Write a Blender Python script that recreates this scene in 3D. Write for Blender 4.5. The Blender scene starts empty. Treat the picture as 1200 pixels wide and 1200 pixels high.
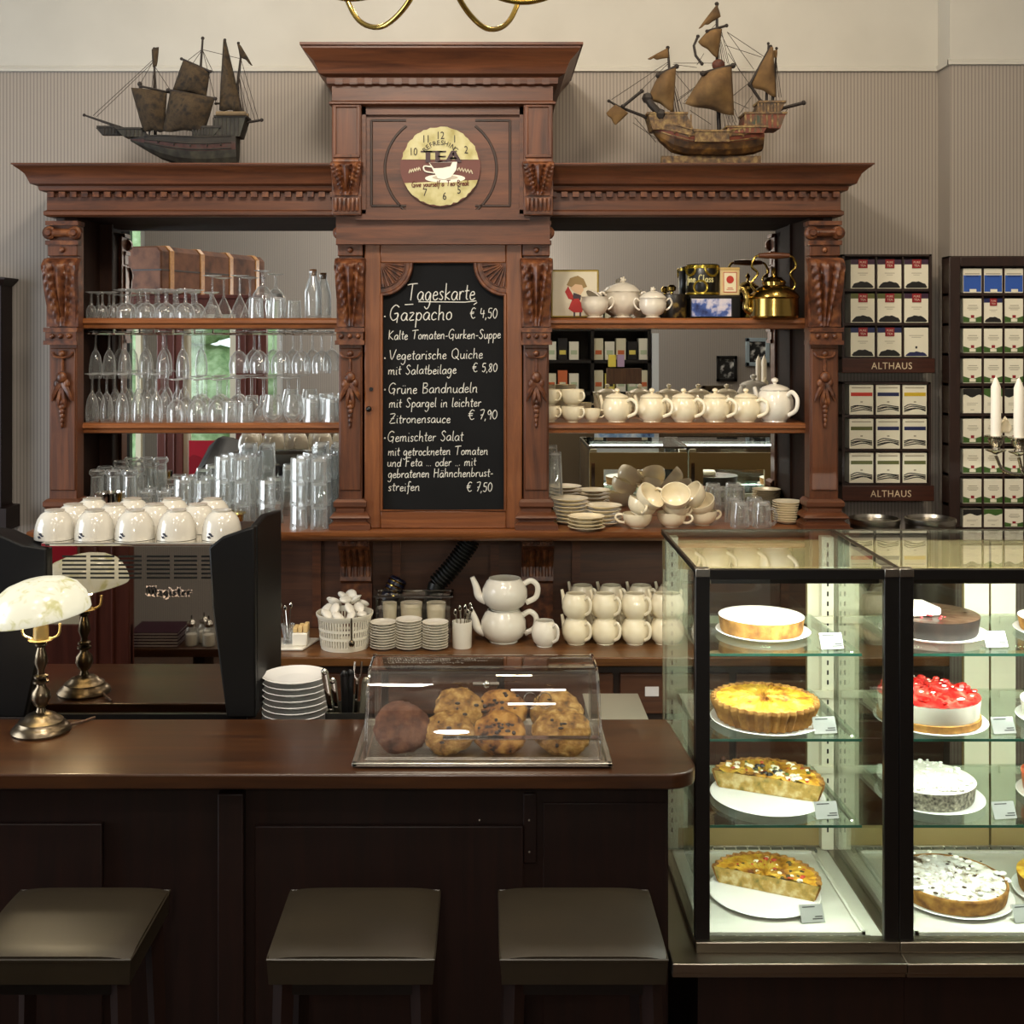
import bpy, math, random
from mathutils import Matrix, Vector
random.seed(7)
C = bpy.context.scene.collection
PI = math.pi
F, CX, CY, H = 1400.0, 571.0, 388.0, 2.35      # focal length in pixels, vanishing point, eye height
def X(px, Y): return (px - CX) * Y / F
def Z(py, Y): return H - (py - CY) * Y / F
# depths of the main planes
YM = 5.68      # mirrors
YP = 5.30      # pilaster fronts
YS = 5.38      # shelf fronts
YW = 5.85      # back wall
# ---------------------------------------------------------------- camera
cam = bpy.data.cameras.new('camera'); co = bpy.data.objects.new('camera', cam); C.objects.link(co)
co.location = (0, 0, H); co.rotation_euler = (PI/2, 0, 0)
cam.sensor_width = 36; cam.lens = 42.0
cam.shift_x = (600 - CX) / 1200; cam.shift_y = -(600 - CY) / 1200
cam.clip_start = 0.05
bpy.context.scene.camera = co
# ---------------------------------------------------------------- world, view, lights
sc = bpy.context.scene
sc.view_settings.view_transform = 'Standard'; sc.view_settings.look = 'None'
sc.view_settings.gamma = 1.0; sc.view_settings.exposure = 0.15
try: sc.view_settings.use_curve_mapping = False
except Exception: pass
cy = sc.cycles
cy.use_denoising = True
cy.max_bounces = 14; cy.diffuse_bounces = 4; cy.glossy_bounces = 8; cy.transmission_bounces = 8; cy.transparent_max_bounces = 48
cy.caustics_reflective = True; cy.caustics_refractive = False
cy.sample_clamp_indirect = 4.0; cy.blur_glossy = 0.5
w = bpy.data.worlds.new('sky'); sc.world = w; w.use_nodes = True
bg = w.node_tree.nodes['Background']; bg.inputs[0].default_value = (0.80, 0.92, 1.0, 1); bg.inputs[1].default_value = 2.6
def area(name, loc, rot, sx, sy, e, col):
    l = bpy.data.lights.new(name, 'AREA'); l.shape = 'RECTANGLE'; l.size = sx; l.size_y = sy; l.energy = e; l.color = col
    o = bpy.data.objects.new(name, l); C.objects.link(o); o.location = loc; o.rotation_euler = rot; return o
def aim(o, t):
    o.rotation_euler = (Vector(t) - o.location).to_track_quat('-Z', 'Y').to_euler()
WARM = (1.0, 0.80, 0.56); NEUT = (1.0, 0.93, 0.84); COOL = (0.86, 0.93, 1.0)
k = area('ceiling_light_key', (-0.55, 2.7, 4.5), (0, 0, 0), 0.45, 0.45, 54, (1.0, 0.91, 0.77)); aim(k, (0.1, 5.6, 1.6))
k = area('ceiling_light_warm', (2.0, 3.0, 4.4), (0, 0, 0), 0.5, 0.5, 22, WARM); aim(k, (1.4, 5.4, 1.4))
k = area('added_daylight', (-4.27, 3.0, 2.2), (0, -PI/2, 0), 2.2, 2.4, 120, COOL)  # added area light standing in for daylight from the left
for lx_ in (-1.5, 0.3, 2.1):
    for ly_ in (0.0, 1.9): area('ceiling_downlight', (lx_, ly_, 4.62), (0, 0, 0), .32, .32, 15, NEUT)
pl = bpy.data.lights.new('added_fill_light', 'POINT'); pl.energy = 85; pl.color = NEUT; pl.shadow_soft_size = .11
po = bpy.data.objects.new('added_fill_light', pl); C.objects.link(po); po.location = (-.22, -.55, 2.75)  # added fill behind the camera, brightens the stool fronts
for lx_ in (-1.25, 0.15, 1.35): area('bar_downlight', (lx_, 4.66, 4.5), (0, 0, 0), .2, .2, 9, WARM)
# ---------------------------------------------------------------- materials
def lin(h):
    h = h.lstrip('#'); r = []
    for i in (0, 2, 4):
        c = int(h[i:i+2], 16) / 255; r.append(c/12.92 if c <= 0.04045 else ((c+0.055)/1.055)**2.4)
    return (*r, 1)
def col(c): return lin(c) if isinstance(c, str) else ((*c, 1) if len(c) == 3 else c)
def base(name):
    m = bpy.data.materials.new(name); m.use_nodes = True; nt = m.node_tree
    return m, nt, nt.nodes['Principled BSDF']
def mat(name, c, rough=0.5, metal=0.0, spec=0.5, emit=None, es=0.0, noise=0.0, nscale=20, bump=0.0, bscale=60, coat=0.0, sss=0.0):
    m, nt, p = base(name); c = col(c)
    p.inputs['Base Color'].default_value = c; p.inputs['Roughness'].default_value = rough; p.inputs['Metallic'].default_value = metal
    p.inputs['Specular IOR Level'].default_value = spec; p.inputs['Coat Weight'].default_value = coat
    if emit: p.inputs['Emission Color'].default_value = col(emit); p.inputs['Emission Strength'].default_value = es
    if noise or bump:
        tc = nt.nodes.new('ShaderNodeTexCoord')
    if noise:
        n = nt.nodes.new('ShaderNodeTexNoise'); n.inputs['Scale'].default_value = nscale; n.inputs['Detail'].default_value = 5
        nt.links.new(tc.outputs['Object'], n.inputs['Vector'])
        r = nt.nodes.new('ShaderNodeValToRGB'); r.color_ramp.elements[0].position = .3; r.color_ramp.elements[1].position = .7
        r.color_ramp.elements[0].color = (*[x*(1-noise) for x in c[:3]], 1); r.color_ramp.elements[1].color = (*[min(1, x*(1+noise)) for x in c[:3]], 1)
        nt.links.new(n.outputs['Fac'], r.inputs['Fac']); nt.links.new(r.outputs['Color'], p.inputs['Base Color'])
    if bump:
        n2 = nt.nodes.new('ShaderNodeTexNoise'); n2.inputs['Scale'].default_value = bscale; n2.inputs['Detail'].default_value = 6
        nt.links.new(tc.outputs['Object'], n2.inputs['Vector'])
        b = nt.nodes.new('ShaderNodeBump'); b.inputs['Strength'].default_value = bump; b.inputs['Distance'].default_value = .01
        nt.links.new(n2.outputs['Fac'], b.inputs['Height']); nt.links.new(b.outputs['Normal'], p.inputs['Normal'])
    return m
def spots(name, cols, scale, rough=0.6, bump=0.0, detail=6, pos=None, kind='noise', metal=0):
    """a material whose colour runs through COLS along a noise"""
    m, nt, p = base(name); tc = nt.nodes.new('ShaderNodeTexCoord')
    if kind == 'voronoi': n = nt.nodes.new('ShaderNodeTexVoronoi'); out = 'Distance'
    else: n = nt.nodes.new('ShaderNodeTexNoise'); n.inputs['Detail'].default_value = detail; out = 'Fac'
    n.inputs['Scale'].default_value = scale
    nt.links.new(tc.outputs['Object'], n.inputs['Vector'])
    r = nt.nodes.new('ShaderNodeValToRGB'); e = r.color_ramp.elements
    while len(e) < len(cols): e.new(.5)
    for i, c in enumerate(cols):
        e[i].position = pos[i] if pos else .3 + .4*i/(len(cols)-1); e[i].color = col(c)
    nt.links.new(n.outputs[out], r.inputs['Fac']); nt.links.new(r.outputs['Color'], p.inputs['Base Color'])
    p.inputs['Roughness'].default_value = rough; p.inputs['Metallic'].default_value = metal
    if bump:
        b = nt.nodes.new('ShaderNodeBump'); b.inputs['Strength'].default_value = bump; b.inputs['Distance'].default_value = .01
        nt.links.new(n.outputs[out], b.inputs['Height']); nt.links.new(b.outputs['Normal'], p.inputs['Normal'])
    return m
def wood(name, c1, c2, axis='x', rough=0.4, scale=9.0, coat=0.0, bump=0.06, spec=0.5):
    m, nt, p = base(name); tc = nt.nodes.new('ShaderNodeTexCoord'); mp = nt.nodes.new('ShaderNodeMapping')
    s = [scale*1.0]*3; s['xyz'.index(axis)] = scale*.07; mp.inputs['Scale'].default_value = s
    nt.links.new(tc.outputs['Object'], mp.inputs['Vector'])
    n = nt.nodes.new('ShaderNodeTexNoise'); n.inputs['Scale'].default_value = 3.5; n.inputs['Detail'].default_value = 9; n.inputs['Roughness'].default_value = .65; n.inputs['Distortion'].default_value = .8
    nt.links.new(mp.outputs['Vector'], n.inputs['Vector'])
    r = nt.nodes.new('ShaderNodeValToRGB'); e = r.color_ramp.elements
    e[0].position = .28; e[0].color = col(c1); e[1].position = .72; e[1].color = col(c2)
    nt.links.new(n.outputs['Fac'], r.inputs['Fac']); nt.links.new(r.outputs['Color'], p.inputs['Base Color'])
    p.inputs['Roughness'].default_value = rough; p.inputs['Coat Weight'].default_value = coat; p.inputs['Specular IOR Level'].default_value = spec
    b = nt.nodes.new('ShaderNodeBump'); b.inputs['Strength'].default_value = bump; b.inputs['Distance'].default_value = .01
    nt.links.new(n.outputs['Fac'], b.inputs['Height']); nt.links.new(b.outputs['Normal'], p.inputs['Normal'])
    return m
def thin_glass(name, tint=(.97, .98, .97), edge=(.42, .45, .44), refl=1.0, power=2.2, rough=0.0, floor=.04, milk=0.0):
    """thin-walled glass: clear face-on, darker and more reflective towards its rim"""
    m, nt, p = base(name); nt.nodes.remove(p); out = nt.nodes['Material Output']
    lw = nt.nodes.new('ShaderNodeLayerWeight'); lw.inputs['Blend'].default_value = .5
    pw = nt.nodes.new('ShaderNodeMath'); pw.operation = 'POWER'; pw.inputs[1].default_value = power
    nt.links.new(lw.outputs['Facing'], pw.inputs[0])
    mx = nt.nodes.new('ShaderNodeMix'); mx.data_type = 'RGBA'
    mx.inputs['A'].default_value = (*tint, 1); mx.inputs['B'].default_value = (*edge, 1)
    nt.links.new(pw.outputs[0], mx.inputs['Factor'])
    tr = nt.nodes.new('ShaderNodeBsdfTransparent'); nt.links.new(mx.outputs['Result'], tr.inputs['Color'])
    gl = nt.nodes.new('ShaderNodeBsdfGlossy'); gl.inputs['Roughness'].default_value = rough; gl.inputs['Color'].default_value = (1, 1, 1, 1)
    f = nt.nodes.new('ShaderNodeMath'); f.operation = 'MULTIPLY_ADD'; f.inputs[1].default_value = refl; f.inputs[2].default_value = floor; f.use_clamp = True
    nt.links.new(pw.outputs[0], f.inputs[0])
    ms = nt.nodes.new('ShaderNodeMixShader'); nt.links.new(f.outputs[0], ms.inputs['Fac'])
    nt.links.new(tr.outputs[0], ms.inputs[1]); nt.links.new(gl.outputs[0], ms.inputs[2])
    if milk:      # white diffuse mixed in as painted brightness, strongest where seen edge-on
        d1 = nt.nodes.new('ShaderNodeBsdfDiffuse'); d2 = nt.nodes.new('ShaderNodeBsdfTranslucent'); d1.inputs['Color'].default_value = d2.inputs['Color'].default_value = (.93, .96, .95, 1)
        a = nt.nodes.new('ShaderNodeMixShader'); nt.links.new(d1.outputs[0], a.inputs[1]); nt.links.new(d2.outputs[0], a.inputs[2])
        g = nt.nodes.new('ShaderNodeMath'); g.operation = 'MULTIPLY_ADD'; g.inputs[1].default_value = milk; g.inputs[2].default_value = milk*.12; g.use_clamp = True; nt.links.new(pw.outputs[0], g.inputs[0])
        b = nt.nodes.new('ShaderNodeMixShader'); nt.links.new(g.outputs[0], b.inputs['Fac']); nt.links.new(ms.outputs[0], b.inputs[1]); nt.links.new(a.outputs[0], b.inputs[2]); ms = b
    nt.links.new(ms.outputs[0], out.inputs['Surface'])
    return m
def mirror_mat(name, c, rough=0.0):
    m, nt, p = base(name); nt.nodes.remove(p); g = nt.nodes.new('ShaderNodeBsdfGlossy'); g.inputs['Color'].default_value = col(c); g.inputs['Roughness'].default_value = rough
    nt.links.new(g.outputs[0], nt.nodes['Material Output'].inputs['Surface']); return m
def wallpaper(name, ca, cb, axis, period):
    m, nt, p = base(name); tc = nt.nodes.new('ShaderNodeTexCoord'); sx = nt.nodes.new('ShaderNodeSeparateXYZ'); nt.links.new(tc.outputs['Object'], sx.inputs[0])
    a = nt.nodes.new('ShaderNodeMath'); a.operation = 'MULTIPLY'; a.inputs[1].default_value = 2*PI/period; nt.links.new(sx.outputs['XYZ'.index(axis)], a.inputs[0])
    s = nt.nodes.new('ShaderNodeMath'); s.operation = 'SINE'; nt.links.new(a.outputs[0], s.inputs[0])
    r = nt.nodes.new('ShaderNodeMapRange'); r.inputs['From Min'].default_value = .0; r.inputs['From Max'].default_value = .9; nt.links.new(s.outputs[0], r.inputs['Value'])
    n = nt.nodes.new('ShaderNodeTexNoise'); n.inputs['Scale'].default_value = 3; nt.links.new(tc.outputs['Object'], n.inputs['Vector'])
    mx = nt.nodes.new('ShaderNodeMix'); mx.data_type = 'RGBA'; mx.inputs['A'].default_value = col(ca); mx.inputs['B'].default_value = col(cb)
    nt.links.new(r.outputs['Result'], mx.inputs['Factor']); nt.links.new(mx.outputs['Result'], p.inputs['Base Color']); p.inputs['Roughness'].default_value = .75
    return m
W = dict(
  x=wood('walnut_x', '#361a0c', '#6c3d21', 'x', .42), z=wood('walnut_z', '#361a0c', '#6c3d21', 'z', .42), y=wood('walnut_y', '#381a0b', '#703d20', 'y', .42),
  door=wood('walnut_door_z', '#4f2812', '#86502a', 'z', .36), doorx=wood('walnut_door_x', '#4f2812', '#86502a', 'x', .36),
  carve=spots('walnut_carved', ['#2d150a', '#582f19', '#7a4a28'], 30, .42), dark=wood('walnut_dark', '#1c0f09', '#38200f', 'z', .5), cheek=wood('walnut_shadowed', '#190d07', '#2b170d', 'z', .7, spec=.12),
  niche=wood('walnut_niche', '#3a2012', '#5e3820', 'x', .5), shelf=wood('walnut_shelf', '#58301a', '#945a30', 'x', .3),
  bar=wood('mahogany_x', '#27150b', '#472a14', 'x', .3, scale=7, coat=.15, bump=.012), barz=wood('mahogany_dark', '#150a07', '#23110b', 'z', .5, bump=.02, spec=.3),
  work=wood('worktop_x', '#432814', '#7d532d', 'x', .3, bump=.02))
WHITE = mat('white_china', '#e9e2d2', .16, coat=.3)
CREAM = mat('cream_china', '#eee2c3', .18, coat=.3)
PLATEW = mat('plate_white', '#efefec', .2)
BLACK = mat('black_satin', '#0b0a0a', .32)
BLACKP = mat('black_powder_coat', '#070606', .5, spec=.22, bump=.05, bscale=400)
STEEL = mat('brushed_steel', '#a9a59b', .28, 1.0)
STEELD = mat('satin_steel_dark', '#6f675c', .38, 1.0)
CHROME = mat('chrome', '#d9d6cf', .08, 1.0)
BRASS = mat('brass', '#b89c52', .16, 1.0)
BRASSD = mat('old_brass', '#6e6250', .28, 1.0)
COPPER = mat('copper_kettle', '#a58c4c', .2, 1.0)
GLASS = thin_glass('glassware', (.975, .98, .975), (.62, .64, .63), .9, 1.7, 0, .07, .42)
PANE = thin_glass('pane_glass', (.955, .97, .955), (.80, .86, .82), .95, 4.5, 0, .035)
SHELFG = thin_glass('glass_shelf', (.90, .95, .92), (.6, .75, .68), .9, 4.0, 0, .05)
GEDGE = mat('glass_edge_green', '#2f5b4c', .1, spec=.8)
ACRYL = thin_glass('clear_acrylic', (.975, .97, .96), (.55, .53, .50), .8, 2.2, .02, .05)
MIRROR = mirror_mat('mirror_silver', (.86, .86, .84))
# ---------------------------------------------------------------- mesh building
class M:
    def __init__(s): s.v = []; s.f = []; s.mi = []; s.T = None
    def add(s, vs, fs, mi=0):
        b = len(s.v)
        if s.T is not None: vs = [tuple(s.T @ Vector(v)) for v in vs]
        s.v += [tuple(v) for v in vs]
        for f in fs: s.f.append([b + i for i in f]); s.mi.append(mi)
        return s
    def box(s, x0, x1, y0, y1, z0, z1, mi=0):
        return s.add([(x0,y0,z0),(x1,y0,z0),(x1,y1,z0),(x0,y1,z0),(x0,y0,z1),(x1,y0,z1),(x1,y1,z1),(x0,y1,z1)],
              [(0,3,2,1),(4,5,6,7),(0,1,5,4),(1,2,6,5),(2,3,7,6),(3,0,4,7)], mi)
    def lathe(s, prof, c=(0,0,0), n=20, mi=0, sx=1, sy=1, a0=0, a1=2*PI, flute=None):
        vs, fs, rows = [], [], []
        full = abs(a1 - a0 - 2*PI) < 1e-6; m = n if full else n + 1
        for k, (r, z) in enumerate(prof):
            if r < 1e-7 and full: rows.append([len(vs)]); vs.append((c[0], c[1], c[2]+z)); continue
            row = []
            for i in range(m):
                a = a0 + (a1-a0)*i/n; rr = r*(1 + (flute(i, k) if flute else 0))
                row.append(len(vs)); vs.append((c[0]+rr*math.cos(a)*sx, c[1]+rr*math.sin(a)*sy, c[2]+z))
            rows.append(row)
        for A, B in zip(rows, rows[1:]):
            for i in range(n):
                j = (i+1) % m if full else i+1
                if len(A) == 1 and len(B) == 1: continue
                if len(A) == 1: fs.append((A[0], B[j], B[i]))
                elif len(B) == 1: fs.append((A[i], A[j], B[0]))
                else: fs.append((A[i], A[j], B[j], B[i]))
        return s.add(vs, fs, mi)
    def tube(s, pts, r, n=8, mi=0, closed=False, flat=None):
        pts = [Vector(p) for p in pts]; m = len(pts); R = r if isinstance(r, (list, tuple)) else [r]*m
        vs, fs = [], []; up = None
        for i, p in enumerate(pts):
            if closed: t = pts[(i+1) % m] - pts[i-1]
            else: t = pts[min(i+1, m-1)] - pts[max(i-1, 0)]
            if t.length < 1e-9: t = Vector((0,0,1))
            t.normalize()
            if up is None: up = Vector((0,0,1)) if abs(t.z) < .9 else Vector((1,0,0))
            u = (up - t*up.dot(t))
            if u.length < 1e-6: u = t.orthogonal()
            u.normalize(); up = u; b = t.cross(u)
            for k in range(n):
                a = 2*PI*k/n; q = p + (u*math.cos(a) + b*math.sin(a))*R[i]
                if flat: q = p + u*math.cos(a)*R[i]*flat[0] + b*math.sin(a)*R[i]*flat[1]
                vs.append(tuple(q))
        for i in range(m if closed else m-1):
            for k in range(n):
                a, b2 = i*n, ((i+1) % m)*n; fs.append((a+k, a+(k+1) % n, b2+(k+1) % n, b2+k))
        if not closed: fs.append(tuple(range(n))[::-1]); fs.append(tuple((m-1)*n+k for k in range(n)))
        return s.add(vs, fs, mi)
    def prism(s, poly, y0, y1, mi=0):      # poly in (x, z), extruded along y
        n = len(poly); vs = [(x, y0, z) for x, z in poly] + [(x, y1, z) for x, z in poly]
        fs = [tuple(range(n)), tuple(range(2*n-1, n-1, -1))] + [(i, i+n, (i+1) % n+n, (i+1) % n) for i in range(n)]
        return s.add(vs, fs, mi)
    def prismx(s, poly, x0, x1, mi=0):     # poly in (y, z), extruded along x
        n = len(poly); vs = [(x0, y, z) for y, z in poly] + [(x1, y, z) for y, z in poly]
        fs = [tuple(range(n)), tuple(range(2*n-1, n-1, -1))] + [(i, i+n, (i+1) % n+n, (i+1) % n) for i in range(n)]
        return s.add(vs, fs, mi)
    def prismz(s, poly, z0, z1, mi=0):     # poly in (x, y), extruded along z
        n = len(poly); vs = [(x, y, z0) for x, y in poly] + [(x, y, z1) for x, y in poly]
        fs = [tuple(range(n)), tuple(range(2*n-1, n-1, -1))] + [(i, i+n, (i+1) % n+n, (i+1) % n) for i in range(n)]
        return s.add(vs, fs, mi)
    def grid(s, fn, nu, nv, mi=0, closeu=False):
        vs = [tuple(fn(u/nu, v/nv)) for v in range(nv+1) for u in range(nu+1)]
        fs = [(v*(nu+1)+u, v*(nu+1)+u+1, (v+1)*(nu+1)+u+1, (v+1)*(nu+1)+u) for v in range(nv) for u in range(nu)]
        return s.add(vs, fs, mi)
    def ball(s, c, r, n=12, m=8, mi=0):
        if not isinstance(r, (tuple, list)): r = (r, r, r)
        prof = [(math.sin(PI*i/m), -math.cos(PI*i/m)) for i in range(m+1)]; prof[0] = (0, -1); prof[-1] = (0, 1)
        T0 = s.T; L = Matrix.Translation(c) @ Matrix.Diagonal((*r, 1)); s.T = L if T0 is None else T0 @ L
        s.lathe(prof, n=n, mi=mi); s.T = T0; return s
    def crown(s, x0, x1, yf, yb, prof, mi=0, left=True, right=True):
        """a moulding of (outward, z) points mitred round three sides"""
        rows = []
        for o, z in prof:
            l, r_ = (o if left else 0), (o if right else 0)
            rows.append([(x0-l, yb, z), (x0-l, yf-o, z), (x1+r_, yf-o, z), (x1+r_, yb, z)])
        vs = [p for r in rows for p in r]; fs = []
        for i in range(len(rows)-1):
            for k in range(3): fs.append((i*4+k, i*4+k+1, (i+1)*4+k+1, (i+1)*4+k))
        n = len(rows); fs.append((0, 3, 2, 1)); fs.append(((n-1)*4, (n-1)*4+1, (n-1)*4+2, (n-1)*4+3))
        fs += [tuple(i*4 for i in range(n))[::-1], tuple(i*4+3 for i in range(n))]
        return s.add(vs, fs, mi)
def wloc(o):
    v = Vector((0,0,0))
    while o is not None: v += o.location; o = o.parent
    return v
def obj(name, m, mats, parent=None, world=False, bevel=0.0, smooth=38, seg=2):
    me = bpy.data.meshes.new(name); vs = m.v
    if world and parent is not None:
        d = wloc(parent); vs = [(x-d.x, y-d.y, z-d.z) for x, y, z in vs]
    me.from_pydata(vs, [], m.f)
    mats = mats if isinstance(mats, (list, tuple)) else [mats]
    for q in mats: me.materials.append(q)
    me.polygons.foreach_set('material_index', m.mi)
    if smooth:
        me.polygons.foreach_set('use_smooth', [True]*len(me.polygons)); me.set_sharp_from_angle(angle=math.radians(smooth))
    me.update()
    o = bpy.data.objects.new(name, me); C.objects.link(o)
    if parent is not None: o.parent = parent
    if bevel:
        b = o.modifiers.new('edge', 'BEVEL'); b.width = bevel; b.segments = seg; b.limit_method = 'ANGLE'; b.angle_limit = math.radians(50)
    return o
def tag(o, label, cat, group=None, kind=None):
    o['label'] = label; o['category'] = cat
    if group: o['group'] = group
    if kind: o['kind'] = kind
    return o
def thing(name, label, cat, loc=(0,0,0), rz=0, group=None):
    o = bpy.data.objects.new(name, None); C.objects.link(o); o.empty_display_size = .05
    o.location = loc; o.rotation_euler = (0, 0, rz); return tag(o, label, cat, group)
def struct(name, m, mats, **k):
    o = obj(name, m, mats, **k); o['kind'] = 'structure'; return o
KIDS = {}
def dup(root, loc, rz, label, group):
    r = root.copy(); C.objects.link(r); r.location = loc; r.rotation_euler = (0, 0, rz); r['label'] = label
    if group: r['group'] = group
    for ch in list(root.children):
        c = ch.copy(); C.objects.link(c); c.parent = r
        for g in list(ch.children):
            d = g.copy(); C.objects.link(d); d.parent = c
    return r
class Kind:
    """the first place() builds the thing, every later one copies it with its parts"""
    def __init__(s, fn): s.fn = fn; s.o = None
    def place(s, loc, label, group=None, rz=0):
        if s.o is None:
            s.o = s.fn(); s.o.location = loc; s.o.rotation_euler = (0, 0, rz); s.o['label'] = label
            if group: s.o['group'] = group
            return s.o
        return dup(s.o, loc, rz, label, group)
NTH = 'first second third fourth fifth sixth seventh eighth ninth tenth eleventh twelfth thirteenth fourteenth fifteenth sixteenth'.split()
def nth(i): return NTH[i]
def text_m(txt, size, mi=0, align='CENTER', extrude=.0006, spacing=1.0):
    """flat lettering as mesh data in the xz plane, facing -y"""
    cu = bpy.data.curves.new('lettering', 'FONT'); cu.body = txt; cu.size = size; cu.align_x = align; cu.align_y = 'CENTER'; cu.extrude = extrude; cu.space_character = spacing; cu.resolution_u = 3
    o = bpy.data.objects.new('lettering', cu); C.objects.link(o); dg = bpy.context.evaluated_depsgraph_get()
    me = bpy.data.meshes.new_from_object(o.evaluated_get(dg))
    vs = [(v.co.x, -v.co.z, v.co.y) for v in me.vertices]; fs = [tuple(p.vertices) for p in me.polygons]
    bpy.data.objects.remove(o); bpy.data.curves.remove(cu); bpy.data.meshes.remove(me)
    return vs, fs
def smooth_pts(pts, k=3):
    if len(pts) < 3: return [Vector(p) for p in pts]
    P = [Vector(p) for p in pts]; P = [P[0]*2-P[1]] + P + [P[-1]*2-P[-2]]; out = []
    for i in range(1, len(P)-2):
        for j in range(k):
            t = j/k; a, b, c, d = P[i-1:i+3]
            out.append(.5*((2*b) + (c-a)*t + (2*a-5*b+4*c-d)*t*t + (3*b-a-3*c+d)*t**3))
    out.append(P[-2]); return out
# hand-drawn letters: advance | strokes of x,y points (x-height 1)
_G = {'a':'.9|.75,.8 .45,1 .15,.7 .1,.3 .3,0 .55,.15 .75,.8 .7,.2 .85,0','b':'.85|.15,2 .12,1 .12,.1 .4,0 .7,.3 .65,.7 .4,.85 .15,.6','c':'.75|.65,.8 .4,1 .15,.7 .12,.3 .3,0 .65,.15',
'd':'.9|.7,.75 .4,.95 .12,.6 .15,.15 .4,0 .65,.3 .8,2 .72,.3 .85,0','e':'.75|.15,.5 .6,.6 .5,.95 .25,.9 .1,.5 .2,.05 .45,0 .7,.2','f':'.6|.65,1.8 .45,2 .3,1.6 .3,-.4 .15,-.8;.05,.95 .6,1',
'g':'.9|.7,.8 .4,1 .12,.65 .2,.1 .5,.1 .7,.8 .65,-.5 .35,-1 .05,-.7','h':'.9|.15,2 .15,0;.15,.6 .45,1 .65,.8 .65,.1 .8,0','i':'.4|.15,1 .15,.1 .3,0;.15,1.45 .2,1.55','k':'.8|.15,2 .15,0;.65,.95 .2,.45 .7,0',
'l':'.45|.2,2 .15,.3 .35,0','m':'1.3|.12,1 .12,0;.12,.6 .4,1 .55,.8 .55,0;.55,.6 .85,1 1,.8 1.02,.1 1.2,0','n':'.9|.12,1 .12,0;.12,.6 .45,1 .65,.8 .65,.1 .8,0','o':'.8|.45,1 .15,.75 .15,.2 .4,0 .65,.25 .65,.75 .45,1',
'p':'.85|.15,1 .12,-1;.13,.6 .4,1 .7,.7 .6,.15 .35,.02 .15,.25','r':'.65|.12,1 .14,0;.14,.55 .35,.95 .6,.9','s':'.65|.55,.85 .35,1 .15,.8 .35,.5 .5,.25 .35,0 .08,.12','t':'.6|.3,1.7 .27,.2 .5,.02;.05,1.05 .58,1.1',
'u':'.9|.12,1 .15,.2 .4,0 .65,.3 .7,1 .7,.2 .85,0','v':'.8|.1,1 .35,0 .7,1','y':'.8|.1,1 .4,.1;.75,1 .4,0 .1,-.9','z':'.75|.1,.95 .6,.95 .1,.05 .65,.05','T':'1.3|.1,1.85 .6,1.95 1.3,2;.7,1.95 .6,0','G':'1.3|1.1,1.7 .7,2 .25,1.5 .15,.6 .5,0 1,.4 1,.9 .6,.85;1,.9 .95,-.3',
'K':'1.2|.2,2 .2,0;1,1.9 .25,.95 1.05,0','S':'1|.85,1.7 .55,2 .25,1.6 .5,1.1 .8,.6 .5,0 .1,.3','V':'1.2|.1,1.9 .5,0 1.1,2','Q':'1.4|.7,2 .2,1.5 .2,.5 .65,0 1.1,.5 1.1,1.5 .7,2;.7,.5 1.3,-.2',
'B':'1.1|.2,2 .2,0;.2,1.9 .7,1.9 .8,1.4 .3,1.05 .85,.8 .8,.15 .2,0','Z':'1.2|.15,1.9 1,1.9 .15,.05 1.1,.05;.3,1 .85,1.05','H':'1.2|.2,2 .2,0;.95,2 .95,0;.2,1 .95,1.05','F':'1.1|.25,2 .2,0;.15,2 1,2;.2,1.05 .75,1.1',
'C':'1.1|.95,1.7 .6,2 .2,1.4 .2,.5 .55,0 1,.3','0':'.9|.45,1.8 .15,1.3 .15,.5 .45,0 .75,.5 .75,1.3 .45,1.8','4':'.9|.2,1.8 .15,.8 .85,.85;.65,1.4 .6,0','5':'.9|.8,1.8 .3,1.75 .25,1.05 .6,1.1 .75,.5 .5,0 .15,.2',
'7':'.8|.1,1.75 .75,1.8 .3,0;.2,.9 .65,.95','8':'.9|.5,1.8 .2,1.4 .7,.5 .45,0 .15,.4 .7,1.3 .5,1.8','9':'.8|.7,1.3 .4,1.8 .15,1.3 .4,.9 .7,1.4 .6,0','€':'1.1|.95,1.7 .6,1.9 .3,1.4 .3,.5 .6,0 1,.2;.05,1.1 .75,1.15;.05,.75 .7,.8',
',':'.35|.2,.15 .1,-.3','.':'.35|.1,.05 .2,.05','-':'.6|.08,.6 .5,.62','*':'.4|.1,.6 .2,.75 .25,.6 .15,.55'}
GL = {}
for _k, _s in _G.items():
    _a, _b = _s.split('|'); GL[_k] = (float(_a), [[tuple(map(float, q.split(','))) for q in st.split()] for st in _b.split(';')])
for _k, _b in (('ä', 'a'), ('ü', 'u')):
    GL[_k] = (GL[_b][0], GL[_b][1] + [[(.3, 1.4), (.32, 1.52)], [(.6, 1.42), (.62, 1.54)]])
def strokes(txt):
    out = []; x = 0
    for ch in txt:
        if ch == ' ': x += .65; continue
        a, ss = GL[ch]
        for st in ss: out.append([(x+p[0], p[1]) for p in st])
        x += a*1.02
    return out, x
def write(m, txt, x0, x1, zb, xh, y, r, tilt=0.0, jit=.0, mi=0):
    """hand lettering between x0 and x1 on the plane y, baseline zb, x-height xh"""
    ss, wd = strokes(txt); sx = (x1-x0)/wd
    for st in ss:
        j = random.uniform(-jit, jit)
        P = smooth_pts([(x0+p[0]*sx + (p[1])*xh*.08, y, zb + p[1]*xh + (p[0]*sx)*tilt + j) for p in st])
        m.tube(P, r, n=5, mi=mi, flat=(1, .5) if False else None)
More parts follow.
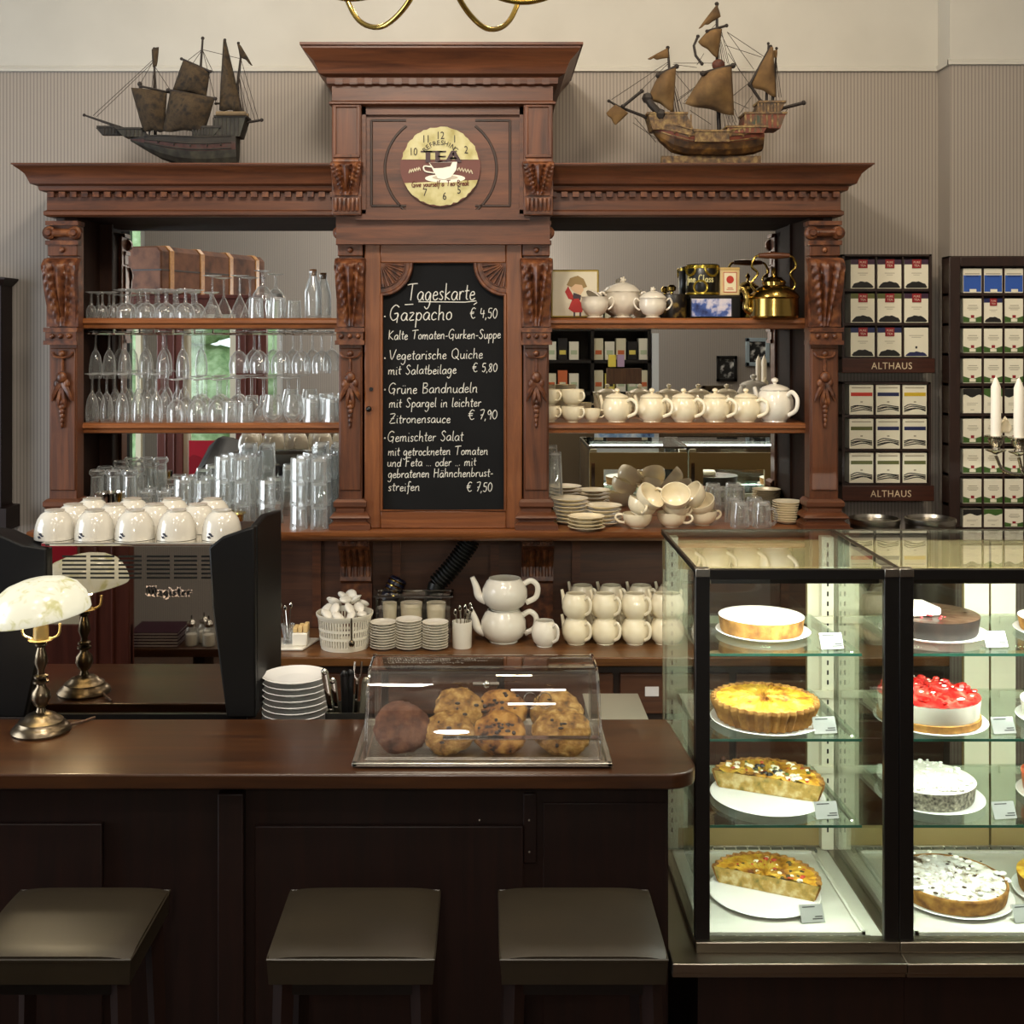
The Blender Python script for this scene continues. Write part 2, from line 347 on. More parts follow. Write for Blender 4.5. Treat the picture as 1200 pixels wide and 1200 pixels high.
# ================================================================ the room
ZR = Z(82, YW)       # picture rail height
XJ = 2.207; YJ = 5.70
PAPER = wallpaper('striped_paper', '#978f86', '#7e766e', 'X', .0166)
PAPERY = wallpaper('striped_paper_side', '#9d958d', '#847c75', 'Y', .0166)
PLASTER = mat('cream_plaster', '#b9b7af', .8, noise=.04, nscale=4)
CEIL = mat('ceiling_white', '#d8d5cc', .85, noise=.03, nscale=2)
FLOORM = wood('floor_boards', '#2a1a10', '#4a2e1b', 'y', .35, scale=5)
WAINS = wood('wainscot_brown', '#4b3b2a', '#6b583e', 'z', .5, scale=6, bump=.02)
REDWOOD = wood('vestibule_wood', '#4a2520', '#6b3a31', 'z', .4, scale=6)
m = M(); m.box(-4.3, XJ+.1, YW, YW+.12, 0, ZR, 0); m.box(-4.3, XJ+.1, YW, YW+.12, ZR, 4.7, 1); struct('wall_back', m, [PAPER, PLASTER], smooth=0)
m = M(); m.box(XJ, 4.3, YJ, YW-.001, 0, ZR, 0); m.box(XJ, 4.3, YJ, YW-.001, ZR, 4.7, 1); struct('wall_right_back', m, [PAPER, PLASTER], smooth=0)
m = M(); m.box(-4.42, -4.3, -1.4, YW+.1, 0, ZR, 0); m.box(-4.42, -4.3, -1.4, YW+.1, ZR, 4.7, 1); struct('wall_left', m, [PAPERY, PLASTER], smooth=0)
m = M(); m.box(4.3, 4.42, -1.4, YW+.1, 0, ZR, 0); m.box(4.3, 4.42, -1.4, YW+.1, ZR, 4.7, 1); struct('wall_right', m, [PAPERY, PLASTER], smooth=0)
m = M(); m.box(-4.42, 4.42, -1.4, 6.0, -.1, 0); struct('floor', m, FLOORM)
m = M(); m.box(-4.42, 4.42, -1.4, 6.0, 4.7, 4.8); struct('ceiling', m, CEIL)
# wall behind the camera, with a window opening towards the street
YB = -1.2; wx0, wx1, wz0, wz1 = -3.4, -2.15, .85, 2.75; vx0, vx1, vz0, vz1 = -4.0, -3.6, .3, 3.5
m = M()
for a, b, c, d in ((-4.3, vx0, 0, 4.7), (vx1, wx0, 0, 4.7), (vx0, vx1, 0, vz0), (vx0, vx1, vz1, 4.7), (wx1, 4.3, 0, 4.7), (wx0, wx1, 0, wz0), (wx0, wx1, wz1, 4.7)): m.box(a, b, YB-.2, YB, c, d, 0)
struct('wall_behind', m, PAPER, smooth=0)
m = M(); m.box(-1.95, 4.3, YB, YB+.03, 0, 1.25); m.box(-1.95, 4.3, YB, YB+.05, 1.25, 1.31); struct('trim_3', m, WAINS)
m = M()
for a, b, c, d in ((wx0, wx1, wz0, wz0+.07), (wx0, wx1, wz1-.07, wz1), (wx0, wx0+.07, wz0, wz1), (wx1-.07, wx1, wz0, wz1)): m.box(a, b, YB-.12, YB-.05, c, d)
wf = struct('window_1', m, mat('window_frame_white', '#dcdad2', .4))
m = M(); m.box(wx0+.05, wx1-.05, YB-.09, YB-.085, wz0+.05, wz1-.05); obj('window_pane', m, PANE, wf)
m = M()
for a, b, c, d in ((vx0, vx1, vz0, vz0+.05), (vx0, vx1, vz1-.05, vz1), (vx0, vx0+.04, vz0, vz1), (vx1-.06, vx1, vz0, vz1)): m.box(a, b, YB-.12, YB-.05, c, d, 0)
m.box(-3.87, -3.77, YB-.13, YB-.04, vz0, vz1, 1)
w2 = struct('window_2', m, [bpy.data.materials['window_frame_white'], BLACK]); m = M(); m.box(vx0+.03, vx1-.03, YB-.09, YB-.085, vz0+.04, vz1-.04); obj('window_pane', m, PANE, w2)
# frame added on the solid left wall, round the daylight area light
m = M()
for a, b, c, d in ((1.84, 4.16, .94, 1.02), (1.84, 4.16, 3.38, 3.46), (1.84, 1.92, .94, 3.46), (4.08, 4.16, .94, 3.46)): m.box(-4.3, -4.25, a, b, c, d)
struct('added_window_frame', m, bpy.data.materials['window_frame_white'])
m = M(); m.box(-9, 6, -12, YB-.3, -.12, -.1); o = struct('exterior_ground', m, mat('pavement', '#8b8d86', .8, noise=.15, nscale=2))
m = M()
for i in range(100): m.ball((-5.6+(i % 20)*.3, -4.2+random.uniform(-.15, .15), .7+(i//20)*1.0+random.uniform(-.2, .3)), random.uniform(.45, .7), 9, 6)
tag(obj('hedge', m, spots('hedge_green', ['#7f9c6a', '#aec493', '#d3e2bd'], 9, .8)), 'pale green hedge outside the street window, seen in the mirror', 'hedge', kind='stuff')
# picture rails
rail = [(0, -.010), (.014, -.008), (.014, .006), (.008, .010), (.008, .016), (0, .020)]
m = M(); m.prismx([(YW-a, ZR+b) for a, b in rail], -4.3, XJ); struct('trim_1', m, PLASTER)
m = M(); m.prismx([(YJ-a, ZR+b) for a, b in rail], XJ-.012, 4.3); m.box(XJ-.012, XJ-.0005, YJ-.013, YW, ZR-.009, ZR+.015); struct('trim_2', m, PLASTER)
# ---------------------------------------------------------------- vestibule, trunk and pictures the mirrors show
vy = 2*YM - 9.2
def V(px): return X(px, 9.2)
def VZ(py): return Z(py, 9.2)
t = thing('vestibule', 'reddish brown wooden vestibule with glazed door, seen in the mirror behind glasses', 'vestibule', (V(218), vy, 0))
m = M(); zt = 2.60
for a, b in ((126, 136), (184, 214), (276, 312)): m.box(V(a), V(b), vy-.08, vy, 0, zt)
m.box(V(126), V(312), vy-.08, vy+.02, zt-.12, zt+.0); m.box(V(126), V(312), vy-.9, vy+.05, zt, zt+.03); m.box(V(184), V(312), vy-.06, vy-.02, 0, .95)
for q in (194, 204, 288, 300): m.box(V(q)-.006, V(q)+.006, vy, vy+.008, 0, zt-.12)
obj('frame', m, REDWOOD, t, True, .006)
m = M(); a, b = V(214), V(276)
for q in ((a, b, .95, 1.05), (a, b, zt-.2, zt-.12), (a, a+.05, 1.05, zt-.2), (b-.05, b, 1.05, zt-.2)): m.box(q[0], q[1], vy-.07, vy-.03, q[2], q[3])
d = obj('door', m, mat('door_frame_cream', '#e2dfc8', .4), t, True)
m = M(); m.box(a+.05, b-.05, vy-.055, vy-.05, 1.05, zt-.2); obj('glass_pane', m, PANE, d, True)
m = M(); m.box(V(134), V(186), vy-.055, vy-.05, .3, zt-.12); obj('side_pane', m, PANE, t, True)
m = M(); m.box(V(158), V(164), vy-.07, vy-.02, .3, zt-.12); obj('glazing_bar', m, mat('glazing_bar_cream', '#dcd8bd', .5), t, True)
m = M(); y = vy+.010; m.box(V(222), V(275), y, y+.008, VZ(580), VZ(516), 0); m.box(V(222), V(275), y+.008, y+.009, VZ(540), VZ(538), 1)
P = [(V(222), VZ(580)), (V(222), VZ(536))] + [(V(222+i*5), VZ(532+i*i*.45)) for i in range(1, 10)] + [(V(268), VZ(580))]
m.prism(P, y+.008, y+.0095, 2)
tag(obj('poster', m, [mat('poster_red', '#a8172c', .4), mat('poster_line', '#d98f95', .5), mat('poster_deep_red', '#8b0f22', .4)], smooth=0), 'red poster hanging behind the glazed vestibule door, seen in the mirror', 'poster')
# old trunk on the vestibule
t = thing('steamer_trunk', 'old brown leather trunk with four lighter wooden bands, lying above the vestibule door', 'trunk', (-2.37, 1.65, zt+.03), math.radians(110))
m = M(); L, Wd, Hh = 1.5, .40, .36
P = [(-Wd/2, 0), (Wd/2, 0), (Wd/2, Hh-.04), (Wd/2-.04, Hh), (-Wd/2+.04, Hh), (-Wd/2, Hh-.04)]
m.prismx(P, -L/2, L/2); o = obj('body', m, spots('trunk_leather', ['#3d2216', '#643f2b', '#744c36'], 8, .8), t, bevel=.012)
for q in (-.62, -.21, .21, .62):
    m = M(); m.prismx([(y*1.035, z*1.02) for y, z in P], -.03+q, .03+q); obj('band', m, wood('trunk_band', '#8a5a26', '#c08a48', 'y', .4), t, bevel=.006)
m = M(); m.box(-L/2-.003, L/2+.003, -Wd/2-.003, Wd/2+.003, Hh*.5-.006, Hh*.5+.006); obj('lid_seam', m, mat('trunk_seam', '#24130d', .6), t)
m = M()
for q in (-.14, .0, .14): m.box(-L/2-.008, -L/2, q-.02, q+.02, Hh*.45, Hh*.66)
obj('lock', m, STEELD, t)
# framed photographs on the wall behind the camera
def frame(name, px0, px1, py0, py1, label, fm, inner):
    Yv = 2*YM - YB - .03; x0, x1, z0, z1 = X(px0, Yv), X(px1, Yv), Z(py1, Yv), Z(py0, Yv); y = YB+.002
    t = thing(name, label, 'picture', ((x0+x1)/2, y, z0)); m = M(); bw = (x1-x0)*.16
    for q in ((x0, x1, z0, z0+bw), (x0, x1, z1-bw, z1), (x0, x0+bw, z0, z1), (x1-bw, x1, z0, z1)): m.box(q[0], q[1], y, y+.03, q[2], q[3])
    obj('frame', m, fm, t, True, .004)
    m = M(); m.box(x0+bw*.8, x1-bw*.8, y, y+.012, z0+bw*.8, z1-bw*.8); obj('photograph', m, inner, t, True)
BW = spots('photo_black_white', ['#0e0e0e', '#1c1c1c', '#8d8d8a', '#d8d8d2'], 14, .4, pos=[.3, .48, .56, .66], detail=2)
frame('framed_photograph', 840, 864, 417, 447, 'small black framed photograph on striped wall, seen in the mirror above teapots', BLACK, BW)
frame('framed_photograph', 874, 902, 396, 429, 'photograph in a pale silver frame, seen in the mirror beside the candles', mat('silver_frame', '#9fb0b8', .35, .3), BW)
frame('framed_photograph', 822, 852, 452, 478, 'photograph in a dark gold frame, seen in the mirror low behind teapots', BRASSD, BW)
# a corner post and the goods shelf the mirror shows
yy = 2*YM - 11.2
m = M(); m.box(X(764, 11.2), X(772, 11.2), yy-.1, yy, 0, 2.33); o = obj('door_post', m, mat('post_white', '#d9dee0', .4)); tag(o, 'tall white post beside the goods shelf, seen in the mirror', 'post')
t = thing('goods_shelf', 'dark open shelf stocked with boxed tea, seen in the mirror behind white cups', 'shelf', (X(700, 11.2), yy, 0))
m = M(); gx0, gx1 = X(622, 11.2), X(763, 11.2)
for z in (.35, .75, 1.15, 1.45, 1.75, 2.05, 2.35, 2.62): m.box(gx0, gx1, yy-.32, yy, z, z+.03)
for x in (gx0, gx1-.03, (gx0+gx1)/2): m.box(x, x+.03, yy-.32, yy, 0, 2.65)
m.box(gx0, gx1, yy-.34, yy-.32, 0, 2.65); q_ = M(); q_.box(gx0, gx1, yy, yy+.02, 0, Z(506, 11.2)); obj('lower_panel', q_, mat('shelf_olive_brown', '#5d4e38', .6), t, True); obj('rack', m, mat('shelf_black_brown', '#17110d', .5), t, True)
GB = [mat('box_%d' % i, c, .5) for i, c in enumerate(('#e8e3cf', '#d9d2b4', '#1d1b1c', '#b8c4a0', '#c9683c', '#e0cf63'))]
wrd = ('cream', 'buff', 'black', 'pale green', 'orange', 'yellow')
for zi, z in enumerate((1.78, 2.08, 2.38)):
    for i in range(9):
        x = gx0+.045+i*.106+(.125 if i > 3 else 0); ci = (0, 1, 4, 0, 1, 5, 0, 3, 1)[i] if zi == 0 else (0, 1, 0, 2, 0, 1, 0, 1, 2)[(i+zi) % 9]
        m = M(); z0_ = z+.001; m.box(x, x+.088, yy-.16, yy-.03, z0_, z0_+.20 - .03*(i % 2)); m.box(x+.014, x+.074, yy-.03, yy-.0285, z+.05, z+.09, 1)
        tag(obj('carton', m, [GB[ci], GB[(ci+3) % 6]]), '%s carton, %s from the left on the %s tier of the mirrored goods shelf' % (wrd[ci], nth(i), ('lower', 'middle', 'upper')[zi]), 'box', 'cartons on the goods shelf')
t = thing('gift_basket', 'wooden basket of yellow and lilac packets, seen in the mirror before the goods shelf', 'basket', (X(735, 10.6), 2*YM-10.6, 0))
yb = 2*YM-10.6
m = M(); m.box(X(712, 10.6), X(752, 10.6), yb-.12, yb+.0, Z(450, 10.6), Z(432, 10.6)); obj('body', m, wood('crate_brown', '#3a2416', '#63442b', 'z', .6), t, True)
m = M(); m.box(X(714, 10.6), X(722, 10.6), yb-.1, yb-.02, Z(430, 10.6), Z(416, 10.6)); m.box(X(724, 10.6), X(732, 10.6), yb-.1, yb-.02, Z(430, 10.6), Z(416, 10.6), 1); obj('packet', m, [mat('packet_yellow', '#e6d25a', .5), mat('packet_lilac', '#b59ab8', .5)], t, True)
m = M(); m.box(X(700, 10.6), X(766, 10.6), yb-.3, yb+.02, 0, Z(466, 10.6)); m.box(X(700, 10.6), X(766, 10.6), yb+.02, yb+.03, Z(520, 10.6), Z(466, 10.6), 1); obj('plinth', m, [mat('plinth_white', '#c9cfd2', .5), spots('plinth_blue', ['#20366f', '#7fa4cf', '#e5eef2'], 12, .4)], t, True)
# small console with menus and shakers the coffee machine reflects
cy0 = 1.80
t = thing('console_shelf', 'dark wooden console shelf before the bar, reflected in the coffee machine', 'shelf', (-1.75, cy0, 0))
m = M(); m.box(-2.5, -1.25, cy0-.3, cy0, .70, .745); obj('top', m, W['bar'], t, True, .004)
for x in (-2.4, -1.5):
    m = M(); m.box(x, x+.06, cy0-.25, cy0-.05, 0, .70); obj('leg', m, W['barz'], t, True)
MEN = mat('menu_purple', '#2c1420', .85, spec=.1); PAPERW = mat('paper_white', '#ded8d6', .6)
for i in range(5):
    m = M(); z = .746+i*.015; a = -1.82+.004*(i % 2); m.box(a, a+.25, cy0-.26, cy0-.02, z, z+.0035, 0); m.box(a, a+.25, cy0-.26, cy0-.02, z+.0105, z+.014, 0); m.box(a+.004, a+.246, cy0-.256, cy0-.022, z+.0035, z+.0105, 1)
    tag(obj('menu', m, [MEN, PAPERW]), 'dark purple menu, %s from the bottom of the reflected pile' % nth(i), 'menu', 'menus in the pile')
def shaker():
    t = thing('sugar_shaker', '', 'shaker'); m = M(); m.lathe([(0, 0), (.03, 0), (.033, .01), (.033, .07), (.022, .1)], n=14); obj('jar', m, GLASS, t)
    m = M(); m.lathe([(0, .004), (.029, .004), (.029, .06), (0, .065)], n=12); obj('sugar', m, mat('sugar', '#f2efe6', .8), t)
    m = M(); m.lathe([(.023, .098), (.025, .115), (.012, .13), (.005, .133), (.004, .155), (0, .156)], n=12); obj('spout_cap', m, CHROME, t); return t
K = Kind(shaker)
for i, (x, y) in enumerate(((-1.51, -.06), (-1.46, -.12), (-1.42, -.05))): K.place((x, cy0+y, .745), 'glass sugar shaker with chrome spout, %s of three on the console shelf' % ('leftmost', 'middle', 'rightmost')[i], 'sugar shakers on the console', 0)
# dark rack at the picture's left edge
t = thing('wall_rack', 'dark wall rack on striped wallpaper, cut off by the left photo edge', 'rack', (-2.55, YW, Z(616, YW)))
m = M(); m.box(-2.9, X(3, YW-.12), YW-.14, YW-.001, Z(612, YW), Z(335, YW)); obj('body', m, W['barz'], t, True)
m = M(); m.crown(-2.9, X(3, YW-.12), YW-.14, YW-.001, [(0, Z(336, YW)), (.01, Z(334, YW)), (.03, Z(329, YW)), (.03, Z(327, YW)), (0, Z(326, YW))]); obj('cap', m, W['barz'], t, True)
m = M(); m.box(-2.9, X(9, YW-.15), YW-.17, YW-.001, Z(616, YW), Z(590, YW)); obj('base', m, W['barz'], t, True)
# ================================================================ the back bar
ZC = Z(192, 5.18)                # top of the wing cornices
ZSOF = 2.857                     # soffit
ZUC = 1.4725                     # upper counter
ZWT = 0.95                       # lower worktop
S1, S2 = Z(372.5, YS), Z(495.5, YS)   # shelf tops
xL0, xL1 = X(55, YP), X(91, YP)       # pilasters
xC0, xC1 = X(395, YP), X(426, YP)
xD0, xD1 = X(612, YP), X(645, YP)
xR0, xR1 = X(948, YP), X(985, YP)
bb = thing('back_bar_cabinet', 'tall carved walnut back bar with mirrored shelves, stepped cornice and a chalkboard door', 'cabinet', (-.193, 5.5, 0))
def bp(name, m, mats, parent=bb, **k): return obj(name, m, mats, parent, True, **k)
def S(poly): return poly
# carcass: back, side and partition panels
m = M(); m.box(xL0, xR1, YM+.03, YM+.07, 0, ZC-.1); m.box(xL0+.02, xL0+.06, YP+.06, YM+.03, ZUC, ZSOF); m.box(xR1-.06, xR1-.02, YP+.06, YM+.03, ZUC, ZSOF)
m.box(xC0+.05, xC0+.09, YP+.06, YM+.03, ZUC, ZC); m.box(xD1-.09, xD1-.05, YP+.06, YM+.03, ZUC, ZC)
bp('carcass', m, W['dark'])
# inner cheeks
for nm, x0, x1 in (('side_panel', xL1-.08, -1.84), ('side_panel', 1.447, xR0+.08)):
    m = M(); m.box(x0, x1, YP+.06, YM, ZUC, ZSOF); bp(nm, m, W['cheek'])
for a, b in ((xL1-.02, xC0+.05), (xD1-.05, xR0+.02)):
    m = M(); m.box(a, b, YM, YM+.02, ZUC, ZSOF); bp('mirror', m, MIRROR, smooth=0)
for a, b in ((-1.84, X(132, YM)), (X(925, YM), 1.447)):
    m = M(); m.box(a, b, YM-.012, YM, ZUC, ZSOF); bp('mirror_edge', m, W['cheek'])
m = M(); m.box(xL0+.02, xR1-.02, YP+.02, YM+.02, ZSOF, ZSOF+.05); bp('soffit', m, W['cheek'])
# shelves with a rounded, stepped front moulding
for a, b in ((xL1-.01, xC0+.01), (xD1-.01, xR0+.01)):
    for z in (S1-.001, S2-.001):
        m = M(); m.prismx([(YM-.004, z), (YS+.012, z), (YS+.002, z-.008), (YS, z-.022), (YS+.012, z-.03), (YS+.014, z-.045), (YS+.03, z-.05), (YM-.004, z-.05)], a, b); bp('shelf', m, W['shelf'])
# upper counter
m = M(); zt = ZUC-.001; m.crown(xL0-.02, xR1+.02, YP-.04, YM, [(0, zt-.045), (.02, zt-.04), (.035, zt-.022), (.04, zt-.012), (.04, zt), (.03, zt+.0)]); bp('upper_counter', m, W['shelf'])
# niche panel behind the worktop with framed fields
m = M(); m.box(xL0, xR1, 5.66, 5.70, ZWT-.05, ZUC-.04, 0)
for a, b in ((xL0+.05, xC0-.12), (xC1+.1, xD0-.1), (xD1+.12, xR0)):
    for q in ((a, b, ZUC-.10, ZUC-.06), (a, a+.04, ZWT, ZUC-.06), (b-.04, b, ZWT, ZUC-.06)): m.box(q[0], q[1], 5.645, 5.66, q[2], q[3], 1)
bp('niche_panel', m, [W['niche'], W['x']])
for p0, p1 in ((395, 432), (612, 650)):
    m = M(); a, b = X(p0, 5.45), X(p1, 5.45); z0, z1 = ZWT+.01, ZUC-.045
    prof = [(5.65, z0), (5.60, z0), (5.60, z1-.26), (5.56, z1-.24), (5.575, z1-.18), (5.50, z1-.08), (5.46, z1-.06), (5.46, z1), (5.65, z1)]
    m.prismx(prof, a, b)
    for i in range(5):
        x = a+(b-a)*(i+.5)/5; m.tube([(x, 5.565, z1-.22), (x, 5.57, z1-.17), (x, 5.50, z1-.085)], .011, 6)
    for i in range(5): m.ball((a+(b-a)*(i+.5)/5, 5.455, z1-.045), (.011, .008, .012), 8, 5)
    bp('reeded_bracket', m, W['carve'])
# lower cabinet with drawers and doors
m = M(); m.box(xL0, xR1+.0, 5.20, 5.65, .08, ZWT-.045); m.box(xL0+.04, xR1-.04, 5.26, 5.6, 0, .08); bp('lower_cabinet', m, W['dark'])
nx = 7; dw = (xR1-xL0)/nx
for i in range(nx):
    a, b = xL0+i*dw+.015, xL0+(i+1)*dw-.015
    m = M(); m.box(a, b, 5.175, 5.20, ZWT-.26, ZWT-.085); o = bp('drawer', m, W['niche'], bevel=.006)
    m = M(); m.ball(((a+b)/2, 5.16, ZWT-.17), .016, 10, 6); bp('knob', m, W['z'], o)
    m = M(); m.box(a, b, 5.175, 5.20, .11, ZWT-.29); m.box(a+.06, b-.06, 5.168, 5.176, .18, ZWT-.36); o = bp('door', m, W['niche'], bevel=.006)
    m = M(); m.ball((b-.03, 5.16, .5), .013, 10, 6); bp('knob', m, W['z'], o)
m = M(); m.box(X(756, 5.17), X(772, 5.17), 5.17, 5.174, Z(816, 5.17), Z(805, 5.17)); bp('label_card', m, PAPERW)['label'] = 'small white paper label'
# ---------------------------------------------------------------- carved pilasters
def corbel_grid(m, x0, x1, z0, z1, yf, nu=28, nv=44, d0=.075, d1=.02):
    xm, hw = (x0+x1)/2, (x1-x0)/2
    def fn(u, v):
        t = v; s = u*2-1
        prof = d1+(d0-d1)*(math.sin(min(1, t*1.12)*PI*.5)**1.6)*(1 if t < .86 else max(.25, 1-((t-.86)/.14)**2*.75))
        wid = .80+.20*math.sin(t*PI*.55) + .05*(t > .8)
        a = abs(s); leaf = .30+.62*t
        rel = .010*math.exp(-((a-leaf*.75)/.10)**2) + .011*math.exp(-(a/.13)**2)*(t < .93)
        rel += .0035*math.sin((t*7.5+a*1.8)*2*PI)*(.25 < a < leaf+.1)*(t < .9)
        rel -= .012*math.exp(-((a-.33*t-.06)/.07)**2)*(t > .12)*(t < .9)
        if a > .97: rel -= .035
        return (xm+s*hw*wid, yf-prof-rel, z0+(z1-z0)*v)
    m.grid(fn, nu, nv)
    return m
def swag(m, xm, zt, yf, s=1.0):
    """a hanging bunch of fruit and leaves"""
    for k in (-1, 1): m.tube(smooth_pts([(xm+k*.05*s, yf, zt), (xm+k*.035*s, yf-.008, zt-.02*s), (xm, yf-.01, zt-.026*s)]), .006*s, 6)
    m.ball((xm, yf-.008, zt-.005), (.016*s, .012, .016*s), 10, 6); m.tube([(xm, yf-.004, zt-.02*s), (xm, yf-.006, zt-.09*s)], .008*s, 6)
    m.ball((xm, yf-.012, zt-.12*s), (.026*s, .018, .028*s), 12, 8)
    for k in (-1, 1):
        m.ball((xm+k*.022*s, yf-.008, zt-.15*s), (.018*s, .012, .024*s), 10, 6)
        m.tube(smooth_pts([(xm, yf-.004, zt-.14*s), (xm+k*.03*s, yf-.01, zt-.19*s), (xm+k*.048*s, yf-.006, zt-.235*s)]), [.014*s]*3+[.012*s]*2+[.008*s]+[.004*s], 6)
        m.tube(smooth_pts([(xm, yf-.004, zt-.16*s), (xm+k*.012*s, yf-.012, zt-.22*s), (xm+k*.016*s, yf-.008, zt-.265*s)]), [.012*s]*5+[.008*s, .004*s], 6)
    for i in range(6): m.ball((xm, yf-.006, zt-(.24+.022*i)*s), ((.02-.0024*i)*s, .012, .016*s), 8, 5)
def pilaster(x0, x1, cut=False):
    xm = (x0+x1)/2; P = lambda py: Z(py, YP)
    m = M(); m.box(x0+.006, x1-.006, YP+.012, YP+.10, ZUC, P(262)); m.box(x0+.012, x1-.012, YP+.004, YP+.02, P(575), P(408))
    m.box(x0+.002, x1-.002, YP, YP+.06, P(300), P(286)); p = bp('pilaster', m, W['z'], bevel=.004)
    m = M(); m.box(x0-.004, x1+.004, YP-.01, YP+.08, P(264), P(259)); m.box(x0-.004, x1+.004, YP-.012, YP+.06, P(287), P(282))
    m.tube([(x0+.012, YP-.006, P(273)), (x1-.012, YP-.006, P(273))], .018, 12)
    for k in (-1, 1):
        e = xm+k*((x1-x0)/2-.012)
        for r, d in ((.03, .0), (.018, .012)): m.T = Matrix.Translation((e, YP-.004-d, P(273))) @ Matrix.Rotation(PI/2, 4, 'X'); m.lathe([(0, .014), (r*.7, .014), (r, .006), (r, -.02), (0, -.02)], n=14); m.T = None
    m.tube([(xm-.03, YP-.016, P(273)), (xm+.03, YP-.016, P(273))], [.012, .012], 8)
    bp('capital', m, W['carve'], p)
    m = M(); m.ball((xm, YP-.003, P(293)), (.013, .012, .013), 10, 6); bp('rosette', m, W['carve'], p)
    m = M(); corbel_grid(m, x0-.008, x1+.008, P(382), P(303), YP+.02); m.box(x0-.002, x1+.002, YP+.0, YP+.06, P(383), P(302)); bp('leaf_corbel', m, W['carve'], p)
    m = M(); m.box(x0-.006, x1+.006, YP-.03, YP+.06, P(389), P(384)); m.box(x0, x1, YP-.022, YP+.06, P(399), P(389)); m.box(x0-.006, x1+.006, YP-.03, YP+.06, P(404), P(399))
    for k in (-1, 0, 1): m.ball((xm+k*.037, YP-.025, P(394)), (.012, .012, .012), 10, 6)
    bp('bud_block', m, W['carve'], p)
    m = M(); swag(m, xm, P(413), YP+.002, .92); bp('fruit_swag', m, W['carve'], p)
    m = M(); zb = ZUC
    pr = [(.002, P(585)), (.014, P(588)), (.014, P(593)), (.004, P(596)), (.004, P(600)), (.02, P(602)), (.03, P(606)), (.014, P(609)), (.014, P(611)), (.032, P(614)), (.032, zb)]
    m.crown(x0, x1, YP, YP+.1, pr[::-1]); bp('base_moulding', m, W['x'], p)
for q in ((xL0, xL1), (xC0, xC1), (xD0, xD1), (xR0, xR1)): pilaster(*q)
# ---------------------------------------------------------------- wing cornices
q = lambda py: Z(py, YP)
prof = [(0, q(254)), (.012, q(252)), (.012, q(248)), (0, q(246)), (0, q(226)), (.025, q(224)), (.028, q(222)), (.03, q(219)), (.055, q(217)), (.062, q(212)), (.072, q(206)), (.092, q(201)), (.108, q(198)), (.108, q(196)), (.115, q(195)), (.115, ZC-.001), (.05, ZC-.001)]
xt0, xt1 = X(389, 5.2), X(648, 5.2)
for a, b, l, r in ((xL0, xt0+.02, True, False), (xt1-.02, xR1, False, True)):
    m = M(); m.crown(a, b, YP, YW-.03, prof, left=l, right=r); c = bp('cornice', m, W['x'], smooth=30)
    m = M(); n = 26
    for i in range(n):
        x = a+(b-a)*(i+.5)/n; m.box(x-.014, x+.014, YP-.026, YP, q(231.5), q(225.5))
    bp('dentil_row', m, W['carve'], c)
# ---------------------------------------------------------------- centre tower
YT = 5.20; P = lambda py: Z(py, YT)
m = M(); m.box(xt0+.01, xt1-.01, YT+.06, YW-.03, P(285), P(118)); m.box(xt0+.02, xt1-.02, YT+.05, YT+.08, P(252), P(122)); tower = bp('tower_block', m, W['x'])
pr = [(-.01, P(124)), (.012, P(122)), (.012, P(120)), (0, P(118)), (0, P(101)), (.02, P(99)), (.022, P(92)), (.05, P(89)), (.055, P(84)), (.07, P(75)), (.10, P(67)), (.112, P(63)), (.112, P(61)), (.122, P(60)), (.122, P(57)), (.05, P(57))]
m = M(); m.crown(xt0, xt1, YT, YW-.03, pr); c = bp('crown_cornice', m, W['x'], smooth=30)
m = M()
for i in range(15):
    x = xt0+(xt1-xt0)*(i+.5)/15; m.box(x-.016, x+.016, YT-.024, YT, P(100), P(93))
bp('dentil_row', m, W['x'], c)
for a, b in ((xt0, xt0+.128), (xt1-.128, xt1)):
    xm = (a+b)/2
    m = M(); m.box(a, b, YT, YT+.1, P(252), P(122)); m.box(a+.006, b-.006, YT-.008, YT+.02, P(126), P(123)); m.box(a+.006, b-.006, YT-.008, YT+.02, P(185), P(181))
    for u in ((a+.004, a+.02), (b-.02, b-.004)): m.box(u[0], u[1], YT-.008, YT+.01, P(183), P(125))
    p = bp('tower_pilaster', m, W['z'], bevel=.003)
    m = M(); corbel_grid(m, a-.004, b+.004, P(229), P(190), YT+.01, 28, 30, .055, .02); m.box(a, b, YT-.002, YT+.05, P(230), P(188)); m.tube([(a+.01, YT-.025, P(190)), (b-.01, YT-.025, P(190))], .013, 10); bp('leaf_corbel', m, W['carve'], p)
    m = M(); m.box(a+.006, b-.006, YT-.004, YT+.05, P(250), P(231))
    for i in range(6): xx = a+.018+i*(b-a-.036)/5; m.tube([(xx, YT-.005, P(247)), (xx, YT-.012, P(240)), (xx, YT-.006, P(233))], .008, 6)
    bp('reeded_block', m, W['carve'], p)
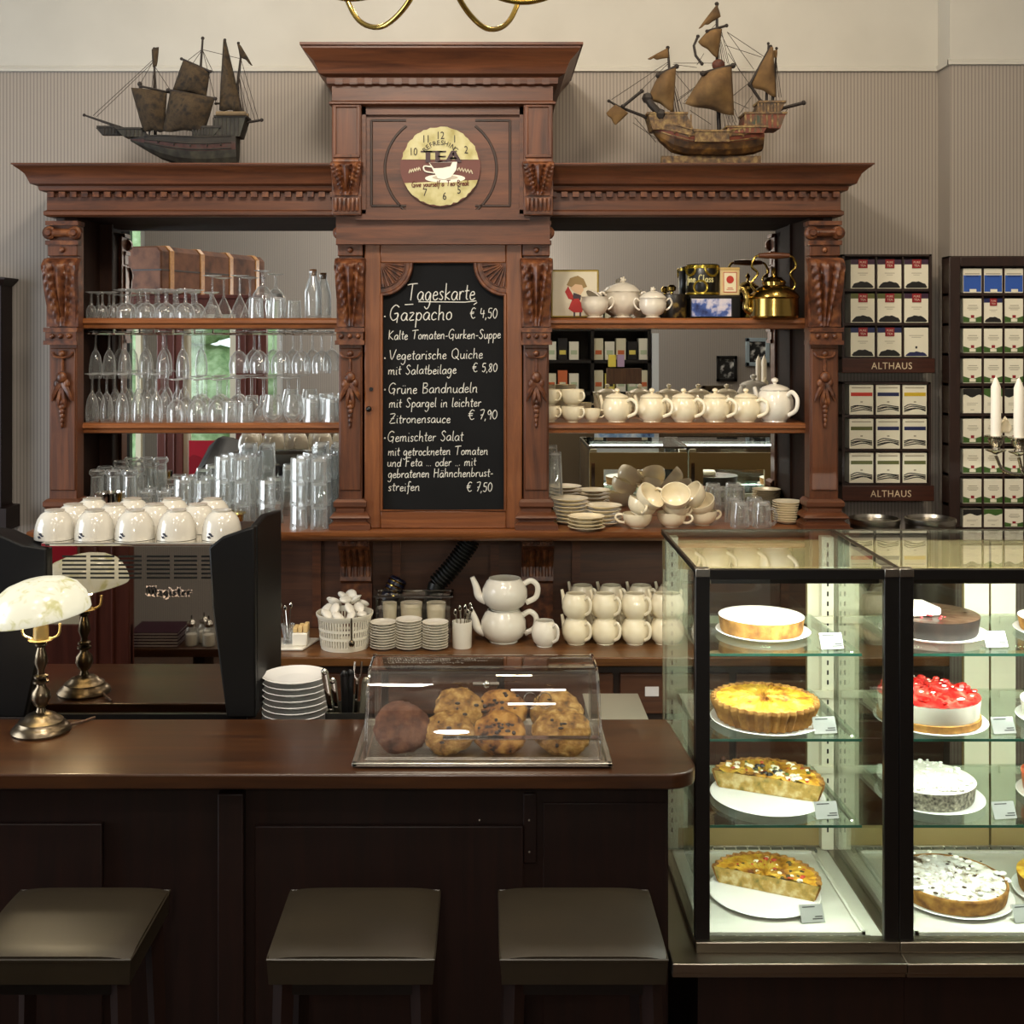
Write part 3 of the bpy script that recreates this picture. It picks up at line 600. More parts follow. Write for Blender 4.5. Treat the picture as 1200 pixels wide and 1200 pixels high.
# recessed clock panel with a round moulding and ogee fields
m = M(); yb = YT+.045
m.box(xt0+.12, xt1-.12, yb, yb+.02, P(250), P(124), 0)
for u in ((xt0+.1, xt1-.1, P(133), P(119)), (xt0+.1, xt1-.1, P(257), P(245)), (xt0+.12, xt0+.145, P(250), P(124)), (xt1-.145, xt1-.12, P(250), P(124))): m.box(u[0], u[1], yb-.02, yb, u[2], u[3], 0)
pnl = bp('clock_panel', m, W['x'])
m = M(); cx, cz = X(516, 5.2), P(196)
R = 66*5.2/F
for k in (-1, 1):
    m = M(); m.tube([(cx+k*R*math.cos(a), yb, cz+R*math.sin(a)*.97) for a in [math.radians(d) for d in range(-52, 53, 4)]], .006, 6)
    for zz in (P(139), P(240)):
        m.tube([(cx+k*(R*.62), yb, zz), (cx+k*R*1.24, yb, zz)], .006, 6)
    m.tube([(cx+k*R*1.24, yb, P(139)), (cx+k*R*1.24, yb, P(240))], .006, 6)
    bp('panel_moulding', m, W['dark'], pnl)
m = M(); m.crown(xC0+.08, xD1-.08, YP-.005, YP+.2, [(0, P(284)), (.018, P(281)), (.018, P(278)), (.0, P(276)), (0, P(256)), (.03, P(253)), (.035, P(250)), (.0, P(249))], left=False, right=False); bp('tower_rail', m, W['doorx'])
# ---------------------------------------------------------------- chalkboard door
YD = YP+.01; P = lambda py: Z(py, YD); x = lambda px: X(px, YD)
m = M()
m.box(x(427), x(446), YD, YD+.05, ZUC, P(284)); m.box(x(593), x(612), YD, YD+.05, ZUC, P(284)); d = bp('door', m, W['door'], bevel=.005)
m = M(); m.box(x(446), x(593), YD+.001, YD+.05, P(308), P(284)); bp('rail', m, W['doorx'], d, bevel=.004); m = M(); m.box(x(446), x(593), YD+.001, YD+.05, ZUC, P(599)); bp('rail', m, W['doorx'], d, bevel=.004)
m = M()
m.tube([(x(447), YD, P(345)), (x(447), YD, P(598)), (x(592), YD, P(598)), (x(592), YD, P(345))], .007, 6)
bp('panel_bead', m, W['door'], d)
for k, cxp in ((1, 446), (-1, 593)):
    m = M(); cx, cz, r = x(cxp), P(308), 36*YD/F
    arc = [(cx+k*r*math.sin(a)*(1 if i < 9 else 1), cz-r*math.cos(a)*1.03) for i, a in enumerate([PI/2*j/12 for j in range(13)])]
    m.prism([(cx, cz)] + arc, YD+.006, YD+.04)
    m.tube([(px_, YD+.003, pz) for px_, pz in arc], .009, 6)
    m.tube([(cx+k*r*.8*math.sin(a), YD+.004, cz-r*.8*math.cos(a)) for a in [PI/2*j/12 for j in range(13)]], .004, 6)
    for j in range(7):
        a = PI/2*(j+.5)/7; m.tube([(cx+k*.02*math.sin(a), YD+.003, cz-.02*math.cos(a)), (cx+k*r*.78*math.sin(a), YD+.001, cz-r*.78*math.cos(a))], [.003, .0085], 6)
    bp('fan_spandrel', m, W['carve'], d)
m = M(); m.ball((x(432.5), YD-.016, P(479)), .013, 12, 8); m.tube([(x(432.5), YD, P(479)), (x(432.5), YD-.014, P(479))], .006, 8); bp('knob', m, BLACK, d)
m = M(); m.T = Matrix.Translation((x(435), YD-.001, P(456))) @ Matrix.Rotation(PI/2, 4, 'X'); m.lathe([(0, .004), (.009, .004), (.009, 0), (0, 0)], n=12); bp('keyhole', m, BLACK, d)
m = M(); m.box(x(445), x(594), YD+.022, YD+.03, P(599), P(307)); cb = bp('chalkboard', m, mat('slate', '#0d0d0e', .85, spec=.25, noise=.25, nscale=6))
CHALK = mat('chalk', '#d9d6cc', .95)
YCk = YD+.0215
for txt, a, b, zb, xh in (('Tageskarte', 475, 557, 352, 10), ('Gazpacho', 455, 530, 375.5, 9), ('€ 4,50', 550, 583, 373, 6.5), ('Kalte Tomaten-Gurken-Suppe', 454, 587, 398, 5.5),
    ('Vegetarische Quiche', 455, 566, 421.5, 6), ('mit Salatbeilage', 454, 535, 439, 5.5), ('€ 5,80', 553, 583, 436, 5.5), ('Grüne Bandnudeln', 454, 560, 461.5, 6.2), ('mit Spargel in leichter', 455, 564, 478, 5.5),
    ('Zitronensauce', 455, 528, 496.5, 5.6), ('€ 7,90', 548, 583, 492, 6), ('Gemischter Salat', 453, 543, 518, 6), ('mit getrockneten Tomaten', 454, 572, 534.5, 5.2), ('und Feta ... oder ... mit', 453, 558, 547.5, 5.2),
    ('gebratenen Hähnchenbrust-', 454, 578, 560.5, 5.2), ('streifen', 454, 492, 576, 5.2), ('€ 7,50', 546, 577, 577, 5.8)):
    s = YD/F; tot = strokes(txt)[1]; at = 0; words = txt.split(' ')
    for wd_ in words:
        m = M(); ww = strokes(wd_)[1]; xa_ = x(a)+(x(b)-x(a))*at/tot; xb_ = x(a)+(x(b)-x(a))*(at+ww)/tot; at += ww+.65
        write(m, wd_, xa_, xb_, P(zb)+.012*(xa_-x(a)), xh*s, YCk, .0019 if xh < 8 else .0025, .012, .0014); bp('chalk_word', m, CHALK, cb)
    if txt == 'Tageskarte': m = M(); m.tube([(x(474), YCk, P(357)), (x(484), YCk, P(356.5))], .0022, 5); m.tube([(x(490), YCk, P(353.5)), (x(545), YCk, P(354)), (x(558), YCk, P(352.5)), (x(559), YCk, P(354.5)), (x(555), YCk, P(357))], .0022, 5); bp('chalk_underline', m, CHALK, cb)
for zz in (371, 420, 457, 514): m = M(); m.ball((x(450.5), YCk, P(zz)), .0042, 6, 4); bp('chalk_bullet', m, CHALK, cb)
# rails for hanging glasses under the upper shelf
rl = M(); zr = Z(391, 5.5)
for i, hp in enumerate((112, 128, 146, 168, 191, 214, 247, 280, 304, 329, 353, 377)):
    xx = X(hp, 5.5)
    for dx in (-.018, .018):
        rl.tube([(xx+dx, YS+.05, zr), (xx+dx, YM-.02, zr)], .004, 6)
    rl.tube([(xx-.018, YS+.05, zr), (xx+.018, YS+.05, zr)], .004, 6)
rl.tube([(xL1, YS+.1, zr-.003), (xC0, YS+.1, zr-.003)], .004, 6)
for px in (134, 156, 180, 203, 226): xx = X(px, YS+.1); rl.box(xx-.004, xx+.004, YS+.096, YS+.104, zr, S1-.05)
for px in (264, 331, 338): xx = X(px, YS+.06); rl.tube([(xx-.016, YS+.06, zr-.004), (xx-.016, YS+.06, S1-.052), (xx+.016, YS+.06, S1-.052), (xx+.016, YS+.06, zr-.004)], .0035, 6, closed=True)
bp('glass_rail', rl, CHROME)
# ---------------------------------------------------------------- worktop, a thing of its own
m = M(); m.box(xL0-.02, xR1+.42, 5.13, 5.644, ZWT-.042, ZWT-.001); o = obj('worktop', m, W['work'], bevel=.006); tag(o, 'long brown wooden worktop under the back bar, crowded with teapots and saucers', 'worktop')
m = M(); m.box(xR1+.01, xR1+.42, 5.20, 5.64, 0, ZWT-.043); m.box(xR1+.03, xR1+.40, 5.18, 5.20, .1, ZWT-.08, 0); o = obj('base_cabinet', m, W['dark']); tag(o, 'dark wooden base cabinet beside the back bar behind the cake case', 'cabinet')
# ---------------------------------------------------------------- the tea clock
YK = YT+.03; cx, cz = X(516, YK), Z(195, YK); R = 47*YK/F
ck = thing('wall_clock', 'round cream and brown tea clock with flaking edge on the back bar tower', 'clock', (cx, YK, cz-R))
def disc(m, r, y, mi=0, jag=0, n=72, clip=None):
    pts = []
    rnd = random.Random(5)
    for i in range(n):
        a = 2*PI*i/n; rr = r*(1-jag*rnd.random()); pts.append([cx+rr*math.cos(a), cz+rr*math.sin(a)])
    if clip: pts = [(x_, z_) for x_, z_ in pts if clip[0] <= z_-cz <= clip[1]]
    m.prism(pts, y, y+.002, mi)
m = M(); m.T = Matrix.Translation((cx, YK, cz)) @ Matrix.Rotation(PI/2, 4, 'X'); m.lathe([(0, 0), (R, 0), (R, -.013), (0, -.013)], n=64); m.T = None
o = obj('face', m, mat('clock_brown', '#5d2c20', .5), ck, True)
CLK = spots('clock_cream', ['#9b9054', '#bcb381', '#c8c196'], 14, .7)
m = M(); disc(m, R*1.0, YK-.002, 0, .035, clip=(R*.13, R*2)); disc(m, R*1.0, YK-.002, 0, .045, clip=(-R*2, -R*.33)); obj('cream_field', m, CLK, ck, True, smooth=0)
INK = mat('clock_ink', '#241612', .6)
for n_, a in (('12', 90), ('1', 62), ('2', 32), ('11', 118), ('10', 152), ('7', 240), ('6', 278), ('5', 308)):
    vs, fs = text_m(n_, R*.27, extrude=.0004); rr = R*.76; m = M()
    m.add([(v[0]*.8+cx+rr*math.cos(math.radians(a)), v[1]+YK-.0035, v[2]+cz+rr*math.sin(math.radians(a))) for v in vs], fs); obj('numeral', m, INK, ck, True, smooth=0)
m = M()
for i, ch in enumerate('REFRESHING'):
    a = math.radians(138-i*96/9.0); vs, fs = text_m(ch, R*.17, extrude=.0004); rr = R*.50; rot = a-PI/2
    m.add([(cx+rr*math.cos(a)*1.02+v[0]*math.cos(rot)-v[2]*math.sin(rot), YK-.0035+v[1], cz+rr*math.sin(a)*1.05+.01+v[0]*math.sin(rot)+v[2]*math.cos(rot)) for v in vs], fs)
obj('lettering', m, INK, ck, True, smooth=0)
m = M()
for ch, dx in (('T', -.30), ('E', 0.0), ('A', .32)):
    vs, fs = text_m(ch, R*.42, extrude=.0006)
    for ox in (-.006, 0, .006): m.add([(v[0]*1.25+cx+dx*R*1.02+ox, YK-.004+v[1]-abs(ox)*.03, v[2]+cz+R*.225) for v in vs], fs)
obj('title', m, mat('clock_title', '#33151a', .5), ck, True, smooth=0)
m = M(); write(m, 'Give yourself a Tea-Break', cx-R*.72, cx+R*.72, cz-R*.52, R*.072, YK-.003, .0019, .03); obj('motto', m, mat('clock_motto', '#5a1d14', .6), ck, True)
m = M()
for a, b, tl in ((-.78, -.5, .25), (.43, .8, -.22)):
    m.tube(smooth_pts([(cx+R*(a+(b-a)*i/10), YK-.001, cz-R*.09+R*tl*((b-a)*i/10-.14)+R*.045*(1 if i % 2 else -1)) for i in range(11)], 2), .0022, 5)
obj('script', m, mat('clock_script', '#d9cfb0', .6), ck, True)
m = M(); zc = cz-R*.02
m.prism([(cx+R*(.12+.5*math.cos(a)), cz-R*.30+R*.105*math.sin(a)) for a in [2*PI*i/30 for i in range(30)]], YK-.003, YK-.001, 0)
m.prism([(cx+R*(.12+.32*math.cos(a)), cz-R*.28+R*.055*math.sin(a)) for a in [2*PI*i/30 for i in range(30)]], YK-.0036, YK-.003, 1)
m.prism([(cx-R*.28, cz+R*.09), (cx+R*.42, cz+R*.11), (cx+R*.40, cz-R*.08), (cx+R*.27, cz-R*.27), (cx+R*.1, cz-R*.33), (cx-R*.06, cz-R*.30), (cx-R*.16, cz-R*.14)], YK-.0055, YK-.0036, 0)
m.prism([(cx-R*.27, cz+R*.088), (cx+R*.30, cz+R*.10), (cx+R*.25, cz+R*.0), (cx+R*.06, cz-R*.04), (cx-R*.16, cz-R*.05)], YK-.0062, YK-.0055, 2)
m.tube(smooth_pts([(cx-R*.2, YK-.005, cz-R*.02), (cx-R*.4, YK-.005, cz-R*.0), (cx-R*.38, YK-.005, cz-R*.12), (cx-R*.15, YK-.005, cz-R*.17)]), .0035, 6, 0)
obj('painted_cup', m, [mat('clock_cup', '#e2dccb', .5), mat('clock_cup_shade', '#b3a692', .5), mat('clock_tea', '#4d2318', .5)], ck, True, smooth=0)
# ================================================================ model ships on the cornice
ROPE = mat('rigging', '#2b2018', .9)
def ship(name, label, ox, oy, k, Y0, mats, hull, masts, spars, sails, lines, castles, xb):
    """all points in photo pixels of the close-up, turned to metres at the ship's own depth"""
    Q = lambda cx, cy, d=0: (X(ox+cx/k, Y0), Y0+d, Z(oy+cy/k, Y0))
    t = thing(name, label, 'model ship', (X(xb, Y0), Y0, ZC))
    hm, sm, pm = mats
    m = M(); st = []
    for cx, top, bot, hw in hull:
        row = []
        for j in range(11):
            a = -PI/2 + PI*j/10
            s = math.sin(a); d = math.copysign(abs(s)**.6, s)*hw
            zt = Q(cx, top)[2]; zb = Q(cx, bot)[2]
            row.append((Q(cx, 0)[0], Y0+d, zb+(zt-zb)*(1-math.cos(a)**1.3)))
        st.append(row)
    vs = [p for r in st for p in r]; fs = []; mis = []
    for i in range(len(st)-1):
        for j in range(10):
            h = abs(j-4.5)
            m.add([st[i][j], st[i+1][j], st[i+1][j+1], st[i][j+1]], [(0, 1, 2, 3)], 1 if h > 3 and h < 4.2 else (2 if h > 4.2 else 0))
    for i in range(len(st)-1): m.add([st[i][0], st[i][10], st[i+1][10], st[i+1][0]], [(0, 1, 2, 3)], 2)
    for e in (st[0], st[-1]): m.add(e, [tuple(range(11))], 0)
    for hz in (.55, .75, .98):      # wales along the side
        for sgn in (-1, 1):
            P = []
            for cx, top, bot, hw in hull[1:-1]:
                zt, zb = Q(cx, top)[2], Q(cx, bot)[2]; c = (1-hz)**(1/1.3); s = math.sqrt(max(0, 1-c*c)); P.append((Q(cx, 0)[0], Y0+sgn*(hw*s**.6+.001), zb+(zt-zb)*hz))
            m.tube(P, .0035, 6, 2)
    for cx, top, bot, hw in hull[2:-2:1]:
        zt, zb = Q(cx, top)[2], Q(cx, bot)[2]; m.ball((Q(cx, 0)[0], Y0-hw*.98, zb+(zt-zb)*.68), .005, 6, 4, 2)
    obj('hull', m, hm, t, True, smooth=50)
    for a in castles:
        m = M(); x0, x1, y0, y1, hw, mi, rk = a
        z0, z1 = Q(0, y1)[2], Q(0, y0)[2]; X0, X1 = Q(x0, 0)[0], Q(x1, 0)[0]; r = rk/k*Y0/F
        m.prism([(X0, z0), (X1, z0), (X1+r, z1), (X0+r*.6, z1)], Y0-hw, Y0+hw, mi)
        m.prism([(X0+r*.6-.006, z1), (X1+r+.006, z1), (X1+r+.006, z1+.009), (X0+r*.6-.006, z1+.009)], Y0-hw-.005, Y0+hw+.005, 2)
        n = 7
        for i in range(n): xx = X0+(X1-X0)*(i+.5)/n; m.box(xx-.004, xx+.004, Y0-hw-.003, Y0-hw, z0+.004, z1-.002, 2)
        obj('castle', m, hm, t, True, smooth=0)
    for a in masts:
        m = M(); P = [Q(*p) for p in a[0]]; m.tube(P, [a[1]*.9*(1-.45*i/(len(P)-1)) for i in range(len(P))], 8); m.ball(P[-1], a[1]*.9, 6, 4); obj('mast', m, pm, t, True)
    for a in spars:
        m = M(); P = [Q(*p) for p in a[0]]; m.tube(P, a[1], 8); m.ball(P[0], a[1]*1.5, 6, 4); m.ball(P[-1], a[1]*1.5, 6, 4); obj('yard', m, pm, t, True)
    for nm, c, bulge, d in sails:
        A, B, Cc, D = [Vector(Q(*p, d)) for p in c]
        m = M()
        def fn(u, v):
            p = A.lerp(B, u).lerp(D.lerp(Cc, u), v); b = math.sin(PI*min(1, max(0, u)))*math.sin(PI*min(1, .15+.85*v))
            return p + Vector((0, -bulge*b, 0)) + Vector((0, 0, -.004*math.sin(u*PI*3)*v))
        m.grid(fn, 10, 10); o = obj(nm, m, sm if nm == 'sail' else sm, t, True)
        so = o.modifiers.new('thick', 'SOLIDIFY'); so.thickness = .003
    m = M()
    for P in lines: m.tube([Q(*p) for p in P], .0013, 4)
    obj('rigging', m, ROPE, t, True)
    return t, Q
def shroud(x0, y0, xs, y1): return [[(x0, y0, 0), (xx, y1, d)] for xx in xs for d in (-.05, .05)]
HULL1 = [spots('ship_hull_grey', ['#15130f', '#2b2a22', '#3d3b2e'], 25, .7), spots('ship_hull_red', ['#2a1715', '#43251f', '#35302c'], 30, .7), spots('ship_hull_trim', ['#120f0c', '#2a231a'], 30, .7)]
SAIL1 = spots('ship_sail_dark', ['#17110b', '#2d2214', '#3f311d', '#1c150d'], 34, .9, bump=.3)
SPAR = mat('ship_spar', '#1d1510', .7, noise=.3, nscale=40)
hull = [(330, 640, 655, .01), (430, 632, 715, .045), (520, 630, 765, .065), (620, 635, 800, .075), (720, 640, 815, .078), (820, 640, 815, .074), (900, 635, 805, .066), (960, 630, 800, .055), (985, 630, 795, .05)]
t, Q = ship('model_ship', 'dark weathered model galleon with brown sails on the left wing cornice', 90, 40, 5.217, 5.42, (HULL1, SAIL1, SPAR), hull,
  [([(480, 620), (473, 90)], .009), ([(728, 620), (770, 25)], .0095), ([(960, 500), (1003, 140), (988, 55)], .008), ([(350, 600), (45, 495)], .0085)],
  [([(410, 332, -.05), (600, 370, -.03)], .005), ([(575, 355, -.05), (862, 408, -.05)], .006), ([(650, 160, -.03), (830, 240, -.04)], .005), ([(905, 36, 0), (1015, 480, -.02)], .005), ([(385, 305, 0), (395, 345, 0)], .008), ([(850, 424), (880, 424)], .005), ([(1010, 545), (1130, 525)], .006)],
  [('sail', ((352, 340), (568, 374), (548, 605), (425, 600)), .05, -.045), ('sail', ((592, 364), (858, 408), (800, 600), (545, 605)), .06, -.05), ('sail', ((662, 172), (822, 240), (802, 388), (598, 352)), .04, -.03),
   ('sail', ((905, 45), (915, 60), (1018, 478), (878, 470)), .03, -.02), ('flag', ((985, 60), (1000, 72), (1076, 195), (1002, 132)), .012, -.003), ('flag', ((462, 95), (502, 80), (490, 195), (468, 200)), .012, -.003)],
  [[(473, 150), (100, 498)], [(473, 165), (120, 505)], [(473, 155), (390, 300)], [(770, 90), (600, 340)], [(770, 95), (1000, 150)], [(770, 90), (680, 160)], [(1003, 150), (1110, 525)], [(1003, 250), (1090, 527)], [(478, 200), (580, 355)], [(770, 100), (850, 420)], [(770, 100), (835, 235)]] + shroud(475, 200, (440, 470, 500), 610) + shroud(745, 330, (690, 720, 750), 610) + shroud(990, 250, (975, 1010, 1030), 480),
  [(840, 1010, 520, 635, .05, 0, 35), (720, 850, 585, 636, .055, 0, 40), (300, 470, 590, 634, .035, 0, -70), (300, 160, 575, 620, .012, 2, -40)], 250)
m = M(); m.box(Q(480, 0)[0], Q(985, 0)[0], 5.405, 5.435, ZC, Q(0, 800)[2]); obj('keel', m, HULL1[2], t, True)
m = M(); P0 = Q(870, 500); P1 = Q(1050, 500); m.tube([P0, P1], .012, 8); m.tube([(P0[0], 5.36, P0[2]), (P1[0], 5.36, P1[2])], .01, 8); obj('rail', m, mat('ship_rail_pale', '#65543a', .7, noise=.2), t, True)
HULL2 = [spots('ship_hull_gold', ['#1c120a', '#452e14', '#7a5826'], 22, .55), spots('ship_hull_band', ['#43180f', '#6b3018', '#2e3a2a'], 16, .6), spots('ship_hull_gilt', ['#23160c', '#5f4522', '#8f7846'], 40, .5)]
SAIL2 = spots('ship_sail_tan', ['#3f2d18', '#5f4728', '#7a5f38'], 10, .9, bump=.15)
hull = [(300, 715, 730, .012), (350, 712, 800, .05), (420, 715, 860, .075), (500, 740, 880, .085), (600, 752, 885, .09), (700, 752, 885, .09), (800, 735, 880, .082), (880, 720, 868, .072), (925, 712, 850, .06)]
t, Q = ship('model_ship', 'colourful gilded model galleon with tan sails on the right wing cornice', 700, 0, 4.8, 5.42, (HULL2, SAIL2, SPAR), hull,
  [([(425, 660), (396, 268)], .010), ([(685, 760), (675, 380), (672, 22)], .0115), ([(950, 600), (962, 245)], .008), ([(985, 600), (1008, 272)], .008), ([(330, 680), (120, 600), (65, 568)], .009)],
  [([(330, 440, -.06), (440, 382, -.03)], .008), ([(570, 440, -.1), (755, 378, -.03)], .009), ([(608, 188, -.04), (722, 150, -.02)], .006), ([(555, 220, -.05), (530, 275, -.06), (540, 330, -.06), (575, 375, -.06)], .006), ([(850, 485, -.03), (915, 575, -.02)], .007), ([(975, 262, 0), (850, 480, -.03)], .006), ([(1030, 612), (1160, 578)], .008), ([(140, 605, -.03), (245, 520, -.03)], .007), ([(275, 565, -.05), (290, 600, -.06), (345, 655, -.05)], .018)],
  [('sail', ((335, 442), (430, 395), (415, 640), (278, 560)), .05, -.05), ('sail', ((578, 440), (735, 395), (750, 665), (478, 600)), .09, -.07), ('sail', ((612, 190), (692, 172), (668, 335), (560, 245)), .04, -.03),
   ('sail', ((972, 270), (980, 285), (1000, 552), (850, 485)), .03, -.02), ('flag', ((672, 28), (692, 95), (630, 128), (568, 162)), .012, -.003), ('flag', ((396, 272), (398, 326), (340, 330), (282, 332)), .01, -.003),
   ('flag', ((975, 290), (1010, 282), (1008, 322), (985, 330)), .005, -.003), ('flag', ((95, 600), (168, 645), (98, 712), (45, 645)), .015, -.04)],
  [[(396, 350), (80, 560)], [(396, 360), (150, 600)], [(430, 355), (650, 355)], [(425, 362), (560, 380)], [(730, 180), (940, 320)], [(730, 180), (880, 390)], [(720, 255), (925, 322)], [(672, 130), (620, 185)], [(700, 180), (745, 380)], [(735, 300), (860, 480)], [(560, 600), (480, 580)], [(750, 550), (860, 460)],
   [(800, 640), (870, 540)], [(760, 570), (850, 610)], [(600, 300), (560, 365)], [(430, 400), (520, 510)], [(640, 700), (520, 620)], [(200, 690), (330, 780)], [(210, 660), (330, 800)], [(1010, 690), (1070, 615)], [(690, 180), (800, 400)]]
   + shroud(410, 400, (420, 440, 460, 480), 660) + shroud(675, 400, (730, 750, 770, 790), 700) + shroud(678, 170, (690, 705, 720), 370) + shroud(1005, 330, (990, 1005, 1020), 560) + shroud(690, 390, (455, 500), 560),
  [(300, 530, 655, 740, .06, 2, -40), (800, 1010, 655, 735, .065, 1, 30), (880, 1010, 590, 655, .055, 0, 28), (530, 720, 760, 815, .092, 2, 0), (700, 910, 735, 765, .085, 1, 20)], 830)
m = M(); m.ball(Q(681, 365), (.030, .030, .026), 12, 8); obj('crows_nest', m, spots('nest_red', ['#3b1d14', '#6b3a26'], 40, .7), t, True)
m = M(); m.box(Q(360, 0)[0], Q(915, 0)[0], 5.40, 5.44, ZC, Q(0, 880)[2]); m.box(Q(330, 0)[0], Q(930, 0)[0], 5.37, 5.47, ZC, ZC+.02); obj('keel', m, HULL2[2], t, True)
# ================================================================ glassware
def flip(prof, h, inv): return [(r, h-z) for r, z in prof][::-1] if inv else prof
def stem_glass(name, bowl, hs, rf, h, inv=True, rs=.0045, n=20):
    def fn():
        t = thing(name, '', 'glass')
        m = M(); m.lathe(flip([(.001, hs)] + [(r, hs+z) for r, z in bowl] + [(bowl[-1][0]-.0015, hs+bowl[-1][1])], h, inv), n=n); obj('bowl', m, GLASS, t, smooth=60)
        m = M(); m.lathe(flip([(rs*1.8, .006), (rs, .014), (rs, hs-.012), (rs*1.8, hs)], h, inv), n=10); obj('stem', m, GLASS, t)
        m = M(); m.lathe(flip([(0, 0), (rf, 0), (rf, .002), (rs*2, .007), (0, .007)], h, inv), n=n); obj('foot', m, GLASS, t); return t
    return Kind(fn)
def tumbler(name, prof, n=18, inv=True, flute=None):
    h = max(z for r, z in prof)
    def fn():
        m = M(); m.lathe(flip(prof, h, inv), n=n, flute=flute); o = obj(name, m, GLASS, smooth=30); return tag(o, '', 'glass')
    return Kind(fn)
COUPE = stem_glass('coupe_glass', [(.020, .004), (.038, .022), (.044, .05), (.042, .07)], .062, .036, .132)
CORDIAL = stem_glass('cordial_glass', [(.012, .004), (.022, .02), (.024, .05), (.022, .06)], .06, .026, .12)
CONE = stem_glass('cone_glass', [(.008, .004), (.03, .05), (.052, .105)], .095, .042, .20)
GOBLET = stem_glass('goblet', [(.022, .006), (.046, .04), (.054, .09), (.044, .15)], .07, .04, .22, rs=.006)
FLUTE = stem_glass('flute_glass', [(.010, .006), (.022, .03), (.029, .07), (.030, .11), (.026, .135)], .085, .033, .22)
WINE = stem_glass('wine_glass', [(.018, .006), (.038, .03), (.046, .065), (.042, .105)], .09, .037, .195)
BIGW = stem_glass('large_wine_glass', [(.012, .004), (.04, .04), (.05, .085)], .115, .055, .20, rs=.007)
JUICE = tumbler('small_tumbler', [(0, .008), (.028, .006), (.031, .01), (.035, .1), (.0335, .1), (.029, .014), (0, .014)], 16)
LONG = tumbler('long_drink_glass', [(0, .01), (.024, .008), (.028, .0), (.03, .006), (.038, .2), (.036, .2), (.027, .014), (0, .016)], 18)
LATTE = tumbler('latte_glass', [(0, .012), (.03, .01), (.033, 0), (.034, .008), (.028, .03), (.03, .09), (.042, .16), (.0405, .16), (.028, .09), (.026, .034), (0, .03)], 18)
FACET = tumbler('facet_tumbler', [(0, .012), (.032, .01), (.034, 0), (.036, .006), (.0365, .07), (.041, .103), (.0405, .105), (.034, .07), (.033, .016), (0, .018)], 22, flute=lambda i, k: -.07 if (i % 2 and 2 < k < 7) else 0)
SNIFT = tumbler('brandy_glass', [(0, .004), (.026, .0), (.044, .03), (.048, .06), (.034, .125), (.0325, .125), (.046, .06), (.04, .03), (0, .008)], 20, inv=False)
TALLG = tumbler('tall_glass', [(0, .01), (.026, .008), (.03, .0), (.036, .008), (.036, .02), (.027, .03), (.03, .12), (.036, .25), (.0345, .25), (.028, .12), (.025, .035), (0, .03)], 18)
def row(kind, pxs, Y, z, txt, group):
    """glasses of one kind in a row, each told apart by its place"""
    for i, px in enumerate(pxs):
        lab = txt.format(nth(i)); kind.place((X(px, Y), Y, z), lab, group)
g = 'glasses on the top left shelf'
row(CORDIAL, (107, 120, 133), 5.45, S1, '{} cordial glass from the left, upside down in front, corner of the top left shelf', g)
row(CORDIAL, (115, 128), 5.56, S1, '{} cordial glass from the left, upside down behind, corner of the top left shelf', g)
row(COUPE, (148, 171, 194, 217), 5.43, S1, '{} squat stem glass from the left, upside down in the front row, top left shelf', g)
row(COUPE, (142, 164, 186, 208, 230), 5.525, S1, '{} squat stem glass from the left, upside down in the back row, top left shelf', g)
row(COUPE, (152, 174, 196, 218), 5.62, S1, '{} squat stem glass from the left, row nearest the mirror, top left shelf', g)
row(CONE, (249, 281), 5.56, S1, '{} tall cone-shaped wine glass from the left, upside down on the top left shelf', g)
row(GOBLET, (308,), 5.51, S1, 'big round goblet upside down between cone glasses and corked bottle, top left shelf', g)
row(JUICE, (300, 325), 5.435, S1, '{} small tumbler from the left, upside down before the goblet, top left shelf', g)
g = 'glasses hanging under the top left shelf'
zh = Z(391, 5.5)
row(FLUTE, (112, 128, 146, 170, 191, 214), 5.5, zh-.207, '{} champagne flute from the left hanging under the top left shelf', g)
row(WINE, (280, 304, 329, 353, 377), 5.5, zh-.182, '{} round wine glass from the left hanging under the top left shelf', g)
g = 'glasses on the middle left shelf'
row(FLUTE, (108, 125, 143, 162, 183), 5.43, S2, '{} champagne flute from the left, upside down in the front row, middle left shelf', g)
row(FLUTE, (116, 134, 153, 173, 193), 5.56, S2, '{} champagne flute from the left, upside down in the back row, middle left shelf', g)
row(WINE, (207, 231, 255), 5.44, S2, '{} wine glass from the left, upside down in the front row, middle left shelf', g)
row(WINE, (218, 242, 266), 5.57, S2, '{} wine glass from the left, upside down in the back row, middle left shelf', g)
row(BIGW, (280, 309, 338), 5.53, S2, '{} thick-stemmed wine glass from the left with wide foot up, middle left shelf', g)
row(JUICE, (270, 288), 5.43, S2, '{} small tumbler from the left before thick-stemmed glasses, middle left shelf', g)
row(SNIFT, (320, 344), 5.43, S2, '{} bulbous brandy glass from the left standing upright, middle left shelf', g)
row(FACET, (366, 389), 5.44, S2, '{} ribbed tumbler from the left in the front row beside the chalkboard, middle left shelf', g)
row(FACET, (361, 384), 5.55, S2, '{} ribbed tumbler from the left in the back row beside the chalkboard, middle left shelf', g)
g = 'glasses on the left counter'
row(TALLG, (114, 133, 152), 5.42, ZUC, '{} tall glass from the left, upside down in front, left end of counter', g)
row(TALLG, (123, 142, 161), 5.56, ZUC, '{} tall glass from the left, upside down behind, left end of counter', g)
row(LATTE, (170, 192), 5.38, ZUC, '{} waisted latte glass from the left, upside down in front, left upper counter', g)
row(LATTE, (176, 198), 5.50, ZUC, '{} waisted latte glass from the left, upside down behind, left upper counter', g)
tier = ('bottom', 'middle', 'top')
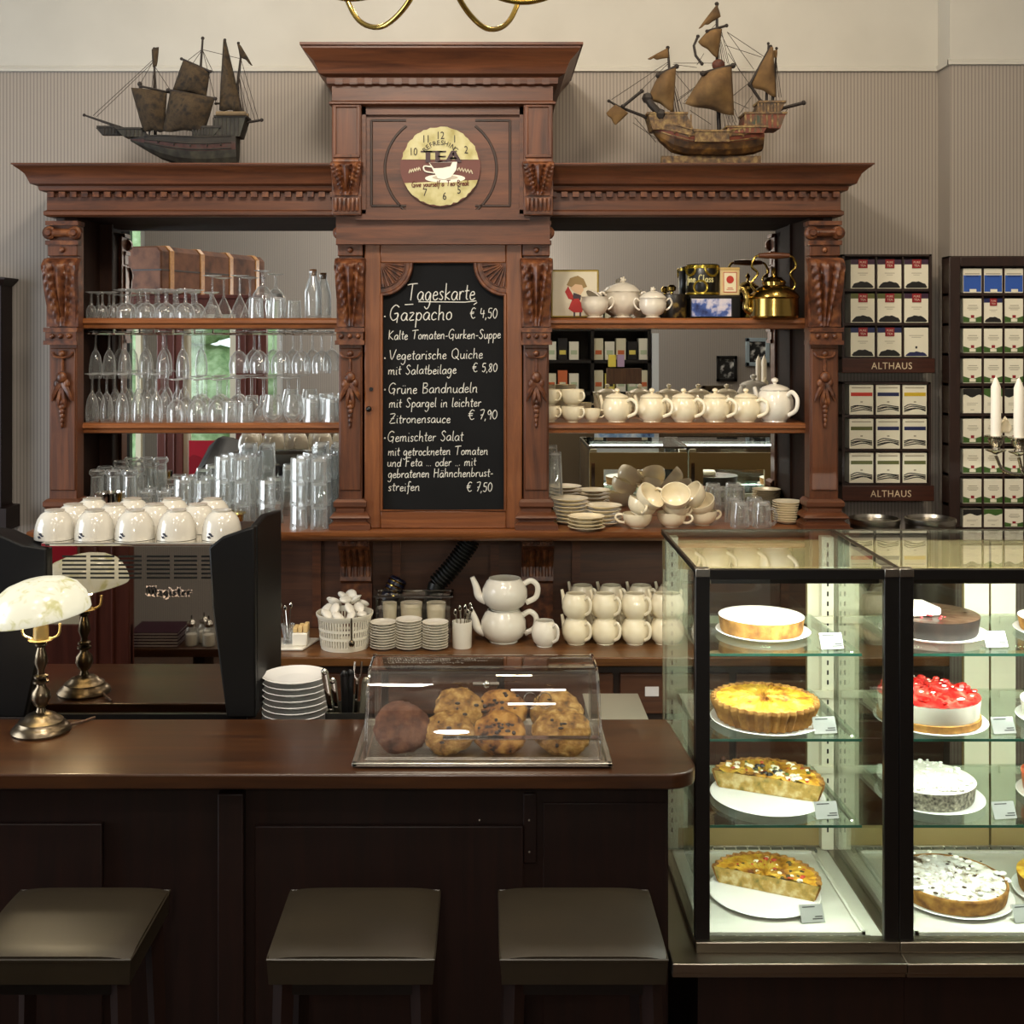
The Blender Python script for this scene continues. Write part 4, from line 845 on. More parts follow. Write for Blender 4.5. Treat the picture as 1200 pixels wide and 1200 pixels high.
def stack(cols, Y, n, txt):
    for i, px in enumerate(cols):
        for k in range(n): FACET.place((X(px, Y), Y, ZUC+k*.1055), txt.format(nth(i), tier[k]), 'stacked tumblers on the left counter', rz=.2*i)
stack((214, 237), 5.38, 2, '{} front ribbed tumbler, {} tier, low stack beside the latte glasses')
stack((221, 244), 5.53, 2, '{} rear ribbed tumbler, {} tier, low stack beside the latte glasses')
stack((261, 284), 5.365, 3, '{} front ribbed tumbler, {} tier, in the tall stack above the white cups')
stack((268, 291), 5.455, 3, '{} second-row ribbed tumbler, {} tier, in the tall stack above the white cups')
stack((276, 299), 5.545, 3, '{} rear ribbed tumbler, {} tier, in the tall stack above the white cups')
stack((313,), 5.36, 2, '{} front ribbed tumbler, {} tier, between the two tall tumbler stacks')
stack((322,), 5.47, 2, '{} rear ribbed tumbler, {} tier, between the two tall tumbler stacks')
stack((350, 374), 5.30, 3, '{} front ribbed tumbler, {} tier, in the stack beside the chalkboard')
stack((357, 380), 5.42, 3, '{} second-row ribbed tumbler, {} tier, in the stack beside the chalkboard')
stack((364, 387), 5.54, 3, '{} rear ribbed tumbler, {} tier, in the stack beside the chalkboard')
# corked bottle
t = thing('glass_bottle', 'clear glass bottle with a cork on the top left shelf beside the chalkboard', 'bottle', (X(367, 5.51), 5.51, S1))
m = M(); m.lathe([(0, .004), (.036, 0), (.039, .008), (.039, .12), (.03, .16), (.018, .19), (.016, .205), (.019, .208), (.019, .216), (.015, .216), (.0145, .19), (.036, .118), (.036, .012), (0, .012)], n=24); obj('body', m, GLASS, t)
m = M(); m.lathe([(0, .195), (.013, .195), (.016, .225), (0, .227)], n=14); obj('cork', m, spots('cork', ['#4a2d18', '#8a6238'], 60, .9), t)
# steel milk pitchers and brass bowls behind the cups
t = thing('milk_pitcher', 'shiny steel milk pitcher on the upper counter behind the white cups', 'pitcher', (X(129, 5.28), 5.28, ZUC))
m = M(); m.lathe([(0, .004), (.06, 0), (.066, .01), (.064, .06), (.058, .11), (.066, .165), (.064, .165), (.056, .11), (.062, .06), (0, .01)], n=28); obj('body', m, CHROME, t)
m = M(); m.tube(smooth_pts([(-.062, 0, .14), (-.10, 0, .14), (-.105, 0, .09), (-.063, 0, .05)]), .006, 8); obj('handle', m, CHROME, t)
for i, (px, Y, w_) in enumerate(((186, 5.27, 'behind the middle cups'), (268, 5.285, 'behind the rightmost cups'))):
    t = thing('brass_bowl', 'small brass bowl on the upper counter %s' % w_, 'bowl', (X(px, Y), Y, ZUC)); m = M(); m.lathe([(0, .004), (.04, 0), (.06, .02), (.066, .095 - .03*i), (.078, .102 - .03*i), (.064, .095 - .03*i), (.056, .024), (0, .01)], n=28); obj('body', m, BRASS, t)
    m = M(); m.box(-.11, -.07, -.008, .008, .094-.03*i, .1-.03*i); obj('handle', m, BRASSD, t)
# ================================================================ china
def wall(prof, t=.003): # outer profile from foot to rim, closed with an inner wall
    return [(0, prof[0][1])] + prof + [(max(r-t, .001), z) for r, z in prof[::-1][:-1]] + [(0, prof[0][1]+t*2)]
def teapot(r, h, name='teapot', lid=True, m_=WHITE, spout=True, hr=1.42):
    def fn():
        t = thing(name, '', 'teapot' if spout else 'jug')
        body = [(r*.62, 0), (r*.60, h*.03), (r*.86, h*.18), (r*.99, h*.42), (r*.97, h*.66), (r*.80, h*.9), (r*.70, h*.97), (r*.70, h)]
        m = M()
        m.lathe(wall(body, .004) if not lid else [(0, 0)] + body + [(0, h)], n=30); obj('body', m, m_, t, smooth=50)
        if spout:
            m = M(); m.tube(smooth_pts([(-r*.80, 0, h*.30), (-r*1.12, 0, h*.42), (-r*1.25, 0, h*.72), (-r*1.42, 0, h*1.02)], 5), [r*.24-(r*.24-r*.105)*i/15 for i in range(16)], 10); obj('spout', m, m_, t)
        m = M(); m.tube(smooth_pts([(r*.84, 0, h*.82), (r*1.15, 0, h*.92), (r*hr, 0, h*.74), (r*(hr-.07), 0, h*.40), (r*.92, 0, h*.22)], 5), r*.095, 10, flat=(1.25, .9)); obj('handle', m, m_, t)
        if lid:
            m = M(); m.lathe([(r*.78, h*.955), (r*.79, h*.985), (r*.66, h*1.05), (r*.34, h*1.12), (r*.12, h*1.145), (0, h*1.145)], n=26); l = obj('lid', m, m_, t)
            m = M(); m.lathe([(r*.10, h*1.13), (r*.09, h*1.17), (r*.19, h*1.23), (r*.18, h*1.30), (0, h*1.35)], n=14); obj('knob', m, m_, l)
        return t
    return Kind(fn)
POT = teapot(.068, .114, m_=CREAM, hr=1.62)
for i, px in enumerate((723, 764, 801, 838, 874)):
    POT.place((X(px, 5.46), 5.46, S2), '%s small lidded cream teapot from the left on the middle right shelf' % nth(i), 'small lidded teapots', rz=-.75)
teapot(.086, .150, hr=1.5).place((X(908, 5.46), 5.46, S2), 'biggest white teapot on the middle right shelf, beside the end pilaster', rz=-.95)
def cup(r, h, m_=WHITE, name='cup', logo=None, cat='cup', flipz=False):
    def fn():
        t = thing(name, '', cat); m = M(); pr = wall([(r*.50, 0), (r*.48, h*.06), (r*.66, h*.14), (r*.84, h*.32), (r*.95, h*.56), (r, h*.8), (r, h)], .003)
        if flipz: pr = [(a, h-z) for a, z in pr][::-1]
        m.lathe(pr, n=28); obj('body', m, m_, t, smooth=50)
        f = (lambda z: h-z) if flipz else (lambda z: z)
        m = M(); m.tube(smooth_pts([(r*.95, 0, f(h*.85)), (r*1.35, 0, f(h*.86)), (r*1.48, 0, f(h*.6)), (r*1.2, 0, f(h*.36)), (r*.84, 0, f(h*.34))], 4), r*.085, 8); obj('handle', m, m_, t)
        if logo is not None:
            m = M(); rnd = random.Random(3)
            for k in range(5):
                a0 = math.radians(logo+rnd.uniform(-7, 7)); P = []
                for j in range(5):
                    a = a0+j*.035; zz = h*(.10+.035*k+.025*rnd.random()); rr = r*1.003*(.99+.0*zz); q = min(1, (h-zz)/h); rr = r*(1-.06*(1-q)*1.2)+.001
                    P.append((rr*math.cos(a), rr*math.sin(a), zz))
                m.tube(P, .0022, 4)
            obj('printed_mark', m, mat('cup_mark_blue', '#23283a', .5), t)
        return t
    return Kind(fn)
SC = cup(.052, .073, CREAM, 'milk_cup')
for a in ((644, 5.46, 0, 'leftmost cup, lower tier, beside the chalkboard pilaster'), (644, 5.46, 1, 'leftmost cup, upper tier, beside the chalkboard pilaster'), (671, 5.435, 0, 'second cup, lower tier'), (671, 5.435, 1, 'second cup, upper tier')):
    SC.place((X(a[0], a[1]), a[1]+.0, S2+a[2]*.0745), 'cream %s on the middle right shelf' % a[3], 'stacked cream cups', rz=-.9)
cup(.038, .06, CREAM, 'milk_jug', cat='jug').place((X(694, 5.45), 5.45, S2), 'small cream milk jug between stacked cups and teapots, middle right shelf')
# top right shelf
GILT = mat('porcelain_ivory', '#e9dfcc', .2, coat=.3)
def bowl_lid(r, h, name, lab, px, Y, cat, lid=True, hand=2, fin=True):
    t = thing(name, lab, cat, (X(px, Y), Y, S1)); m = M()
    b = [(r*.55, 0), (r*.6, h*.03), (r*.42, h*.10), (r*.72, h*.22), (r*.97, h*.5), (r*1.0, h*.72), (r*.93, h*.92), (r*1.0, h)]
    m.lathe(wall(b, .003), n=32, flute=lambda i, k: .012*math.cos(i*PI/2)); obj('body', m, GILT, t, smooth=50)
    for k in ((-1, 1) if hand == 2 else (1,)):
        m = M(); m.tube(smooth_pts([(k*r*.95, 0, h*.85), (k*r*1.25, 0, h*.98), (k*r*1.4, 0, h*.75), (k*r*1.2, 0, h*.5), (k*r*.95, 0, h*.4)], 4), r*.07, 8); obj('handle', m, GILT, t)
    if lid:
        m = M(); m.lathe([(r*1.02, h*.99), (r*1.0, h*1.03), (r*.7, h*1.22), (r*.25, h*1.34), (0, h*1.36)], n=28); l = obj('lid', m, GILT, t)
        m = M(); m.ball((0, 0, h*1.42), (r*.14, r*.14, h*.09), 10, 6)
        for i in range(5): a = i*2*PI/5; m.ball((r*.13*math.cos(a), 0, h*1.44+r*.13*math.sin(a)), r*.07, 8, 5)
        obj('flower_knob', m, GILT, l)
    return t
bowl_lid(.080, .125, 'tureen', 'large ivory porcelain tureen with flower knob, behind two sugar bowls', 730, 5.575, 'tureen')
ob = bowl_lid(.062, .098, 'sugar_bowl', 'open ivory sugar bowl with its lid tipped inside, beside the picture tin', 697, 5.47, 'bowl', lid=False, hand=1)
o = None
m = M(); m.lathe([(.055, 0), (.054, .004), (.035, .018), (.012, .024), (.012, .034), (0, .038)], n=24); o = obj('lid', m, GILT, ob); o.location = (.004, .005, .088); o.rotation_euler = (-.25, .75, 0)
bowl_lid(.062, .092, 'sugar_bowl', 'lidded ivory sugar bowl with two handles, before the dark tin', 765, 5.46, 'bowl')
# picture tin
Yt = 5.56; x0, x1, z0, z1 = X(645, Yt), X(702, Yt), S1+.002, Z(316, Yt)
t = thing('picture_tin', 'square cream tin with a gold border and a painted child, leaning at the pilaster', 'tin', ((x0+x1)/2, Yt, S1)); m = M(); m.box(x0, x1, Yt, Yt+.05, z0, z1); obj('body', m, mat('tin_gold', '#a8924a', .35, .5), t, True, .006)
m = M(); m.box(x0+.01, x1-.01, Yt-.002, Yt, z0+.01, z1-.01, 0); s = (x1-x0)/57; q = lambda px, py: (X(px, Yt), Yt-.004, Z(py, Yt))
def blob(pts, mi, d=.0): m.prism([(X(a, Yt), Z(b, Yt)) for a, b in pts], Yt-.0035-d, Yt-.002, mi)
blob([(664, 334), (668, 326), (677, 323), (684, 327), (688, 336), (681, 339), (672, 338)], 2)
blob([(668, 338), (673, 342), (680, 346), (684, 340), (682, 334), (674, 333)], 3, .0004)
blob([(666, 335), (662, 342), (666, 350), (672, 352), (671, 345), (667, 338)], 1, .0002)
blob([(671, 350), (666, 362), (672, 366), (682, 366), (684, 360), (678, 350)], 1, .0002)
blob([(672, 343), (670, 352), (680, 352), (681, 346)], 4, .0001)
m.box(X(672, Yt), X(674, Yt), Yt-.0035, Yt-.002, Z(371, Yt), Z(366, Yt), 4); m.box(X(679, Yt), X(681, Yt), Yt-.0035, Yt-.002, Z(371, Yt), Z(366, Yt), 4)
obj('painted_front', m, [mat('tin_cream', '#e3d9be', .45), mat('tin_red', '#b3261e', .5), mat('tin_hat', '#9a7f4e', .5), mat('tin_skin', '#dcb891', .5), mat('tin_dark', '#3d2a33', .5)], t, True, smooth=0)
# dark tin, canister, blue tin box, beige tin
t = thing('patterned_tin', 'dark round tin with gold pattern behind the lidded sugar bowl', 'tin', (X(787, 5.58), 5.58, S1)); m = M(); m.lathe([(0, 0), (.068, 0), (.07, .004), (.07, .105), (.066, .112), (0, .114)], n=30); obj('body', m, spots('tin_pattern', ['#171310', '#2a2118', '#7a6430'], 26, .35, pos=[.4, .52, .64]), t)
m = M(); m.lathe([(.008, .112), (.008, .125), (.02, .13), (.022, .145), (.012, .156), (0, .158)], n=14); obj('knob', m, BRASS, t)
Yb = 5.50; x0, x1, xe = X(809, Yb), X(857, Yb), X(868, Yb); zt = Z(346, Yb)
t = thing('tin_box', 'oblong tin box with blue and white picture under the black canister', 'tin', ((x0+xe)/2, Yb, S1)); m = M(); m.box(x0, xe, Yb, Yb+.13, S1+.001, zt-.01); obj('body', m, BLACK, t, True, .004)
m = M(); m.box(x0-.002, xe+.002, Yb-.002, Yb+.132, zt-.012, zt); obj('lid', m, mat('tin_lid_dark', '#29261f', .35, .4), t, True, .003)
m = M(); m.box(x0+.006, x1, Yb-.002, Yb, S1+.008, zt-.016); obj('picture', m, spots('tin_picture', ['#202c5c', '#4a64a8', '#c9c6d6', '#e8dcd8'], 13, .35, pos=[.36, .46, .52, .62]), t, True)
xc = X(824, Yb+.06); r = 19.5*(Yb)/F
t = thing('tea_canister', 'black and gold round canister standing on the blue tin box', 'canister', (xc, Yb+.075, zt)); hh = Z(309, Yb)-zt
m = M(); m.lathe([(0, 0), (r-.002, 0), (r, .004), (r, hh-.004), (r-.003, hh), (0, hh-.002)], n=36, mi=0); obj('body', m, mat('canister_black', '#15130f', .3), t)
m = M(); m.lathe([(r+.001, .004), (r+.0015, .014)], n=36); m.lathe([(r+.0015, hh-.02), (r+.0015, hh-.006)], n=36)
def cyl(a, z, d=.002): return ((r+d)*math.sin(a), -(r+d)*math.cos(a), z)
for (a0, zc, rr) in ((.45, hh*.86, .035), (-.30, hh*.05+.03, .03), (-1.0, hh*.85, .03)):
    m.tube([cyl(a0+rr/r*math.cos(b), min(hh-.01, max(.01, zc+rr*math.sin(b)))) for b in [2*PI*i/20 for i in range(20)]], .006, 5, closed=True)
obj('gold_ornament', m, mat('canister_gold', '#b59a3c', .25, .8), t)
m = M(); ss, wd = strokes('fine Class')
for st in ss: m.tube([cyl(-1.25+p[0]/wd*1.75, hh*.42+p[1]*.0165) for p in smooth_pts([(p[0], p[1], 0) for p in st])], .0028, 5)
obj('script', m, mat('canister_script', '#d9cf94', .4), t)
x0, x1 = X(845, Yb), X(868, Yb)
t = thing('beige_tin', 'beige square tea tin with a red dot standing on the blue tin box', 'tin', ((x0+x1)/2, Yb, zt)); z1 = Z(313, Yb)
m = M(); m.box(x0, x1, Yb+.02, Yb+.11, zt, z1-.012); obj('body', m, mat('tin_beige', '#d8bd86', .4), t, True, .004)
m = M(); m.box(x0-.001, x1+.001, Yb+.019, Yb+.111, z1-.014, z1); obj('lid', m, mat('tin_beige_lid', '#c9a766', .4), t, True, .004)
m = M(); y = Yb+.018; m.box(x0+.014, x1-.014, y, y+.002, zt+.014, z1-.022, 0)
for u in ((x0+.014, x1-.014, zt+.014, zt+.017), (x0+.014, x1-.014, z1-.025, z1-.022), (x0+.014, x0+.017, zt+.014, z1-.022), (x1-.017, x1-.014, zt+.014, z1-.022)): m.box(u[0], u[1], y-.0008, y, u[2], u[3], 1)
m.prism([((x0+x1)/2+.017*math.cos(2*PI*i/20), (zt+z1)/2+.008+.018*math.sin(2*PI*i/20)) for i in range(20)], y-.0012, y, 1)
m.box((x0+x1)/2-.016, (x0+x1)/2+.016, y-.0008, y, zt+.026, zt+.029, 1); m.box((x0+x1)/2-.012, (x0+x1)/2+.012, y-.0008, y, zt+.033, zt+.036, 1)
obj('paper_label', m, [mat('tin_label', '#e9dcb4', .5), mat('tin_label_red', '#b8321f', .5)], t, True, smooth=0)
# copper kettle
Yk = 5.41; t = thing('copper_kettle', 'polished brass kettle with wooden handle at the end of the top right shelf', 'kettle', (X(907, Yk), Yk, S1)); s = Yk/F
m = M(); m.lathe([(0, 0), (27*s, 0), (28.5*s, 2*s), (28*s, 22*s), (29.5*s, 24*s), (28*s, 27*s), (20*s, 35*s), (13*s, 38*s), (13*s, 41*s), (0, 41*s)], n=36); obj('body', m, COPPER, t)
m = M(); m.lathe([(14*s, 40*s), (14*s, 42*s), (9*s, 47*s), (3*s, 49*s), (0, 49.5*s)], n=26); l = obj('lid', m, COPPER, t)
m = M(); m.lathe([(2*s, 49*s), (1.6*s, 52*s), (3.4*s, 55*s), (1.5*s, 58*s), (0, 60*s)], n=14); obj('knob', m, BRASS, l)
m = M(); m.tube(smooth_pts([(-25*s, 0, 8*s), (-32*s, 0, 12*s), (-31*s, 0, 24*s), (-36*s, 0, 34*s), (-39*s, 0, 35*s)], 4), [6*s-(3.6*s)*i/16 for i in range(17)], 10); obj('spout', m, COPPER, t)
for k in (-1, 1):
    m = M(); m.tube(smooth_pts([(k*21*s, 0, 31*s), (k*26*s-1*s, 0, 40*s), (k*19*s, 0, 52*s), (k*26*s, 0, 60*s), (k*22*s, 0, 71*s), (k*16*s, 0, 73*s)], 4), 1.5*s, 8); obj('handle_arm', m, BRASS, t)
m = M(); m.lathe([(0, -19*s), (2.6*s, -18*s), (3.6*s, -8*s), (4.1*s, 0), (3.6*s, 8*s), (2.6*s, 18*s), (0, 19*s)], n=14); m.v = [(z, y, x+73*s) for x, y, z in m.v]; obj('handle_grip', m, W['x'], t)
# ================================================================ lower right counter: plates, cups, glass mugs
def plate(r, h=.016, name='plate', m_=CREAM):
    def fn():
        m = M(); m.lathe([(0, .002), (r*.55, 0), (r*.58, .002), (r*.95, h-.003), (r, h), (r*.97, h+.001), (r*.62, .006), (r*.5, .005), (0, .005)], n=40); return tag(obj(name, m, m_, smooth=30), '', 'plate')
    return Kind(fn)
P1 = plate(.088); P2 = plate(.084); P3 = plate(.07)
def pile(kind, px, Y, z, n, dz, txt, group, jit=.002):
    for k in range(n):
        kind.place((X(px, Y)+random.uniform(-jit, jit), Y+random.uniform(-jit, jit), z+k*dz), txt % (('lowest', 'topmost')[k > 0] if k in (0, n-1) else nth(k) + ' from the bottom'), group)
pile(P1, 668, 5.47, ZUC, 7, .0165, 'cream plate, %s in the tall pile beside the chalkboard pilaster', 'plates on the right counter')
pile(P2, 707, 5.42, ZUC, 5, .0185, 'cream plate, %s in the pile between saucers and cups', 'plates on the right counter')
SAUC = plate(.083, .015, 'saucer')
pile(SAUC, 687, 5.285, ZUC, 4, .0155, 'cream saucer, %s in the front pile at the counter edge', 'saucers on the right counter')
pile(P3, 923, 5.47, ZUC, 9, .0105, 'white plate, %s in the pile beside the end pilaster', 'plates at the counter end', .0008)
RC = cup(.066, .066, CREAM, 'tea_cup')
for nm, px, Y, ch in (('first', 747, 5.33, ((0, 0, 2.9), (.1, -.42, 1.9), (-.25, .55, 2.2))), ('second', 787, 5.36, ((0, 0, -.5), (.15, .42, 1.2), (.1, -.6, 2.0))), ('third', 823, 5.41, ((0, 0, .4), (.3, -.4, 2.1), (-.35, .5, 1.6)))):
    T = Matrix.Translation((X(px, Y), Y, ZUC))
    for i, (rx, ry, rz) in enumerate(ch):
        if i: T = T @ Matrix.Translation((0, 0, .058)) @ Matrix.Rotation(rx, 4, 'X') @ Matrix.Rotation(ry, 4, 'Y')
        T = T @ Matrix.Rotation(rz, 4, 'Z')
        o = RC.place((0, 0, 0), 'cream tea cup, %s in the %s leaning cup heap from the left' % (('upright at the bottom', 'tilted in the middle', 'topmost')[i], nm), 'heaped tea cups'); o.location = T.to_translation(); o.rotation_euler = T.to_euler()
def mug():
    t = thing('glass_mug', '', 'glass'); m = M(); m.lathe(flip([(0, .01), (.03, .008), (.033, 0), (.036, .01), (.043, .115), (.041, .115), (.033, .016), (0, .016)], .115, True), n=20); obj('body', m, GLASS, t)
    m = M(); m.tube(smooth_pts([(.036, 0, .085), (.07, 0, .085), (.078, 0, .05), (.066, 0, .02), (.042, 0, .025)], 4), .006, 8); obj('handle', m, GLASS, t); return t
K = Kind(mug)
for i, (px, Y, l) in enumerate(((867, 5.36, 'front left'), (893, 5.36, 'front right, before the plate pile'), (860, 5.49, 'back left'), (884, 5.49, 'back right'))): K.place((X(px, Y), Y, ZUC), 'glass mug upside down on the upper counter, %s of four' % l, 'glass mugs', rz=-.9)
LONG.place((X(650, 5.52), 5.52, ZUC+.1205), 'lone tall glass upside down on the plate pile beside the chalkboard pilaster')
# ================================================================ worktop: caddy, basket, saucers, teapots
zw = ZWT
Yw = 5.26
t = thing('condiment_tray', 'white tray with a pot of sugar lumps and spoons beside the coffee machine', 'tray', (X(346, Yw), Yw, zw)); m = M(); a, b = X(322, Yw), X(364, Yw); m.prismz([(a, Yw-.03), (b-.03, Yw-.03), (b+.02, Yw+.15), (a, Yw+.15)], zw, zw+.012); obj('base', m, WHITE, t, True, .004)
m = M(); m.box(X(342, Yw), X(360, Yw), Yw+.0, Yw+.08, zw+.012, zw+.07); o = obj('pot', m, WHITE, t, True, .006)
m = M(); 
for i in range(9): m.box(X(343+6*(i % 3), Yw), X(348+6*(i % 3), Yw), Yw+.005+.024*(i//3), Yw+.025+.024*(i//3), zw+.07, zw+.092+.012*((i*7) % 3)/2)
obj('sugar_lump', m, mat('sugar_lump', '#d9b87c', .8), o, True, .003)
t = thing('spoon_glass', 'small glass with spoons standing on the white sugar tray', 'glass', (X(335, Yw), Yw+.05, zw+.0135)); m = M(); m.lathe([(0, .003), (.022, 0), (.018, .02), (.03, .085), (.029, .085), (.017, .022), (0, .01)], n=18); obj('body', m, GLASS, t)
for i, (dx, dz) in enumerate(((-.06, .15), (-.035, .165), (-.015, .15), (.008, .16))):
    m = M(); m.tube([(dx*.1, 0, .02), (dx, .01*i, dz)], .0025, 6); m.ball((dx, .01*i, dz), (.008, .004, .014), 8, 5); obj('spoon', m, CHROME, t)
Yb2 = 5.30; rb = .124
t = thing('white_basket', 'round white plastic basket of wrapped portions on the worktop', 'basket', (X(404, Yb2), Yb2, zw)); hb = .155
m = M(); m.lathe([(0, .003), (rb*.84, 0), (rb*.86, .02), (rb*.855, .02), (rb*.83, .006), (0, .006)], n=48); m.lathe([(rb*.955, hb-.024), (rb*.965, hb-.02), (rb*1.02, hb-.008), (rb*1.02, hb), (rb*.99, hb), (rb*.95, hb-.02)], n=48)
for z in (.055, .09): m.lathe([(rb*(.862+.10*z/hb), z-.006), (rb*(.866+.10*z/hb), z), (rb*(.862+.10*z/hb), z+.006)], n=48)
for i in range(56):
    a = 2*PI*i/56; p = lambda z, s: ((rb*(.858+.11*z/hb))*math.cos(a+s), (rb*(.858+.11*z/hb))*math.sin(a+s), z)
    m.add([p(.012, -.03), p(.012, .03), p(hb-.016, .03), p(hb-.016, -.03)], [(0, 1, 2, 3)])
obj('body', m, mat('basket_plastic', '#e6dfcb', .4), t, smooth=40)
m = M(); a = -PI/2+.35; m.tube([(rb*1.0*math.cos(a), rb*1.0*math.sin(a), hb), (rb*1.03*math.cos(a), rb*1.03*math.sin(a), .06)], .004, 6); m.ball((rb*1.03*math.cos(a), rb*1.03*math.sin(a), .045), (.013, .008, .016), 10, 6); obj('hanging_spoon', m, BRASSD, t)
PKM = mat('portion_wrap', '#ded9cc', .35)
rnd = random.Random(4)
def packet():
    m = M(); m.ball((0, 0, .008), (.036, .024, .014), 14, 8); m.ball((.03, 0, .008), (.012, .016, .006), 8, 5); return tag(obj('wrapped_portion', m, PKM), '', 'packet')
K = Kind(packet)
spotsP = [(-.07, -.05, .02), (-.02, -.075, .015), (.04, -.07, .02), (.08, -.04, .02), (-.08, .01, .03), (-.035, -.03, .045), (.02, -.03, .045), (.065, .0, .045), (-.05, .03, .06), (0, .01, .075), (.045, .03, .07), (-.02, .05, .085), (.025, .06, .09), (.07, .05, .05)]
for i, (dx, dy, dz) in enumerate(spotsP):
    o = K.place((X(404, Yb2)+dx, Yb2+dy, zw+hb-.03+dz), 'white wrapped portion heaped in the white plastic basket', 'wrapped portions in the basket'); o.rotation_euler = (rnd.uniform(-.2, .7), rnd.uniform(-.7, .7), rnd.uniform(0, 6))
Yg = 5.40; a, b = X(437, Yg), X(531, Yg); z0, z1 = zw, Z(699, Yg)
t = thing('steel_container', 'oblong clear container with steel rim holding white tubs, behind the saucer stacks', 'container', ((a+b)/2, Yg, zw)); m = M()
m.box(a+.012, b-.012, Yg, Yg+.004, z0, z1-.0); m.box(a+.012, b-.012, Yg+.12, Yg+.124, z0, z1); m.box(a+.012, a+.016, Yg, Yg+.12, z0, z1); m.box(b-.016, b-.012, Yg, Yg+.12, z0, z1); m.box(a+.012, b-.012, Yg, Yg+.124, z0, z0+.004)
obj('body', m, ACRYL, t, True)
m = M()
for q in ((a, b, Yg-.012, Yg+.002), (a, b, Yg+.118, Yg+.132), (a, a+.014, Yg, Yg+.13), (b-.014, b, Yg, Yg+.13)): m.box(q[0], q[1], q[2], q[3], z1-.002, z1+.004)
obj('rim', m, CHROME, t, True)
for i, (p0, p1) in enumerate(((447, 464), (468, 494), (499, 522))):
    xa, xb = X(p0, Yg), X(p1, Yg); m = M(); m.lathe([(0, 0), ((xb-xa)*.42, 0), ((xb-xa)*.5, .145), ((xb-xa)*.5, .155), (0, .157)], c=((xa+xb)/2, Yg+.062, z0+.005), n=24); tag(obj('lidded_tub', m, CREAM), 'white tub, %s in the steel container' % ('leftmost', 'middle', 'rightmost')[i], 'tub', 'tubs in the steel container')
SS = plate(.0585, .013, 'saucer', WHITE)
for j, (px, n) in enumerate(((449, 10), (479, 11), (510, 10))): pile(SS, px, 5.27, zw, n, .0118, 'small white saucer, %%s in the %s saucer stack on the worktop' % ('left', 'middle', 'right')[j], 'saucers on the worktop', .001)
Yc = 5.29; t = thing('spoon_cup', 'white straight cup full of spoons on the worktop', 'cup', (X(541.5, Yc), Yc, zw)); m = M(); m.lathe(wall([(.041, 0), (.043, .004), (.044, .116)], .003), n=26); obj('body', m, WHITE, t)
for i, (dx, dy) in enumerate(((-.025, 0), (-.008, .02), (.012, -.01), (.02, .01), (.035, .0), (.03, .025))):
    m = M(); zt = .165+.012*(i % 3); m.tube([(dx*.4, dy*.4, .02), (dx*1.15, dy, zt-.02)], .003, 6); m.ball((dx*1.2, dy, zt-.01), (.0075, .004, .014), 8, 5); obj('spoon', m, CHROME, t)
BP = teapot(.104, .142, lid=False)
BP.place((X(590, 5.40), 5.40, zw), 'large open white teapot, lower of the stacked pair on the worktop', 'stacked large teapots', rz=.05)
BP.place((X(590, 5.40)+.006, 5.40, zw+.1425), 'large open white teapot, upper of the stacked pair on the worktop', 'stacked large teapots', rz=-.05)
teapot(.058, .112, 'milk_jug', False, WHITE, False).place((X(638, 5.32), 5.32, zw), 'white milk jug between the stacked teapot pair and the two-tier teapots', rz=-.8)
LP = teapot(.0635, .112, lid=False, m_=CREAM)
for j, (Y, dx, nm) in enumerate(((5.36, 0, 'front'), (5.53, 10, 'rear'))):
    for i, px in enumerate((675, 709, 744, 778)):
        for k in range(2): LP.place((X(px+dx*.75, Y), Y, zw+k*.1125), '%s open cream teapot from the left, %s tier, %s row on the worktop' % (nth(i), ('lower', 'upper')[k], nm), 'two-tier teapots on the worktop', rz=-.85)
# ribbed hose and banded tin in the niche
m = M(); a, b = Vector((X(512, 5.55), 5.590, ZWT+.22)), Vector((X(551, 5.57), 5.590, ZUC-.10)); n = 60
m.tube([a.lerp(b, i/n) + Vector((.012*math.sin(i/n*3), 0, 0)) for i in range(n+1)], [.047 if i % 4 < 2 else .035 for i in range(n+1)], 14); m.tube([(a.x-.035, 5.59, ZWT+.0), (a.x-.03, 5.59, ZWT+.12), tuple(a)], .04, 12)
tag(obj('ribbed_hose', m, mat('hose_black', '#12130f', .4)), 'thick black ribbed hose rising behind the steel container', 'hose')
t = thing('banded_jar', 'dark round jar with gold bands tilted behind the white basket', 'jar', (X(461, 5.585), 5.585, zw)); m = M(); r = .042
m.T = Matrix.Translation((0, 0, .19)) @ Matrix.Rotation(.45, 4, 'Y') @ Matrix.Rotation(-.25, 4, 'X'); m.lathe([(0, -.06), (r*.9, -.06), (r, -.04), (r, .05), (r*.8, .06), (0, .062)], n=28); obj('body', m, mat('jar_blue_black', '#171528', .3), t); m2 = M(); m2.T = m.T
for z in (-.01, .012, .035): m2.lathe([(r+.001, z), (r+.003, z+.004), (r+.001, z+.009)], n=28)
obj('gold_band', m2, BRASS, t)
m = M(); m.box(-.05, .05, -.045, .045, 0, .145); obj('stand', m, BLACK, t)
